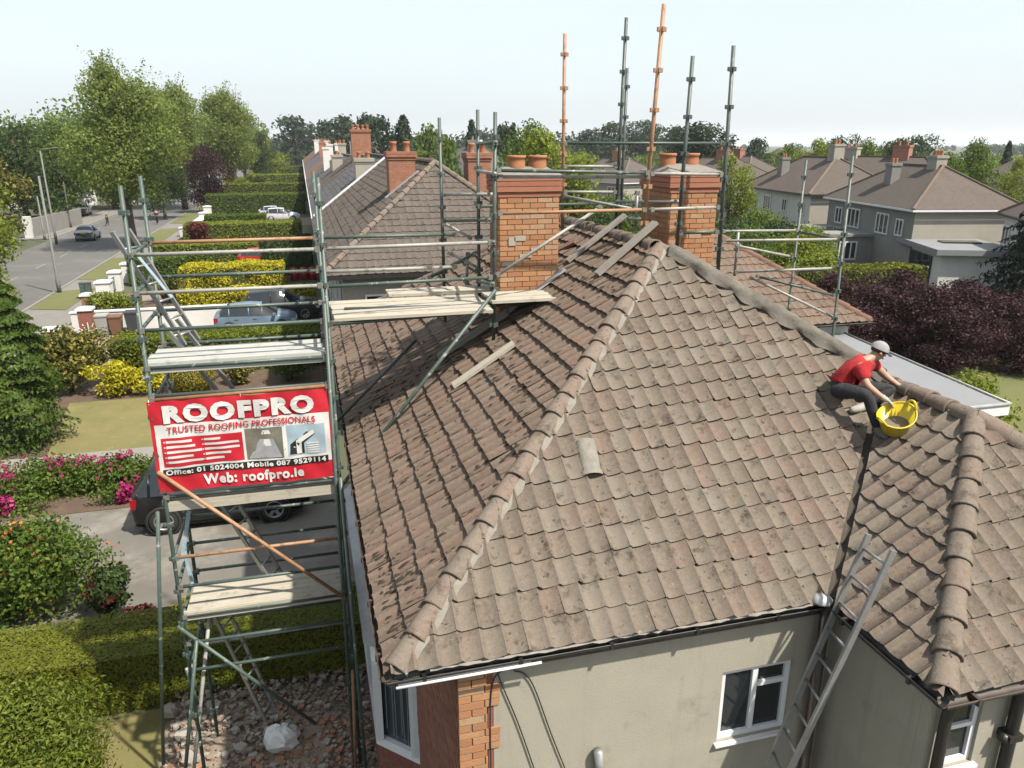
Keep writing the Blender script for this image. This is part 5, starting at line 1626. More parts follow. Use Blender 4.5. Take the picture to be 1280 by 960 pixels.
def car(label, loc, rz, pm, kind='suv', cat='car', name='parked_car', group=None, detail=True):
    t = thing(name, label, cat, loc, rz, group); done()
    O = (0, 0, 0)
    if kind == 'suv':
        st = [(-2.02, .42, .80, .95, .72, .70), (-1.97, .30, .98, 1.10, .84, .76), (-1.84, .26, 1.06, 1.20, .89, .76), (-1.56, .24, 1.06, 1.60, .90, .66), (-.45, .22, 1.02, 1.68, .905, .67), (.30, .22, .99, 1.62, .905, .66), (1.08, .22, .97, 1.10, .90, .74), (1.70, .24, .92, 1.03, .87, .70), (2.08, .28, .82, .92, .80, .66), (2.20, .40, .66, .72, .70, .60)]
        cab = (2, 6); wb, wr = 1.31, .355
    else:
        st = [(-2.02, .40, .76, .85, .70, .66), (-1.96, .28, .88, .98, .82, .70), (-1.72, .24, .93, 1.08, .85, .70), (-1.25, .22, .93, 1.40, .865, .58), (-.30, .20, .91, 1.46, .87, .60), (.35, .20, .89, 1.40, .87, .59), (1.10, .20, .87, .97, .86, .70), (1.62, .22, .80, .90, .82, .66), (1.95, .26, .70, .78, .76, .62), (2.05, .38, .56, .62, .66, .56)]
        cab = (2, 6); wb, wr = 1.26, .315
    rings = []
    for x, zb, zbelt, zt, w, rw in st:
        m_ = zb + (zbelt - zb) * .55
        right = [(w * .86, zb), (w * .98, zb + .12), (w, m_), (w * .965, zbelt), (rw, zt - .045), (rw * .78, zt)]
        rings.append([(x, -y, z) for y, z in right] + [(x, 0, zt + .015)] + [(x, y, z) for y, z in right[::-1]])
    nr = len(rings[0])
    body = MB(); glass = MB()
    vs = [p for r in rings for p in r]
    bf, gf = [], []
    for i in range(len(rings) - 1):
        for k in range(nr - 1):
            f = [i * nr + k, (i + 1) * nr + k, (i + 1) * nr + k + 1, i * nr + k + 1]
            sideg = k in (3, 8) and cab[0] <= i < cab[1]
            topg = k in (4, 5, 6, 7) and i in (cab[0], cab[1] - 1)
            (gf if sideg or topg else bf).append(f)
    bf.append([k for k in range(nr)][::-1]); bf.append([(len(rings) - 1) * nr + k for k in range(nr)])
    for i in range(len(rings) - 1):
        bf.append([i * nr, i * nr + nr - 1, (i + 1) * nr + nr - 1, (i + 1) * nr])
    bo = body.add(vs, bf, .5, True).build('body', pm, t, org=O)
    glass.add(vs, gf, .5, True).build('windows', 'glass', t, org=O)
    # pillars
    for s in (3, 8):
        for i in range(cab[0], cab[1] + 1):
            p, q = Vector(rings[i][s]), Vector(rings[i][s + 1])
            MB().tube(p, q, .030, n=6).build('pillar', pm, bo, org=O)
    for y in (-1, 1):
        for x in (-wb, wb):
            c = (x, y * .80, wr)
            s = 1 if y > 0 else -1
            w = MB(); w.lathe(c, [(wr * .62, s * .09), (wr * .9, s * .10), (wr, s * .06), (wr, -s * .10), (wr * .6, -s * .10)], 22, 'Y')
            wo = w.build('wheel', 'tyre', t, org=O)
            r_ = MB(); r_.lathe(c, [(0, s * .055), (wr * .2, s * .06), (wr * .22, s * .03), (wr * .22, s * .028)], 12, 'Y')
            r_.lathe(c, [(wr * .56, s * .03), (wr * .58, s * .092), (wr * .66, s * .095), (wr * .66, s * .05)], 22, 'Y')
            for k in range(5):
                a = 2 * math.pi * k / 5 + .3
                d = Vector((math.cos(a), 0, math.sin(a)))
                r_.beam(Vector(c) + d * wr * .12 + Vector((0, s * .055, 0)), Vector(c) + d * wr * .62 + Vector((0, s * .075, 0)), .075 * wr / .33, .02, up=(0, 1, 0))
            r_.build('rim', 'alu', wo, org=O)
            a_ = MB(); a_.lathe((x, y * (st[4][4] - .012), wr), [(wr * 1.0, s * .015), (wr * 1.18, s * .020), (wr * 1.2, -s * .06)], 22, 'Y')
            a_.lathe((x, y * (st[4][4] - .10), wr), [(0, s * .0), (wr * 1.13, s * .0)], 20, 'Y')
            a_.build('wheel_arch', 'tyre', bo, org=O)
    e = st[1]
    for y in (-1, 1):
        MB().box((e[0] + .06, y * (e[4] - .07), e[2] - .10), (.20, .18, .26 if kind == 'suv' else .2)).build('tail_light', 'lamp_red', t, org=O)
        MB().box((st[8][0] - .10, y * (st[8][4] - .10), .70 if kind == 'suv' else .62), (.24, .24, .15)).build('headlight', 'lamp_clear', t, org=O)
        MB().box((.95, y * (st[6][4] + .08), 1.04 if kind == 'suv' else .96), (.14, .18, .13)).build('mirror', pm, t, org=O)
        if detail:
            for x in (-.55, .35):
                MB().box((x - .35, y * (.915 if kind == 'suv' else .88), .90 if kind == 'suv' else .80), (.16, .03, .03)).build('door_handle', 'alu', t, org=O)
    MB().box((st[0][0] - .004, 0, .78), (.02, .50, .12)).build('number_plate', 'plastic_yellow', t, org=O)
    MB().bx(-2.0, 2.0, -.80, .80, .18, .26).build('underbody', 'tyre', t, org=O)
    return t
car('black off-road car parked on the concrete driveway beneath the banner', (-2.67, 19.42, .03), 0, 'paint_black', 'suv')
car('slate blue hatchback parked on the pink driveway', (-2.9, 40.9, .03), 0, 'paint_blue', 'hatch')
car('charcoal off-road car parked behind the blue hatchback', (-1.75, 43.6, .03), 0, 'paint_charcoal', 'suv')
car('red car half hidden behind the yellow privet hedge', (-3.4, 63.6, .03), 0, 'paint_red', 'hatch', detail=False)
car('silver car parked beside the dark hedge', (-2.9, 101.6, .03), 0, 'paint_silver', 'suv', detail=False)
car('pale blue car parked against the tall clipped hedge', (-4.0, 108, .03), 0, 'paint_greyblue', 'hatch', detail=False)
car('grey blue car driving along the road past the lamp post', (-21.6, 87.0, .015), math.radians(92), 'paint_greyblue', 'hatch', name='car', detail=False)
car('white car standing in the shade of the trees across the road', (-29.5, 118, .015), math.radians(95), 'paint_white', 'suv', detail=False)
car('pale car half hidden in the gardens far along the row', (-3.4, 152, .03), 0, 'paint_silver', 'hatch', detail=False)

# ------------------------------------------------------------------ walls, pillars, bins, street furniture
wl = thing('garden_wall', 'low white rendered wall with capping between two driveways', 'wall', (-8.4, 43.0, 0))
MB().bx(-12.0, -4.5, 42.55, 42.75, 0, 1.05).build('wall', 'render_white', wl)
MB().bx(-12.05, -4.45, 42.50, 42.80, 1.052, 1.12).build('coping', 'pvc_white', wl); done()
def pillar(label, x, y, w, h, m, capm='pvc_white', group='gate pillars along the footpath'):
    t = thing('gate_pillar', label, 'pillar', (x, y, .03), group=group)
    b_ = MB(); b_.bx(x - w / 2, x + w / 2, y - w / 2, y + w / 2, 0, h); b_.build('shaft', m, t)
    b_ = MB(); e = w / 2 + .07
    b_.add([(x - e, y - e, h + .002), (x + e, y - e, h + .002), (x + e, y + e, h + .002), (x - e, y + e, h + .002), (x - e, y - e, h + .10), (x + e, y - e, h + .10), (x + e, y + e, h + .10), (x - e, y + e, h + .10), (x, y, h + .2)],
           [[3, 2, 1, 0], [0, 1, 5, 4], [1, 2, 6, 5], [2, 3, 7, 6], [3, 0, 4, 7], [4, 5, 8], [5, 6, 8], [6, 7, 8], [7, 4, 8]])
    b_.build('capping', capm, t); done()
pillar('red brick gate pillar with white cap beside the wheelie bins', -10.95, 41.3, .62, 1.45, 'brick_red')
pillar('low white capped brick pillar nearest the variegated shrub', -12.3, 40.2, .7, .75, 'brick_red')
pillar('white capped brick pillar at the verge end of the green shrub strip', -12.5, 48.0, .55, 1.0, 'brick_pink')
pillar('white rendered pillar with dark gap next to the utility cabinet', -12.55, 52.2, .8, 1.05, 'render_white')
pillar('white rendered pillar between two dark gates', -12.5, 55.2, .7, 1.2, 'render_white')
pillar('white rendered pillar where the verge narrows', -12.4, 58.6, .7, 1.25, 'render_white')
for i, (x, y, h) in enumerate(((-11.6, 84.5, .9), (-12.4, 87, .9), (-12.3, 108, 1.5), (-12.3, 103, 1.1), (-12.3, 126, 2.0))):
    pillar(('low white pillar beside the dark red bush', 'low white pillar a step past the dark red bush', 'white pillar in front of the tall clipped hedge', 'stepped white pillar near the silver car', 'tall white pillar at the far clipped hedge')[i], x, y, .9, h, 'render_white')
wl = thing('garden_wall', 'white stepped wall along the footpath near the silver car', 'wall', (-12.2, 97, 0))
MB().bx(-12.5, -11.5, 95.2, 101.5, 0, .9).build('wall', 'render_white', wl); done()
# boundary railings glimpsed between the white pillars
gt = thing('metal_gate', 'dark metal gate between white pillars', 'gate', (-12.5, 53.7, 0))
for i in range(7):
    MB().tube((-12.5, 52.75 + i * .33, .1), (-12.5, 52.75 + i * .33, 1.0), .02, n=6).build('bar', 'pvc_black', gt)
for z in (.15, .95): MB().tube((-12.5, 52.6, z), (-12.5, 54.85, z), .022, n=6).build('rail', 'pvc_black', gt)
done()
cbn = thing('utility_cabinet', 'small green utility cabinet on the verge', 'cabinet', (-13.6, 52.2, .05))
MB().bx(-13.9, -13.3, 52.0, 52.4, .05, 1.05).build('box', 'steel_green', cbn); MB().bx(-13.93, -13.27, 51.97, 52.43, 1.052, 1.1).build('lid', 'steel_dark', cbn)
MB().bx(-13.62, -13.58, 51.985, 51.997, .1, 1.0).build('door_seam', 'pvc_black', cbn); done()
def wheelie(label, x, y, m, h=1.05):
    t = thing('wheelie_bin', label, 'bin', (x, y, .03), group='bins by the gate pillar')
    b_ = MB(); w0, w1 = .22, .29
    b_.add([(x - w0, y - w0, .08), (x + w0, y - w0, .08), (x + w0, y + w0, .08), (x - w0, y + w0, .08), (x - w1, y - w1 * 1.2, h), (x + w1, y - w1 * 1.2, h), (x + w1, y + w1 * 1.2, h), (x - w1, y + w1 * 1.2, h)],
           [[3, 2, 1, 0], [4, 5, 6, 7], [0, 1, 5, 4], [1, 2, 6, 5], [2, 3, 7, 6], [3, 0, 4, 7]])
    b_.build('container', m, t)
    MB().bx(x - .31, x + .31, y - .38, y + .38, h + .002, h + .07).build('lid', m, t)
    for s in (-1, 1): MB().tube((x + s * .18, y + .3, .1), (x + s * .26, y + .3, .1), .10, n=12).build('wheel', 'tyre', t)
    done()
mat('bin_dark', (0.045, 0.048, 0.06), (0.06, 0.063, 0.075), 4, .5); mat('bin_brown', (0.25, 0.12, 0.065), (0.2, 0.1, 0.055), 4, .55); mat('bin_grey', (0.45, 0.45, 0.43), (0.4, 0.4, 0.38), 4, .55)
wheelie('dark grey wheelie bin by the white wall', -8.95, 41.6, 'bin_dark', 1.15)
wheelie('brown wheelie bin between the dark bin and the gate pillar', -9.75, 41.7, 'bin_brown', .95)
wheelie('pale grey bin beside the striped gate', -10.35, 41.6, 'bin_grey', 1.05)
fg = thing('sunburst_gate', 'white sunburst iron gate leaf beside the brick gate pillar', 'gate', (-10.75, 40.6, 0))
for i in range(7):
    a = math.radians(10 + i * 27)
    MB().beam((-10.75, 40.6, .35), (-10.75 + math.cos(a) * .55, 40.6, .35 + math.sin(a) * .6), .05, .03).build('bar', 'pvc_white', fg)
MB().lathe((-10.75, 40.6, .35), [(0, -.04), (.09, -.03), (.09, .03), (0, .04)], 10, 'Y').build('boss', 'pvc_white', fg); done()
for i, x in enumerate((-1.1, -.45, .15)):
    t = thing('red_drum', 'glossy red plastic drum beside the yellow privet hedge', 'drum', (x, 56.2, .03), group='three red drums')
    MB().lathe((x, 56.2, .03), [(0, 0), (.27, 0), (.30, .05), (.30, .40), (.315, .42), (.30, .44), (.30, .78), (.26, .86), (0, .87)], 18).build('drum', 'plastic_red', t)
    MB().lathe((x, 56.2, .90), [(.10, 0), (.10, .05), (0, .05)], 10).build('bung', 'plastic_red', t); done()
def lamp_post(label, x, y, h, arm, dirx, m='pole_grey', name='street_lamp', tilt=(0, 0)):
    t = thing(name, label, 'street lamp' if arm else 'pole', (x, y, .05), group='poles along the road')
    p1 = Vector((x + tilt[0], y + tilt[1], h))
    MB().path([(x, y, 0), (x + tilt[0] * .12, y, h * .12), (x + tilt[0] * .13, y, h * .13), p1], [.13, .13, .095, .065], 10).build('post', m, t)
    if arm:
        MB().path([p1 + Vector((0, 0, -.05)), p1 + Vector((dirx * .15, 0, .12)), p1 + Vector((dirx * arm, 0, .30))], [.05, .045, .04], 8).build('arm', m, t)
        MB().box(p1 + Vector((dirx * (arm + .3), 0, .30)), (.75, .26, .14)).build('lantern', m, t)
    done()
lamp_post('tall pale street lamp with long arm on the far side of the road', -23.6, 83.4, 8.7, 1.6, 1)
lamp_post('slim utility pole on the grass verge beside the road', -15.9, 55.0, 7.4, 0, 1, 'pole_grey', 'utility_pole')
lamp_post('short pole at the road junction', -25.9, 88.0, 4.3, 0, 1, 'pole_grey', 'utility_pole')
lamp_post('thin grey pole beside the left hand trees', -23.5, 66.0, 4.0, 0, 1, 'pole_grey', 'utility_pole')
lamp_post('wooden pole by the parked white car', -26.5, 100, 5.2, 0, 1, 'bark', 'utility_pole')
wl = thing('garden_wall', 'grey garden wall with white end pier across the road', 'wall', (-28, 92, 0))
MB().add([(-27.6, 90.0, 0), (-26.2, 104, 0), (-26.2, 104, 1.9), (-27.6, 90.0, 1.9), (-27.9, 90.0, 0), (-26.5, 104, 0), (-26.5, 104, 1.9), (-27.9, 90, 1.9)], [[0, 1, 2, 3], [5, 4, 7, 6], [3, 2, 6, 7], [0, 3, 7, 4], [1, 5, 6, 2]]).build('wall', 'render_grey', wl)
MB().bx(-28.1, -27.4, 89.4, 90.0, 0, 2.2).build('pier', 'render_white', wl); done()
def walker(label, x, y, top, legs, rz):
    t = thing('person', label, 'person', (x, y, .05)); 
    c, s = math.cos(rz), math.sin(rz)
    def L(a, b_, z): return Vector((x + a * c - b_ * s, y + a * s + b_ * c, .05 + z))
    v = [L(0, 0, .92), L(0, 0, 1.2), L(0, 0, 1.42), L(0, 0, 1.52), L(.01, 0, 1.66), L(0, .2, 1.38), L(.05, .24, 1.1), L(.12, .24, .86), L(0, -.2, 1.38), L(-.05, -.24, 1.1), L(-.05, -.24, .86), L(0, .1, .88), L(.1, .1, .48), L(.05, .1, .06), L(0, -.1, .88), L(-.06, -.1, .48), L(-.22, -.1, .08)]
    e = [(0, 1), (1, 2), (2, 3), (3, 4), (2, 5), (5, 6), (6, 7), (2, 8), (8, 9), (9, 10), (0, 11), (11, 12), (12, 13), (0, 14), (14, 15), (15, 16)]
    skin_mesh('body', v, e, [.14, .13, .14, .055, .10, .06, .045, .035, .06, .045, .035, .085, .06, .045, .085, .06, .045], 'skin', t, 1)
    skin_mesh('jacket', v[:3] + [v[5], v[6], v[8], v[9]], [(0, 1), (1, 2), (2, 3), (3, 4), (2, 5), (5, 6)], [.165, .155, .165, .08, .065, .08, .065], top, t, 1)
    skin_mesh('trousers', [v[0], v[11], v[12], v[13], v[14], v[15], v[16]], [(0, 1), (1, 2), (2, 3), (0, 4), (4, 5), (5, 6)], [.155, .10, .078, .06, .10, .078, .06], legs, t, 1)
    skin_mesh('hair', [v[4] + Vector((0, 0, .01)), v[4] + Vector((0, 0, .06))], [(0, 1)], [.108, .085], 'hair_dark', t, 1)
    done()
walker('person in dark clothes walking on the footpath under the big tree', -17.4, 101.5, 'cap_navy', 'denim_black', 1.4)
walker('person in grey jacket crossing on the far side of the road', -22.8, 101.0, 'boot_grey', 'denim_black', .2)

# ------------------------------------------------------------------ trees
PROTO = {}
def tree_proto(key, h, h0, rx, ry, k, m, n, leaf, shape='round', lob=.42, seed=1, tr=.3, lean=0.0, asp=.6, wisp=0, sub=8):
    t = bpy.data.objects.new('tree', None); COL.objects.link(t)
    lb = crown_lobes(h0, h * .93, rx, ry, k, shape, lob, seed)
    P, d, _ = lobes_pts(lb, n, .55)
    rnd = NR.random(n)
    V = leaf_quads(P, d, leaf, asp, .8)
    if wisp:      # loose twigs standing out of the crown's top
        g_ = random.Random(seed + 5)
        Q = []
        for i in range(wisp):
            L = lb[g_.randrange(len(lb) // 2, len(lb))]
            a = g_.random() * 6.283; p0 = np.array(L[:3]); dr = np.array([math.cos(a) * .5, math.sin(a) * .5, 1.0])
            s = L[3] * g_.uniform(1.0, 1.75)
            for j in range(22):
                Q.append(p0 + dr * s * (.35 + .65 * j / 22) + NR.normal(0, .10 * L[3], 3))
        Q = np.array(Q)
        V = np.concatenate([V, leaf_quads(Q, np.tile([0, 0, 1.0], (len(Q), 1)), leaf * .85, asp, 1.2)])
        rnd = np.concatenate([rnd, NR.random(len(Q))])
    quads_mesh('crown', V, rnd, m, t)
    limb_mesh(h * .82, tr, h0, lb, random.Random(seed), t, lean=lean, sub=sub)
    PROTO[key] = [t, 0]
    return t
def conifer_proto(key, h, r, m, n, leaf, seed=1, layers=14):
    t = bpy.data.objects.new('tree', None); COL.objects.link(t)
    tt = NR.random(n) ** .8; a = NR.random(n) * 6.283
    lay = np.floor(tt * layers); fr = tt * layers - lay
    rr = (r * (1 - tt) + .12 * r) * (1.1 - .45 * fr) * (1 + .2 * np.sin(a * 5 + lay * 2.1)) * (1 - .4 * NR.random(n) ** 2)
    P = np.stack([np.cos(a) * rr, np.sin(a) * rr, .06 * h + tt * h * .94 - .3 * rr * .4], 1)
    d = np.stack([np.cos(a), np.sin(a), np.full(n, .3)], 1)
    quads_mesh('crown', leaf_quads(P, d, leaf, .35, .5, .9), NR.random(n), m, t)
    MB().path([(0, 0, -.1), (0, 0, h * .5), (0, 0, h * .97)], [r * .1, r * .06, .02], 8).build('trunk', 'bark', t, org=(0, 0, 0))
    PROTO[key] = [t, 0]
def plant(key, x, y, sc, label, group=None, rz=None, name='tree', cat='tree', z=0):
    t, used = PROTO[key]
    rz = R.random() * 6.28 if rz is None else rz
    if not used:
        PROTO[key][1] = 1
        t.location = (x, y, z); t.rotation_euler = (0, 0, rz); t.scale = sc if isinstance(sc, tuple) else (sc,) * 3
        o = t
    else:
        o = copy_tree(t, (x, y, z), rz, sc)
    o.name = name
    tag(o, label, cat, group)
    if not group and 'group' in o: del o['group']
    return o
tree_proto('plane', 16.4, 4.8, 5.9, 5.6, 34, 'leaf_road', 30000, .27, 'round', .38, 3, .38, wisp=70)
tree_proto('plane_tall', 18.5, 5.5, 7.0, 6.5, 30, 'leaf_road', 22000, .36, 'round', .40, 9, .4, wisp=50)
tree_proto('broad_dark', 11.5, 2.5, 6.0, 6.0, 24, 'leaf_dark', 10000, .36, 'round', .42, 12, .32)
tree_proto('broad_green', 10.0, 1.6, 5.0, 5.0, 22, 'leaf_green', 9500, .32, 'round', .42, 15, .3)
tree_proto('broad_lime', 9.0, 1.6, 3.6, 3.6, 18, 'leaf_lime', 7500, .26, 'round', .42, 18, .22)
tree_proto('russet', 9.5, 2.0, 4.2, 4.2, 16, 'leaf_variegated', 3800, .40, 'round', .42, 19, .25)
tree_proto('purple', 4.2, .35, 2.4, 2.2, 22, 'leaf_purple', 11000, .13, 'round', .42, 20, .12)
tree_proto('pine', 13.0, 5.0, 5.4, 5.0, 20, 'leaf_bluegreen', 5000, .45, 'flat', .40, 23, .35)
tree_proto('far_green', 14.0, 1.5, 7.0, 7.0, 16, 'leaf_green', 1500, 1.1, 'round', .46, 27, .4, sub=4)
tree_proto('far_dark', 14.0, 1.5, 6.0, 6.0, 16, 'leaf_bluegreen', 1500, 1.0, 'round', .46, 29, .4, sub=4)
conifer_proto('spruce', 8.5, 2.9, 'leaf_black', 12000, .28, 31)
conifer_proto('far_fir', 15.0, 3.6, 'leaf_bluegreen', 1500, 1.0, 33, 10)
plant('plane', -15.6, 77.6, 1.0, 'tall feathery plane tree on the verge rising above the road', rz=.4)
plant('plane_tall', -17.2, 124, (.95, .95, .95), 'second tall plane tree further along the verge', rz=1.1)
plant('plane_tall', -12.5, 150, (1.0, 1.0, 1.0), 'olive green plane tree behind the second plane', rz=2.2)
plant('plane_tall', -14.5, 185, (1.05, 1.05, 1.0), 'distant plane tree of the roadside row', 'distant roadside trees', rz=3.0)
plant('plane_tall', -15, 225, (1.05, 1.05, .95), 'distant plane tree of the roadside row', 'distant roadside trees', rz=4.0)
plant('broad_dark', -17.5, 108, (.62, .62, .78), 'dark leaved tree between the two plane trees', rz=.3)
plant('broad_dark', -8.8, 190, (.7, .7, 1.05), 'dark tree beyond the wide pale garden tree', rz=1.7)
PURP = plant('purple', -13.0, 117, (1.75, 1.75, 2.2), 'near black copper tree beside the far clipped hedge', rz=.2)
for i, (k, x, y, s, lab) in enumerate((('broad_dark', -30.2, 98, 1.0, 'dark broad tree behind the grey garden wall'), ('broad_green', -30.0, 112, 1.15, 'green broad tree over the parked white car'),
                                    ('broad_dark', -38.5, 108, 1.05, 'dark broad tree deeper in the wood across the road'), ('broad_green', -27.5, 128, 1.2, 'green broad tree meeting the plane trees over the road'),
                                    ('russet', -28.3, 82.5, .95, 'rusty green tree behind the street lamp'), ('broad_green', -26.6, 63, .92, 'fresh green tree at the road junction'),
                                    ('broad_lime', -19.9, 52, .95, 'bright green tree behind the conifer at the road edge'), ('broad_lime', -15.2, 40.5, .5, 'small bright tree just over the conifer'),
                                    ('broad_green', -42, 120, 1.1, 'green tree below the pink roofed house'), ('broad_dark', -36, 135, 1.1, 'dark tree beside the pink roofed house'),
                                    ('broad_lime', -30.5, 77.5, .95, 'lime tree between the rusty tree and the junction'), ('broad_green', -24, 150, 1.3, 'green tree closing the view along the road'))):
    plant(k, x, y, s, lab)
lm = thing('birch_stem', 'bare white birch stem among the far garden trees', 'tree', (-9, 215, 0)); done()
MB().path([(0, 0, 0), (.2, 0, 6), (.1, 0, 12)], [.25, .2, .08], 8).build('trunk', 'render_white', lm)
P, d, _ = lobes_pts(crown_lobes(7, 14, 2.2, 2.2, 10, 'round', .5, 4), 700, .6)
quads_mesh('crown', leaf_quads(P, d, .5, .6, .8), NR.random(700), 'leaf_lime', lm)
# right hand side
for i, (px, rg, h, rx, m) in enumerate(((715, 66, 5.6, 3.0, 'leaf_dark'), (735, 74, 5.2, 3.2, 'leaf_green'), (752, 62, 4.6, 2.6, 'leaf_dark'), (772, 76, 5.0, 3.0, 'leaf_green'), (790, 60, 4.4, 2.4, 'leaf_green'), (808, 74, 5.2, 3.0, 'leaf_dark'), (955, 66, 4.6, 3.0, 'leaf_green'), (985, 60, 4.2, 2.6, 'leaf_dark'))):
    d = ray(px, 180); s = rg / math.hypot(d.x, d.y)
    bush(('dark garden tree right of the near chimney', 'green garden tree under the slate roofed house', 'dark bush framed by two scaffold tubes', 'green bush below the white walled house', 'green bush seen past the ridge boards', 'dark tree behind the orange tube by the further chimney', 'green tree left of the rear scaffold tubes', 'dark bush behind the rear scaffold rails')[i],
         (d.x * s, d.y * s, 0), rx, rx * .9, h, m, 4200, .24, k=16, seed=100 + i, group='trees of the gardens between the chimneys')
for i, (x, y, s, lab) in enumerate(((24.2, 31.0, (.95, .95, .82), 'purple leaved tree where the clipped hedge starts'), (26.8, 29.6, (1.1, 1.1, .88), 'purple leaved tree at the middle of the clipped hedge'), (29.6, 28.6, (1.1, 1.1, .78), 'purple leaved tree beside the dark spruce'),
                                    (22.6, 27.2, (.8, .8, .62), 'low purple leaved tree beside the white extension wall'), (26.0, 25.6, (.9, .9, .62), 'low purple leaved tree over the grey flat roof'), (28.8, 24.5, (.8, .8, .55), 'low purple leaved tree above the green shrubs'), (28.4, 26.8, (1.15, 1.15, .78), 'broad purple leaved tree in the middle of the purple mass'), (24.6, 28.4, (1.1, 1.1, .78), 'purple leaved tree filling the gap beside the extension'), (31.4, 26.6, (1.1, 1.1, .74), 'purple leaved tree under the drooping spruce'), (26.4, 27.4, (1.1, 1.1, .8), 'purple leaved tree in front of the hedge middle'))):
    plant('purple', x, y, s, lab, 'purple leaved trees behind the flat roof')
plant('spruce', 34.2, 28.6, (1.15, 1.15, .98), 'dark drooping spruce beside the purple trees')
hedge('long clipped hedge behind the purple trees', 19.5, 34.5, 36.2, 38.2, 2.55, 'leaf_hedge_lit', 9000, .2, group='hedges of the rear gardens')
for i, (x, y, rx, h, m, lab) in enumerate(((27.5, 44, 2.6, 4.6, 'leaf_green', 'green garden tree in front of the pale blue house'), (31.5, 44.5, 2.8, 4.3, 'leaf_lime', 'fresh green bush in front of the grey house'), (34.5, 47, 2.6, 3.8, 'leaf_green', 'green bush below the grey house windows'),
                                         (26.0, 49.5, 2.4, 4.9, 'leaf_green', 'dark leafy tree left of the pale blue house'), (23.5, 41, 2.2, 3.6, 'leaf_green', 'rounded green bush at the start of the clipped hedge'), (30, 40.2, 2.0, 3.1, 'leaf_lime', 'pale green bush above the clipped hedge'), (25.2, 45.5, 2.8, 5.2, 'leaf_dark', 'dark leafy tree over the rear scaffold'), (29.4, 48.5, 2.6, 4.6, 'leaf_dark', 'dark tree under the white gable'), (22.0, 44, 2.2, 4.4, 'leaf_green', 'green bush beside the further chimney'))):
    bush(lab, (x, y, 0), rx, rx * .8, h, m, 5200, .20, k=18, seed=60 + i, group='bushes of the rear gardens')
for i, (x, y, rx, h, lab) in enumerate(((17.6, 15.6, 1.6, 2.4, 'bright green shrub just past the end of the grey flat roof'), (20.5, 18.4, 1.8, 2.3, 'pale green shrub behind the flat roof corner'), (15.6, 12.4, 1.3, 2.4, 'low bright shrub below the flat roof edge'))):
    bush(lab, (x, y, 0), rx, rx * .8, h, 'leaf_lime', 3600, .15, k=12, seed=80 + i, group='shrubs beside the flat roof')

# ------------------------------------------------------------------ neighbouring buildings
def roof_courses(parent, eo, u, v, ulen, slen, planes, m, ez, gauge=.30, tw=.26, name='roof_tiles', nseg=3, amp=.03, lift=.03):
    b_ = MB()
    for t in slope_tiles(eo, u, v, ulen, slen, planes, m, amp, gauge, tw, nseg, lift, .004, ez):
        b_.add(t[0], t[1], R.random(), True)
    return stuff(b_.build(name, m, parent))
def simple_chimney(parent, x0, x1, y0, y1, z0, z1, m, pots=2, capm=None):
    b_ = MB(); b_.bx(x0, x1, y0, y1, z0, z1 - .3)
    c = b_.build('chimney', m, parent)
    for i, o in enumerate((.03, .07, .07)):
        MB().bx(x0 - o, x1 + o, y0 - o, y1 + o, z1 - .298 + i * .1, z1 - .20 + i * .1 - .006).build('cap_course', capm or m, c)
    for i in range(pots):
        x = x0 + (x1 - x0) * (i + .5) / pots
        MB().lathe((x, (y0 + y1) / 2, z1), [(.12, 0), (.11, .25), (.13, .27), (.13, .34), (.09, .34)], 12).build('pot', 'clay_pot', c)
    return c
def brick_panel(b_, x0, x1, y, z0, z1, bl=.225, bh=.075):
    pass
# next house along the row
EZ2, P2 = 5.5, .755
N1 = thing('neighbour_house', 'neighbouring house with brown hipped tile roof and red chimneys', 'house', (4.5, 33, 0))
nx0, nx1, ny0, ny1 = .38, 8.72, 23.6, 43.0
nh = (nx1 - nx0) / 2; nrx = nx0 + nh; nrz = EZ2 + P2 * nh
MB().bx(.95, 8.4, 23.95, 42.98, 0, 5.45).build('wall', 'render_beige', N1)
window(N1, 1.6, 2.9, 3.4, 4.8, 23.95, mull=(.5,), inset=-.02)
window(N1, 5.0, 6.2, 3.4, 4.8, 23.95, mull=(.5,), inset=-.02)
for y in (25.4, 29.4, 34.2, 38.6):
    window(N1, y, y + 1.9, 3.5, 4.9, .95, 'X', mull=(.33, .66), inset=-.02)
    window(N1, y, y + 1.9, .9, 2.4, .95, 'X', mull=(.33, .66), inset=-.02)
b = MB(); b.bx(nx0 - .1, nx0 + .02, ny0 - .1, ny1, EZ2 - .14, EZ2 - .02); b.bx(nx0 + .02, nx1, ny0 - .1, ny0 + .02, EZ2 - .14, EZ2 - .02)
b.build('gutter', 'pvc_black', N1)  # gutter coloured black to stand in for the dark eave shadow
ro = MB()
ro.add([(nx0, ny0, EZ2), (nx1, ny0, EZ2), (nrx, ny0 + nh, nrz)], [[0, 1, 2]])
ro.add([(nx0, ny0, EZ2), (nrx, ny0 + nh, nrz), (nrx, ny1, nrz), (nx0, ny1, EZ2)], [[0, 1, 2, 3]])
ro.add([(nx1, ny0, EZ2), (nx1, ny1, EZ2), (nrx, ny1, nrz), (nrx, ny0 + nh, nrz)], [[0, 1, 2, 3]])
ro = ro.build('roof', 'underlay', N1)
L2 = nh * math.sqrt(1 + P2 * P2)
roof_courses(ro, (nx0, ny0, EZ2), (1, 0, 0), (0, 1, 0), nx1 - nx0, L2, [((nx0, ny0), (q2, -q2)), ((nx1, ny0), (-q2, -q2))], 'tile_far', P2)
roof_courses(ro, (nx0, ny1, EZ2), (0, -1, 0), (1, 0, 0), ny1 - ny0, L2, [((nx0, ny0), (-q2, q2))], 'tile_far', P2)
u_ = Vector((0, 0, .05))
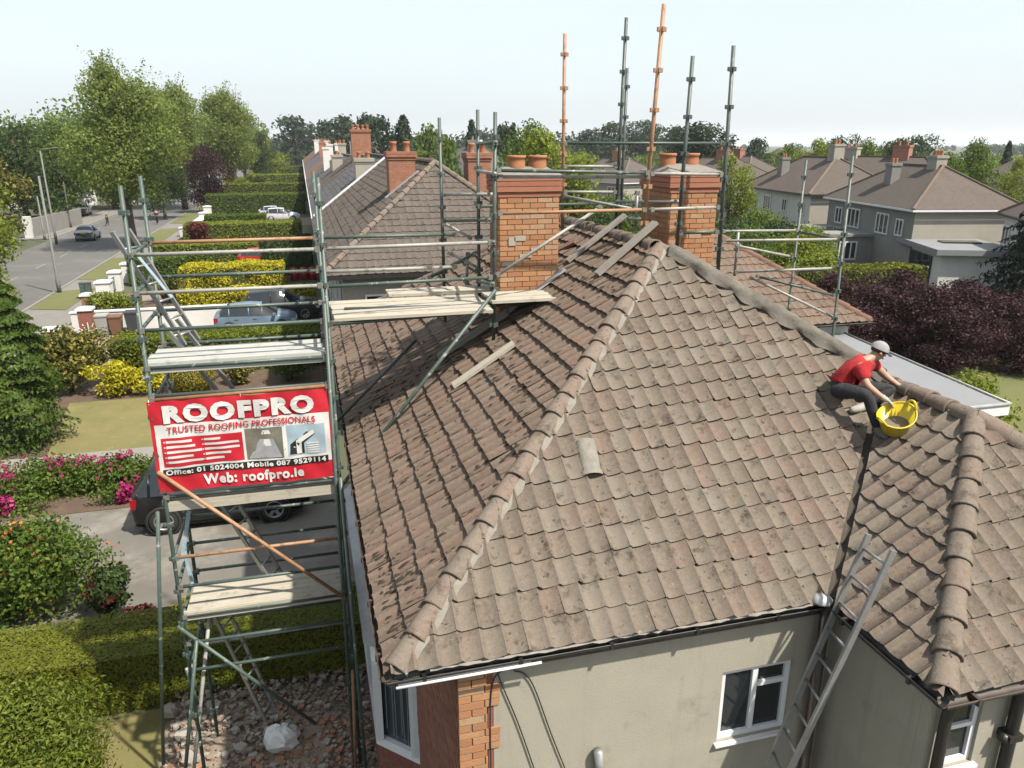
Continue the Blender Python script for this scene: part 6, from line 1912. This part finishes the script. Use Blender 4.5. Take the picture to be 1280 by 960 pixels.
ridge_tiles(Vector((nx0, ny0, EZ2)) + u_, Vector((nrx, ny0 + nh, nrz)) + u_, ro, sp=.36, n=5)
ridge_tiles(Vector((nx1, ny0, EZ2)) + u_, Vector((nrx, ny0 + nh, nrz)) + u_, ro, sp=.36, n=5)
ridge_tiles(Vector((nrx, ny0 + nh, nrz)) + u_, Vector((nrx, ny1, nrz)) + u_, ro, sp=.42, n=5)
simple_chimney(N1, 3.02, 3.98, 28.6, 29.5, 6.8, 9.05, 'brick_far', 2, 'brick_far')
simple_chimney(N1, 5.9, 6.75, 28.4, 29.3, 6.6, 9.0, 'brick_far', 2, 'brick_far')
MB().beam((2.85, 28.55, 7.42), (4.1, 28.55, 8.36), .12, .10).build('flashing', 'lead', N1)
done()
# rear extension of the attached house, its hip pointing away
EX = thing('rear_extension', 'white rear extension with reddish tiled hip roof behind the chimneys', 'extension', (10.5, 17.5, 0))
ex1, ey0, ey1 = 12.78, 14.9, 20.2; eh = (ey1 - ey0) / 2; exr = ex1 - eh
MB().bx(8.55, ex1 - .38, ey0 + .25, ey1 - .25, 0, 5.22).build('wall', 'render_white', EX)
ro = MB(); ry = ey0 + eh; rz_ = EZ + TP * eh
ro.add([(8.0, ey0, EZ - .01), (ex1, ey0, EZ - .01), (exr, ry, rz_ - .01), (5.0, ry, rz_ - .01)], [[0, 1, 2, 3]])
ro.add([(ex1, ey0, EZ - .01), (ex1, ey1, EZ - .01), (exr, ry, rz_ - .01)], [[0, 1, 2]])
ro.add([(ex1, ey1, EZ - .01), (8.0, ey1, EZ - .01), (5.0, ry, rz_ - .01), (exr, ry, rz_ - .01)], [[0, 1, 2, 3]])
ro = ro.build('roof', 'underlay', EX)
roof_courses(ro, (7.0, ey0, EZ), (1, 0, 0), (0, 1, 0), ex1 - 7.0, eh * TL, [((ex1, ey0), (-q2, -q2))], 'tile_mossy', TP, .263, .188, nseg=4)
roof_courses(ro, (ex1, ey0, EZ), (0, 1, 0), (-1, 0, 0), ey1 - ey0, eh * TL, [((ex1, ey0), (q2, q2)), ((ex1, ey1), (q2, -q2))], 'tile_mossy', TP, .263, .188, nseg=4)
ridge_tiles(Vector((ex1, ey0, EZ)) + up, Vector((exr, ry, rz_)) + up, ro, n=6, m='tile_red')
ridge_tiles(Vector((exr, ry, rz_)) + up, Vector((6.5, ry, rz_)) + up, ro, n=6)
gutter((8.6, ey0 - .05, EZ - .02), (ex1 + .02, ey0 - .05, EZ - .02), (0, -1, 0), EX, m='pvc_black')
MB().tube((11.3, ey0 + .17, 0), (11.3, ey0 + .17, EZ - .1), .045).build('downpipe', 'galv', EX)
done()
FR = thing('flat_roof_extension', 'grey membrane flat roof with white edge beyond the roofer', 'extension', (10, 12, 0))
fz = 4.98
MB().prism([(8.34, 10.05), (11.4, 10.05), (12.0, 14.85), (8.34, 14.85)], 0, fz - .2).build('wall', 'render_white', FR)
MB().prism([(8.33, 9.84), (11.58, 9.84), (12.22, 15.05), (8.33, 15.05)], fz - .19, fz - .02).build('fascia', 'pvc_white', FR)
MB().prism([(8.33, 9.90), (11.52, 9.90), (12.16, 15.02), (8.33, 15.02)], fz - .018, fz + .012).build('membrane', 'membrane', FR)
b = MB(); b.tube((8.4, 9.84, fz + .02), (11.58, 9.84, fz + .02), .03, n=8); b.tube((11.58, 9.84, fz + .02), (12.22, 15.05, fz + .02), .022, n=8); b.build('drip_edge', 'lead', FR)
done()
# the terrace that runs on along the street
def terrace(label, y0, y1, ez, rise, rm, wm, depth=8.4, x0=.38, chim=None, gable=None, name='terrace_house'):
    t = thing(name, label, 'house', (x0 + 4, (y0 + y1) / 2, 0), group='terrace along the street')
    h = depth / 2; rx_ = x0 + h; rz2 = ez + rise
    p = rise / h
    MB().bx(x0 + .5, x0 + depth - .5, y0 + .02, y1 - .02, 0, ez).build('wall', wm, t)
    r_ = MB()
    r_.add([(x0, y0, ez), (rx_, y0, rz2), (rx_, y1, rz2), (x0, y1, ez)], [[0, 1, 2, 3]])
    r_.add([(x0 + depth, y0, ez), (x0 + depth, y1, ez), (rx_, y1, rz2), (rx_, y0, rz2)], [[0, 1, 2, 3]])
    r_.add([(x0 + .5, y0, ez - .05), (x0 + depth - .5, y0, ez - .05), (rx_, y0, rz2 - .02)], [[0, 1, 2]])
    r_.add([(x0 + .5, y1, ez - .05), (x0 + depth - .5, y1, ez - .05), (rx_, y1, rz2 - .02)], [[0, 2, 1]])
    ro = r_.build('roof', rm, t)
    if y0 < 90:
        roof_courses(ro, (x0, y1, ez + .005), (0, -1, 0), (1, 0, 0), y1 - y0, h * math.sqrt(1 + p * p), [], rm, p, .32, .40, nseg=2, amp=.003, lift=.02)
    MB().beam((rx_, y0, rz2 + .05), (rx_, y1, rz2 + .05), .22, .12).build('ridge', 'ridge_clay', t)
    MB().bx(x0 - .1, x0 + .04, y0, y1, ez - .16, ez - .03).build('gutter', 'pvc_white', t)
    n = max(2, int((y1 - y0) / 4.2))
    for i in range(n):
        y = y0 + (i + .3) * (y1 - y0) / n
        window(t, y, y + 1.5, ez - 2.0, ez - .7, x0 + .5, 'X', mull=(.5,), inset=-.02, sill=False)
    for c in (chim or []):
        simple_chimney(t, *c)
    done()
    return t
T2 = terrace('slate roofed terrace house with white verge strip and a squat beige chimney', 43.0, 58, 5.5, 3.1, 'slate', 'render_grey', chim=[(2.9, 3.9, 45.0, 45.9, 7.0, 8.55, 'render_cream', 2)])
MB().beam((.40, 43.02, 5.62), (4.5, 43.02, 8.72), .14, .10).build('verge_strip', 'pvc_white', T2, org=T2.location)
terrace('brown tiled terrace house after the slate one with a brick chimney pair', 58.02, 74, 5.4, 3.0, 'tile_far', 'render_cream', chim=[(3.9, 5.4, 63.5, 64.6, 7.6, 10.4, 'brick_far', 4), (2.6, 3.5, 71, 72, 6.8, 8.4, 'render_cream', 1)])
terrace('grey slate terrace house with two slim white chimneys', 74.02, 96, 5.3, 2.9, 'slate', 'render_white', chim=[(2.2, 2.8, 84, 84.8, 6.2, 9.0, 'render_white', 1), (4.2, 5.0, 92, 93, 7.6, 9.4, 'render_cream', 2)])
terrace('red roofed terrace house with white chimneys far along the row', 96.02, 124, 5.2, 3.0, 'tile_red', 'render_white', chim=[(3.2, 3.9, 101, 102, 6.8, 9.3, 'render_white', 1), (4.6, 5.4, 112, 113, 7.5, 9.4, 'render_white', 2), (6.2, 7.3, 104, 105, 6.8, 9.6, 'render_cream', 2)])
terrace('farthest slate terrace house before the end of the row', 124.02, 165, 5.2, 3.0, 'slate', 'render_cream', chim=[(3.0, 4.0, 135, 136.2, 7, 9.6, 'brick_pink', 2), (4.5, 5.5, 155, 156.5, 7, 9.9, 'render_white', 2)])
terrace('faint red roofed house closing the terrace row', 165.02, 225, 5.2, 3.2, 'tile_red', 'render_cream', chim=[(3.0, 4.4, 180, 182, 7, 10.2, 'render_white', 2), (5, 6.4, 205, 207, 7, 10.4, 'brick_pink', 2)])

# ------------------------------------------------------------------ houses over the rear gardens
def semi(label, loc, rz, L, D, ez, rise, rm, wm, side_m=None, wins=(), chims=(), hip=(1, 1), sidewins=(), porch=None, name='semi_detached_house', group='houses over the rear gardens'):
    """local frame: facade on x = 0 looking to -x, running from y = 0 to y = L"""
    t = thing(name, label, 'house', loc, rz, group); done()
    O = (0, 0, 0); o_ = .35
    b_ = MB(); b_.bx(0, D, 0, L, -.3, ez - .01); w = b_.build('wall', wm, t, org=O)
    if side_m:
        MB().bx(.0, D - .0, -.03, -.003, 0, ez - .02).build('side_wall', side_m, t, org=O)
    hx = D / 2 + o_
    ya, yb = -o_, L + o_; xa, xb = -o_, D + o_
    ra = ya + hx if hip[0] else ya; rb = yb - hx if hip[1] else yb
    r_ = MB(); zt = ez + rise; xc = D / 2
    r_.add([(xa, ya, ez), (xc, ra, zt), (xc, rb, zt), (xa, yb, ez)], [[0, 1, 2, 3]])
    r_.add([(xb, ya, ez), (xb, yb, ez), (xc, rb, zt), (xc, ra, zt)], [[0, 1, 2, 3]])
    r_.add([(xa, ya, ez), (xb, ya, ez), (xc, ra, zt)], [[0, 1, 2]])
    r_.add([(xa, yb, ez), (xb, yb, ez), (xc, rb, zt)], [[0, 2, 1]])
    r_.add([(xa, ya, ez - .004), (xb, ya, ez - .004), (xb, yb, ez - .004), (xa, yb, ez - .004)], [[0, 3, 2, 1]])
    ro = r_.build('roof', rm, t, org=O)
    k = MB(); 
    for p, q in (((xa, ya, ez), (xc, ra, zt)), ((xb, ya, ez), (xc, ra, zt)), ((xa, yb, ez), (xc, rb, zt)), ((xb, yb, ez), (xc, rb, zt)), ((xc, ra, zt), (xc, rb, zt))):
        MB().beam(Vector(p) + Vector((0, 0, .04)), Vector(q) + Vector((0, 0, .04)), .2, .12).build('ridge', 'ridge_clay', ro, org=O)
    k.bx(xa - .08, xa, ya - .08, yb + .08, ez - .16, ez - .03); k.bx(xa, xb, ya - .08, ya, ez - .16, ez - .03)
    k.build('gutter', 'pvc_white' if wm != 'render_white' else 'pvc_black', t, org=O)
    for y0_, y1_, z0_, z1_, mu in wins:
        win_local(t, 'X', y0_, y1_, z0_, z1_, 0, mu)
    for x0_, x1_, z0_, z1_, mu in sidewins:
        win_local(t, 'Y', x0_, x1_, z0_, z1_, -.03, mu)
    for c in chims:
        cx0, cx1, cy0, cy1, cz0, cz1, cm, pots = c
        cb = MB().bx(cx0, cx1, cy0, cy1, cz0, cz1 - .2).build('chimney', cm, t, org=O)
        MB().bx(cx0 - .06, cx1 + .06, cy0 - .06, cy1 + .06, cz1 - .198, cz1).build('cap_course', cm, cb, org=O)
        for i in range(pots):
            MB().lathe((cx0 + (cx1 - cx0) * .5, cy0 + (cy1 - cy0) * (i + .5) / pots, cz1), [(.13, 0), (.12, .3), (.14, .36), (.09, .36)], 10).build('pot', 'clay_pot', cb, org=O)
    return t
def win_local(t, axis, a0, a1, z0, z1, at, mu, frame='pvc_white'):
    global ORG
    sv = ORG; ORG = Vector((0, 0, 0))
    w = window(t, a0, a1, z0, z1, at, axis, mull=mu, inset=-.02, fr=.10, dep=.07, frame=frame)
    ORG = sv
# grey pair of houses with flat roofed extensions
def place(pA, pB):
    a, b_ = Vector(pA), Vector(pB)
    d = b_ - a
    return math.atan2(-d.x, d.y), d.length
rzB, LB = place((40.6, 44.5), (43.4, 57.5))
HB = semi('grey rendered house pair with brown hipped roof and flat roofed extension', (40.75, 44.7, 0), rzB, LB, 7.6, 5.0, 2.75, 'tile_far', 'render_grey', 'render_cream',
     wins=((1.2, 2.2, 3.0, 4.2, (.5,)), (3.2, 5.0, 2.9, 4.4, (.35, .7)), (7.6, 9.6, 2.9, 4.4, (.35, .7)), (10.6, 11.8, 3.0, 4.3, (.5,))),
     chims=((1.6, 2.3, 6.8, 7.8, 5.6, 7.9, 'render_grey', 2), (3.4, 4.2, 4.1, 5.3, 7.3, 8.5, 'render_cream', 3)))
b = MB(); b.bx(-3.2, -.01, 5.2, 12.5, 0, 2.55); b.build('extension_wall', 'render_grey', HB, org=(0, 0, 0))
MB().bx(-3.5, -.005, 5.0, 12.7, 2.552, 2.75).build('extension_roof', 'render_grey', HB, org=(0, 0, 0))
MB().bx(-3.4, -.9, 7.6, 9.6, 2.755, 2.85).build('roof_light', 'glass', HB, org=(0, 0, 0))
win_local(HB, 'X', 6.6, 9.4, .9, 2.2, -3.2, (.25,)); win_local(HB, 'Y', -2.6, -1.2, .8, 2.2, 5.2, (.33, .66))
HC = thing('sun_room', 'white flat roofed sun room with dark glazed doors', 'extension', (38.9, 39.9, 0), rzB - .18); done()
O_ = (0, 0, 0)
MB().bx(0, 4.2, 0, 8.8, 0, 2.6).build('wall', 'render_white', HC, org=O_)
MB().bx(-.5, 4.6, -.5, 9.2, 2.602, 2.95).build('flat_roof', 'membrane', HC, org=O_)
MB().bx(-.06, -.004, 1.3, 7.2, .15, 2.3).build('glazing', 'glass', HC, org=O_)
for y in (1.3, 3.2, 5.2, 7.1): MB().bx(-.10, -.065, y, y + .1, .15, 2.3).build('door_frame', 'pvc_black', HC, org=O_)
for y in (3.0, 6.2): MB().bx(1.2, 3.6, y, y + 1.1, 2.955, 3.05).build('roof_light', 'glass', HC, org=O_)
MB().bx(-1.5, -.07, 0, 8.8, 0, .14).build('step', 'render_cream', HC, org=O_)
rzA, LA = place((43.9, 60.7), (46.3, 75.7))
semi('white and pale blue house pair with brown roof and white gable side', (44.0, 60.9, 0), rzA, 15.0, 8.6, 5.0, 3.1, 'tile_far', 'render_white', 'render_cream',
     wins=((1.0, 2.2, 3.1, 4.3, (.5,)), (4.6, 5.6, 3.1, 4.3, (.5,)), (8.2, 9.9, 2.9, 4.4, (.33, .66)), (11.5, 13.6, 2.9, 4.4, (.33, .66))),
     chims=((1.4, 2.2, 9.6, 10.6, 5.6, 8.0, 'render_grey', 2), (3.8, 4.8, 4.0, 5.2, 7.6, 9.3, 'render_cream', 2)))
rzC, LC = place((37.6, 33.0), (42.2, 42.2))
semi('white house with brown roof behind the dark spruce', (38.9, 31.6, 0), math.atan2(-5.3, 9.0), 10.6, 7.6, 5.0, 2.9, 'tile_far', 'render_white', None,
     wins=((9.2, 10.4, 3.0, 4.3, (.5,)), (5.0, 6.6, 3.0, 4.3, (.5,))), chims=((3.5, 4.4, 3.2, 4.8, 7.2, 8.6, 'render_cream', 2),))
far = [
    ('brown roofed house behind the grey pair', (56, 57, 0), .5, 16, 9, 4.8, 3.3, 'tile_far', 'render_cream', ((4, 5, 6, 7.5, 7, 9.2, 'brick_pink', 2), (4, 5, 11, 12.5, 7, 9.0, 'render_cream', 2))),
    ('long brown roofed house with white gable behind the grey pair', (66, 58, 0), -.9, 17, 8, 4.6, 2.9, 'tile_far', 'render_white', ((3.5, 4.5, 5, 6.5, 6.8, 8.6, 'render_cream', 2),)),
    ('white house at the edge of the far gardens', (88, 72, 0), .4, 12, 8, 4.6, 3.0, 'tile_far', 'render_white', ((3.5, 4.5, 4, 5.5, 6.8, 8.8, 'render_white', 2),)),
    ('small white gabled house past the tall green tree', (82, 63, 0), -.4, 9, 7, 3.8, 2.6, 'slate', 'render_white', ()),
    ('grey roofed house seen between the two chimneys', (41, 97, 0), .25, 15, 9, 4.4, 2.9, 'tile_far', 'render_cream', ((4, 5, 6.5, 8, 6.6, 8.4, 'brick_orange', 2),)),
    ('white walled house seen through the chimney scaffold', (51, 104, 0), -.5, 12, 8, 4.4, 2.6, 'slate', 'render_white', ((3.5, 4.5, 5, 6.5, 6.4, 8.3, 'brick_red', 2),)),
    ('low slate roofed house left of the chimney scaffold', (33, 112, 0), .1, 14, 8, 4.4, 2.8, 'slate', 'render_white', ((3.5, 4.5, 6, 7.5, 6.4, 8.4, 'render_white', 2),)),
    ('brown roofed house past the pale blue house pair', (52, 88, 0), .2, 15, 8.5, 4.6, 2.9, 'tile_far', 'render_cream', ((3.5, 4.5, 6, 7.5, 6.6, 8.6, 'brick_pink', 2),)),
    ('dark roofed house far behind the tall green tree', (64, 104, 0), .2, 15, 8.5, 4.6, 2.9, 'tile_far', 'render_white', ((3.5, 4.5, 6, 7.5, 6.6, 8.6, 'brick_pink', 2),)),
    ('slate roofed house beyond the neighbouring roof', (15, 104, 0), .05, 14, 8, 4.6, 3.0, 'slate', 'render_white', ((3.5, 4.5, 4, 5.5, 6.6, 9.0, 'brick_pink', 2),)),
    ('white gabled house behind the near chimney pots', (21, 92, 0), .6, 10, 7, 5.6, 3.4, 'slate', 'render_white', ((3, 4, 4, 5.5, 7.0, 9.8, 'render_white', 2),)),
    ('pink roofed house among the trees across the road', (-46, 140, 0), -1.2, 12, 8, 6.2, 2.9, 'tile_red', 'render_white', ((3.5, 4.5, 2, 3.2, 7.8, 10.0, 'brick_pink', 2),)),
]
for lab, loc, rz_f, L, D, ez, rise, rm, wm, ch in far:
    semi(lab, loc, rz_f, L, D, ez, rise, rm, wm, None, wins=((1.5, 3.2, ez - 1.9, ez - .6, (.5,)), (L * .45, L * .45 + 1.7, ez - 1.9, ez - .6, (.5,)), (L - 3.4, L - 1.6, ez - 1.9, ez - .6, (.5,))), chims=ch, group='houses scattered among the far gardens')
fr_ = random.Random(17)
for i in range(26):        # roofs of the town towards the sea, a few pixels each
    az = fr_.uniform(-8, 42); rg = fr_.uniform(150, 420)
    x, y = rg * math.sin(math.radians(az)), rg * math.cos(math.radians(az))
    if x < 12: continue
    t = thing('distant_house', 'distant pale house of the town towards the sea', 'house', (x, y, 0), fr_.uniform(-1.2, 1.2), 'distant houses of the town'); done()
    MB().bx(-6, 6, -4, 4, 0, 5).build('wall', fr_.choice(['render_white', 'render_cream', 'render_white', 'brick_pink']), t)
    MB().add([(-6.4, -4.4, 5.002), (6.4, -4.4, 5.002), (6.4, 4.4, 5.002), (-6.4, 4.4, 5.002), (-3, 0, 8), (3, 0, 8)], [[0, 1, 5, 4], [2, 3, 4, 5], [1, 2, 5], [3, 0, 4], [3, 2, 1, 0]]).build('roof', fr_.choice(['tile_far', 'slate', 'tile_far', 'tile_red']), t)
    MB().bx(-.6, .6, -.5, .5, 7, 9).build('chimney', 'brick_pink', t)

# ------------------------------------------------------------------ trees towards the horizon
def at_px(px, rng):
    d = ray(px, 180); s = rng / math.hypot(d.x, d.y)
    return d.x * s, d.y * s
HT = [  # photo column, range, kind, top row in the photo, width factor, label
    (505, 150, 'far_fir', 150, 1.2, 'tall dark fir behind the neighbouring chimney'), (535, 140, 'far_green', 158, .7, 'green tree beside the dark firs'), (590, 130, 'far_fir', 155, .8, 'dark fir over the neighbouring ridge'),
    (480, 170, 'far_dark', 152, .9, 'dark round tree behind the brick chimney pair'), (455, 190, 'far_dark', 150, .9, 'dark tree on the skyline of the terrace'), (640, 120, 'far_dark', 160, .8, 'dark tree behind the near chimney pots'),
    (690, 64, 'broad_lime', 163, 1.0, 'bright lime tree right of the near chimney'), (665, 80, 'broad_green', 163, .9, 'green tree behind the near chimney pots'), (560, 95, 'far_green', 172, .5, 'green tree above the neighbouring ridge'),
    (735, 250, 'far_dark', 166, 1.0, 'dark tree behind the orange scaffold tube'), (760, 300, 'far_dark', 158, 1.4, 'dark wooded rise between the scaffold tubes'), (800, 290, 'pine', 156, 1.6, 'flat topped pines on the skyline between tubes'),
    (845, 260, 'far_dark', 162, 1.1, 'dark tree left of the tall scaffold tubes'), (885, 120, 'pine', 160, 1.3, 'broad dark pine behind the further chimney'), (862, 125, 'pine', 166, 1.0, 'smaller dark pine behind the further chimney'),
    (918, 78, 'broad_lime', 190, .8, 'yellow green tree beside the further chimney'), (945, 170, 'far_dark', 175, .8, 'dark round tree past the further chimney'), (985, 150, 'far_green', 180, .7, 'green tree over the pale blue house'),
    (1022, 105, 'broad_lime', 174, .8, 'lime green tree above the white gable'), (1050, 110, 'broad_dark', 172, .7, 'dark tree above the white gable'), (1085, 105, 'broad_green', 180, .8, 'leafy tree between the two house pairs'),
    (1120, 130, 'pine', 178, .9, 'dark pine left of the round dark tree'), (1142, 125, 'broad_dark', 172, 1.0, 'round dark tree over the grey roofs'), (1188, 120, 'far_green', 190, .5, 'low green trees beyond the brown roofs'),
    (1228, 84, 'broad_green', 181, .62, 'upright green tree by the white gabled house'), (1262, 130, 'far_fir', 178, .7, 'dark fir at the edge of the far gardens'), (1275, 95, 'broad_lime', 192, .7, 'pale green tree beside the white far house'),
    (1205, 76, 'broad_green', 200, .5, 'green tree in front of the small white gabled house'), (430, 230, 'far_dark', 151, 1.0, 'dark skyline tree past the terrace end'), (405, 260, 'far_dark', 156, .9, 'dark skyline tree left of the brick chimney pair'), (372, 300, 'far_dark', 152, 1.2, 'dark skyline tree beside the roadside row'),
]
for px, rng, k, top, wf, lab in HT:
    x, y = at_px(px, rng)
    zt = CAMZ + (HZY - top) / FPX * rng * 1.04
    base = {'far_fir': 15.0, 'far_green': 13.6, 'far_dark': 13.6, 'broad_lime': 9.0, 'broad_green': 9.8, 'broad_dark': 11.2, 'pine': 13.0}[k]
    s = zt / base
    plant(k, x, y, (s * wf, s * wf, s), lab)
# the wooded belts that read as one mass
def belt(name, label, n_clumps, az0, az1, r0, r1, h0, h1, m, leaf, seed, per=120):
    g_ = random.Random(seed)
    lb = []
    for i in range(n_clumps):
        az = math.radians(g_.uniform(az0, az1)); rg = g_.uniform(r0, r1)
        h = g_.uniform(h0, h1); w = h * g_.uniform(.45, .8)
        x, y = rg * math.sin(az), rg * math.cos(az)
        lb.append((x, y, h * .5, w, w, h * .5)); lb.append((x + g_.uniform(-w, w), y, h * .35, w * .8, w * .8, h * .38))
    P, d, _ = lobes_pts(lb, n_clumps * per, .3)
    P[:, 2] = np.abs(P[:, 2])
    o = quads_mesh(name, leaf_quads(P, d, leaf, .7, .7), NR.random(len(P)), m)
    tag(o, label, 'trees', kind='stuff')
AZ0 = -math.degrees(YAW)
belt('far_wood', 'wooded belt closing the view to the left', 90, -24, -9, 190, 330, 11, 20, 'leaf_green', 1.1, 1, 420)
belt('far_wood', 'dark wooded belt along the skyline behind the terrace', 110, -8, 26, 300, 560, 9, 16, 'leaf_bluegreen', 1.8, 2, 240)
belt('far_wood', 'low green tree belt between the far gardens', 130, 6, 52, 130, 300, 4.5, 8.5, 'leaf_green', .9, 3, 300)
belt('far_wood', 'thin tree belt near the sea', 90, 10, 50, 600, 1400, 6, 9.5, 'leaf_bluegreen', 3, 4, 120)

# ------------------------------------------------------------------ the air
hz = MB().bx(-4800, 4800, -260, 15500, -2.0, 75).build('haze', 'earth')
m_ = bpy.data.materials.new('air'); m_.use_nodes = True
nt_ = m_.node_tree; nt_.nodes.remove(nt_.nodes['Principled BSDF'])
pv = nt_.nodes.new('ShaderNodeVolumePrincipled')
pv.inputs['Color'].default_value = (0.93, 0.96, 1.0, 1)
pv.inputs['Density'].default_value = 0.00018
pv.inputs['Anisotropy'].default_value = 0.2
nt_.links.new(pv.outputs[0], nt_.nodes['Material Output'].inputs['Volume'])
hz.data.materials.clear(); hz.data.materials.append(m_)
stuff(hz)
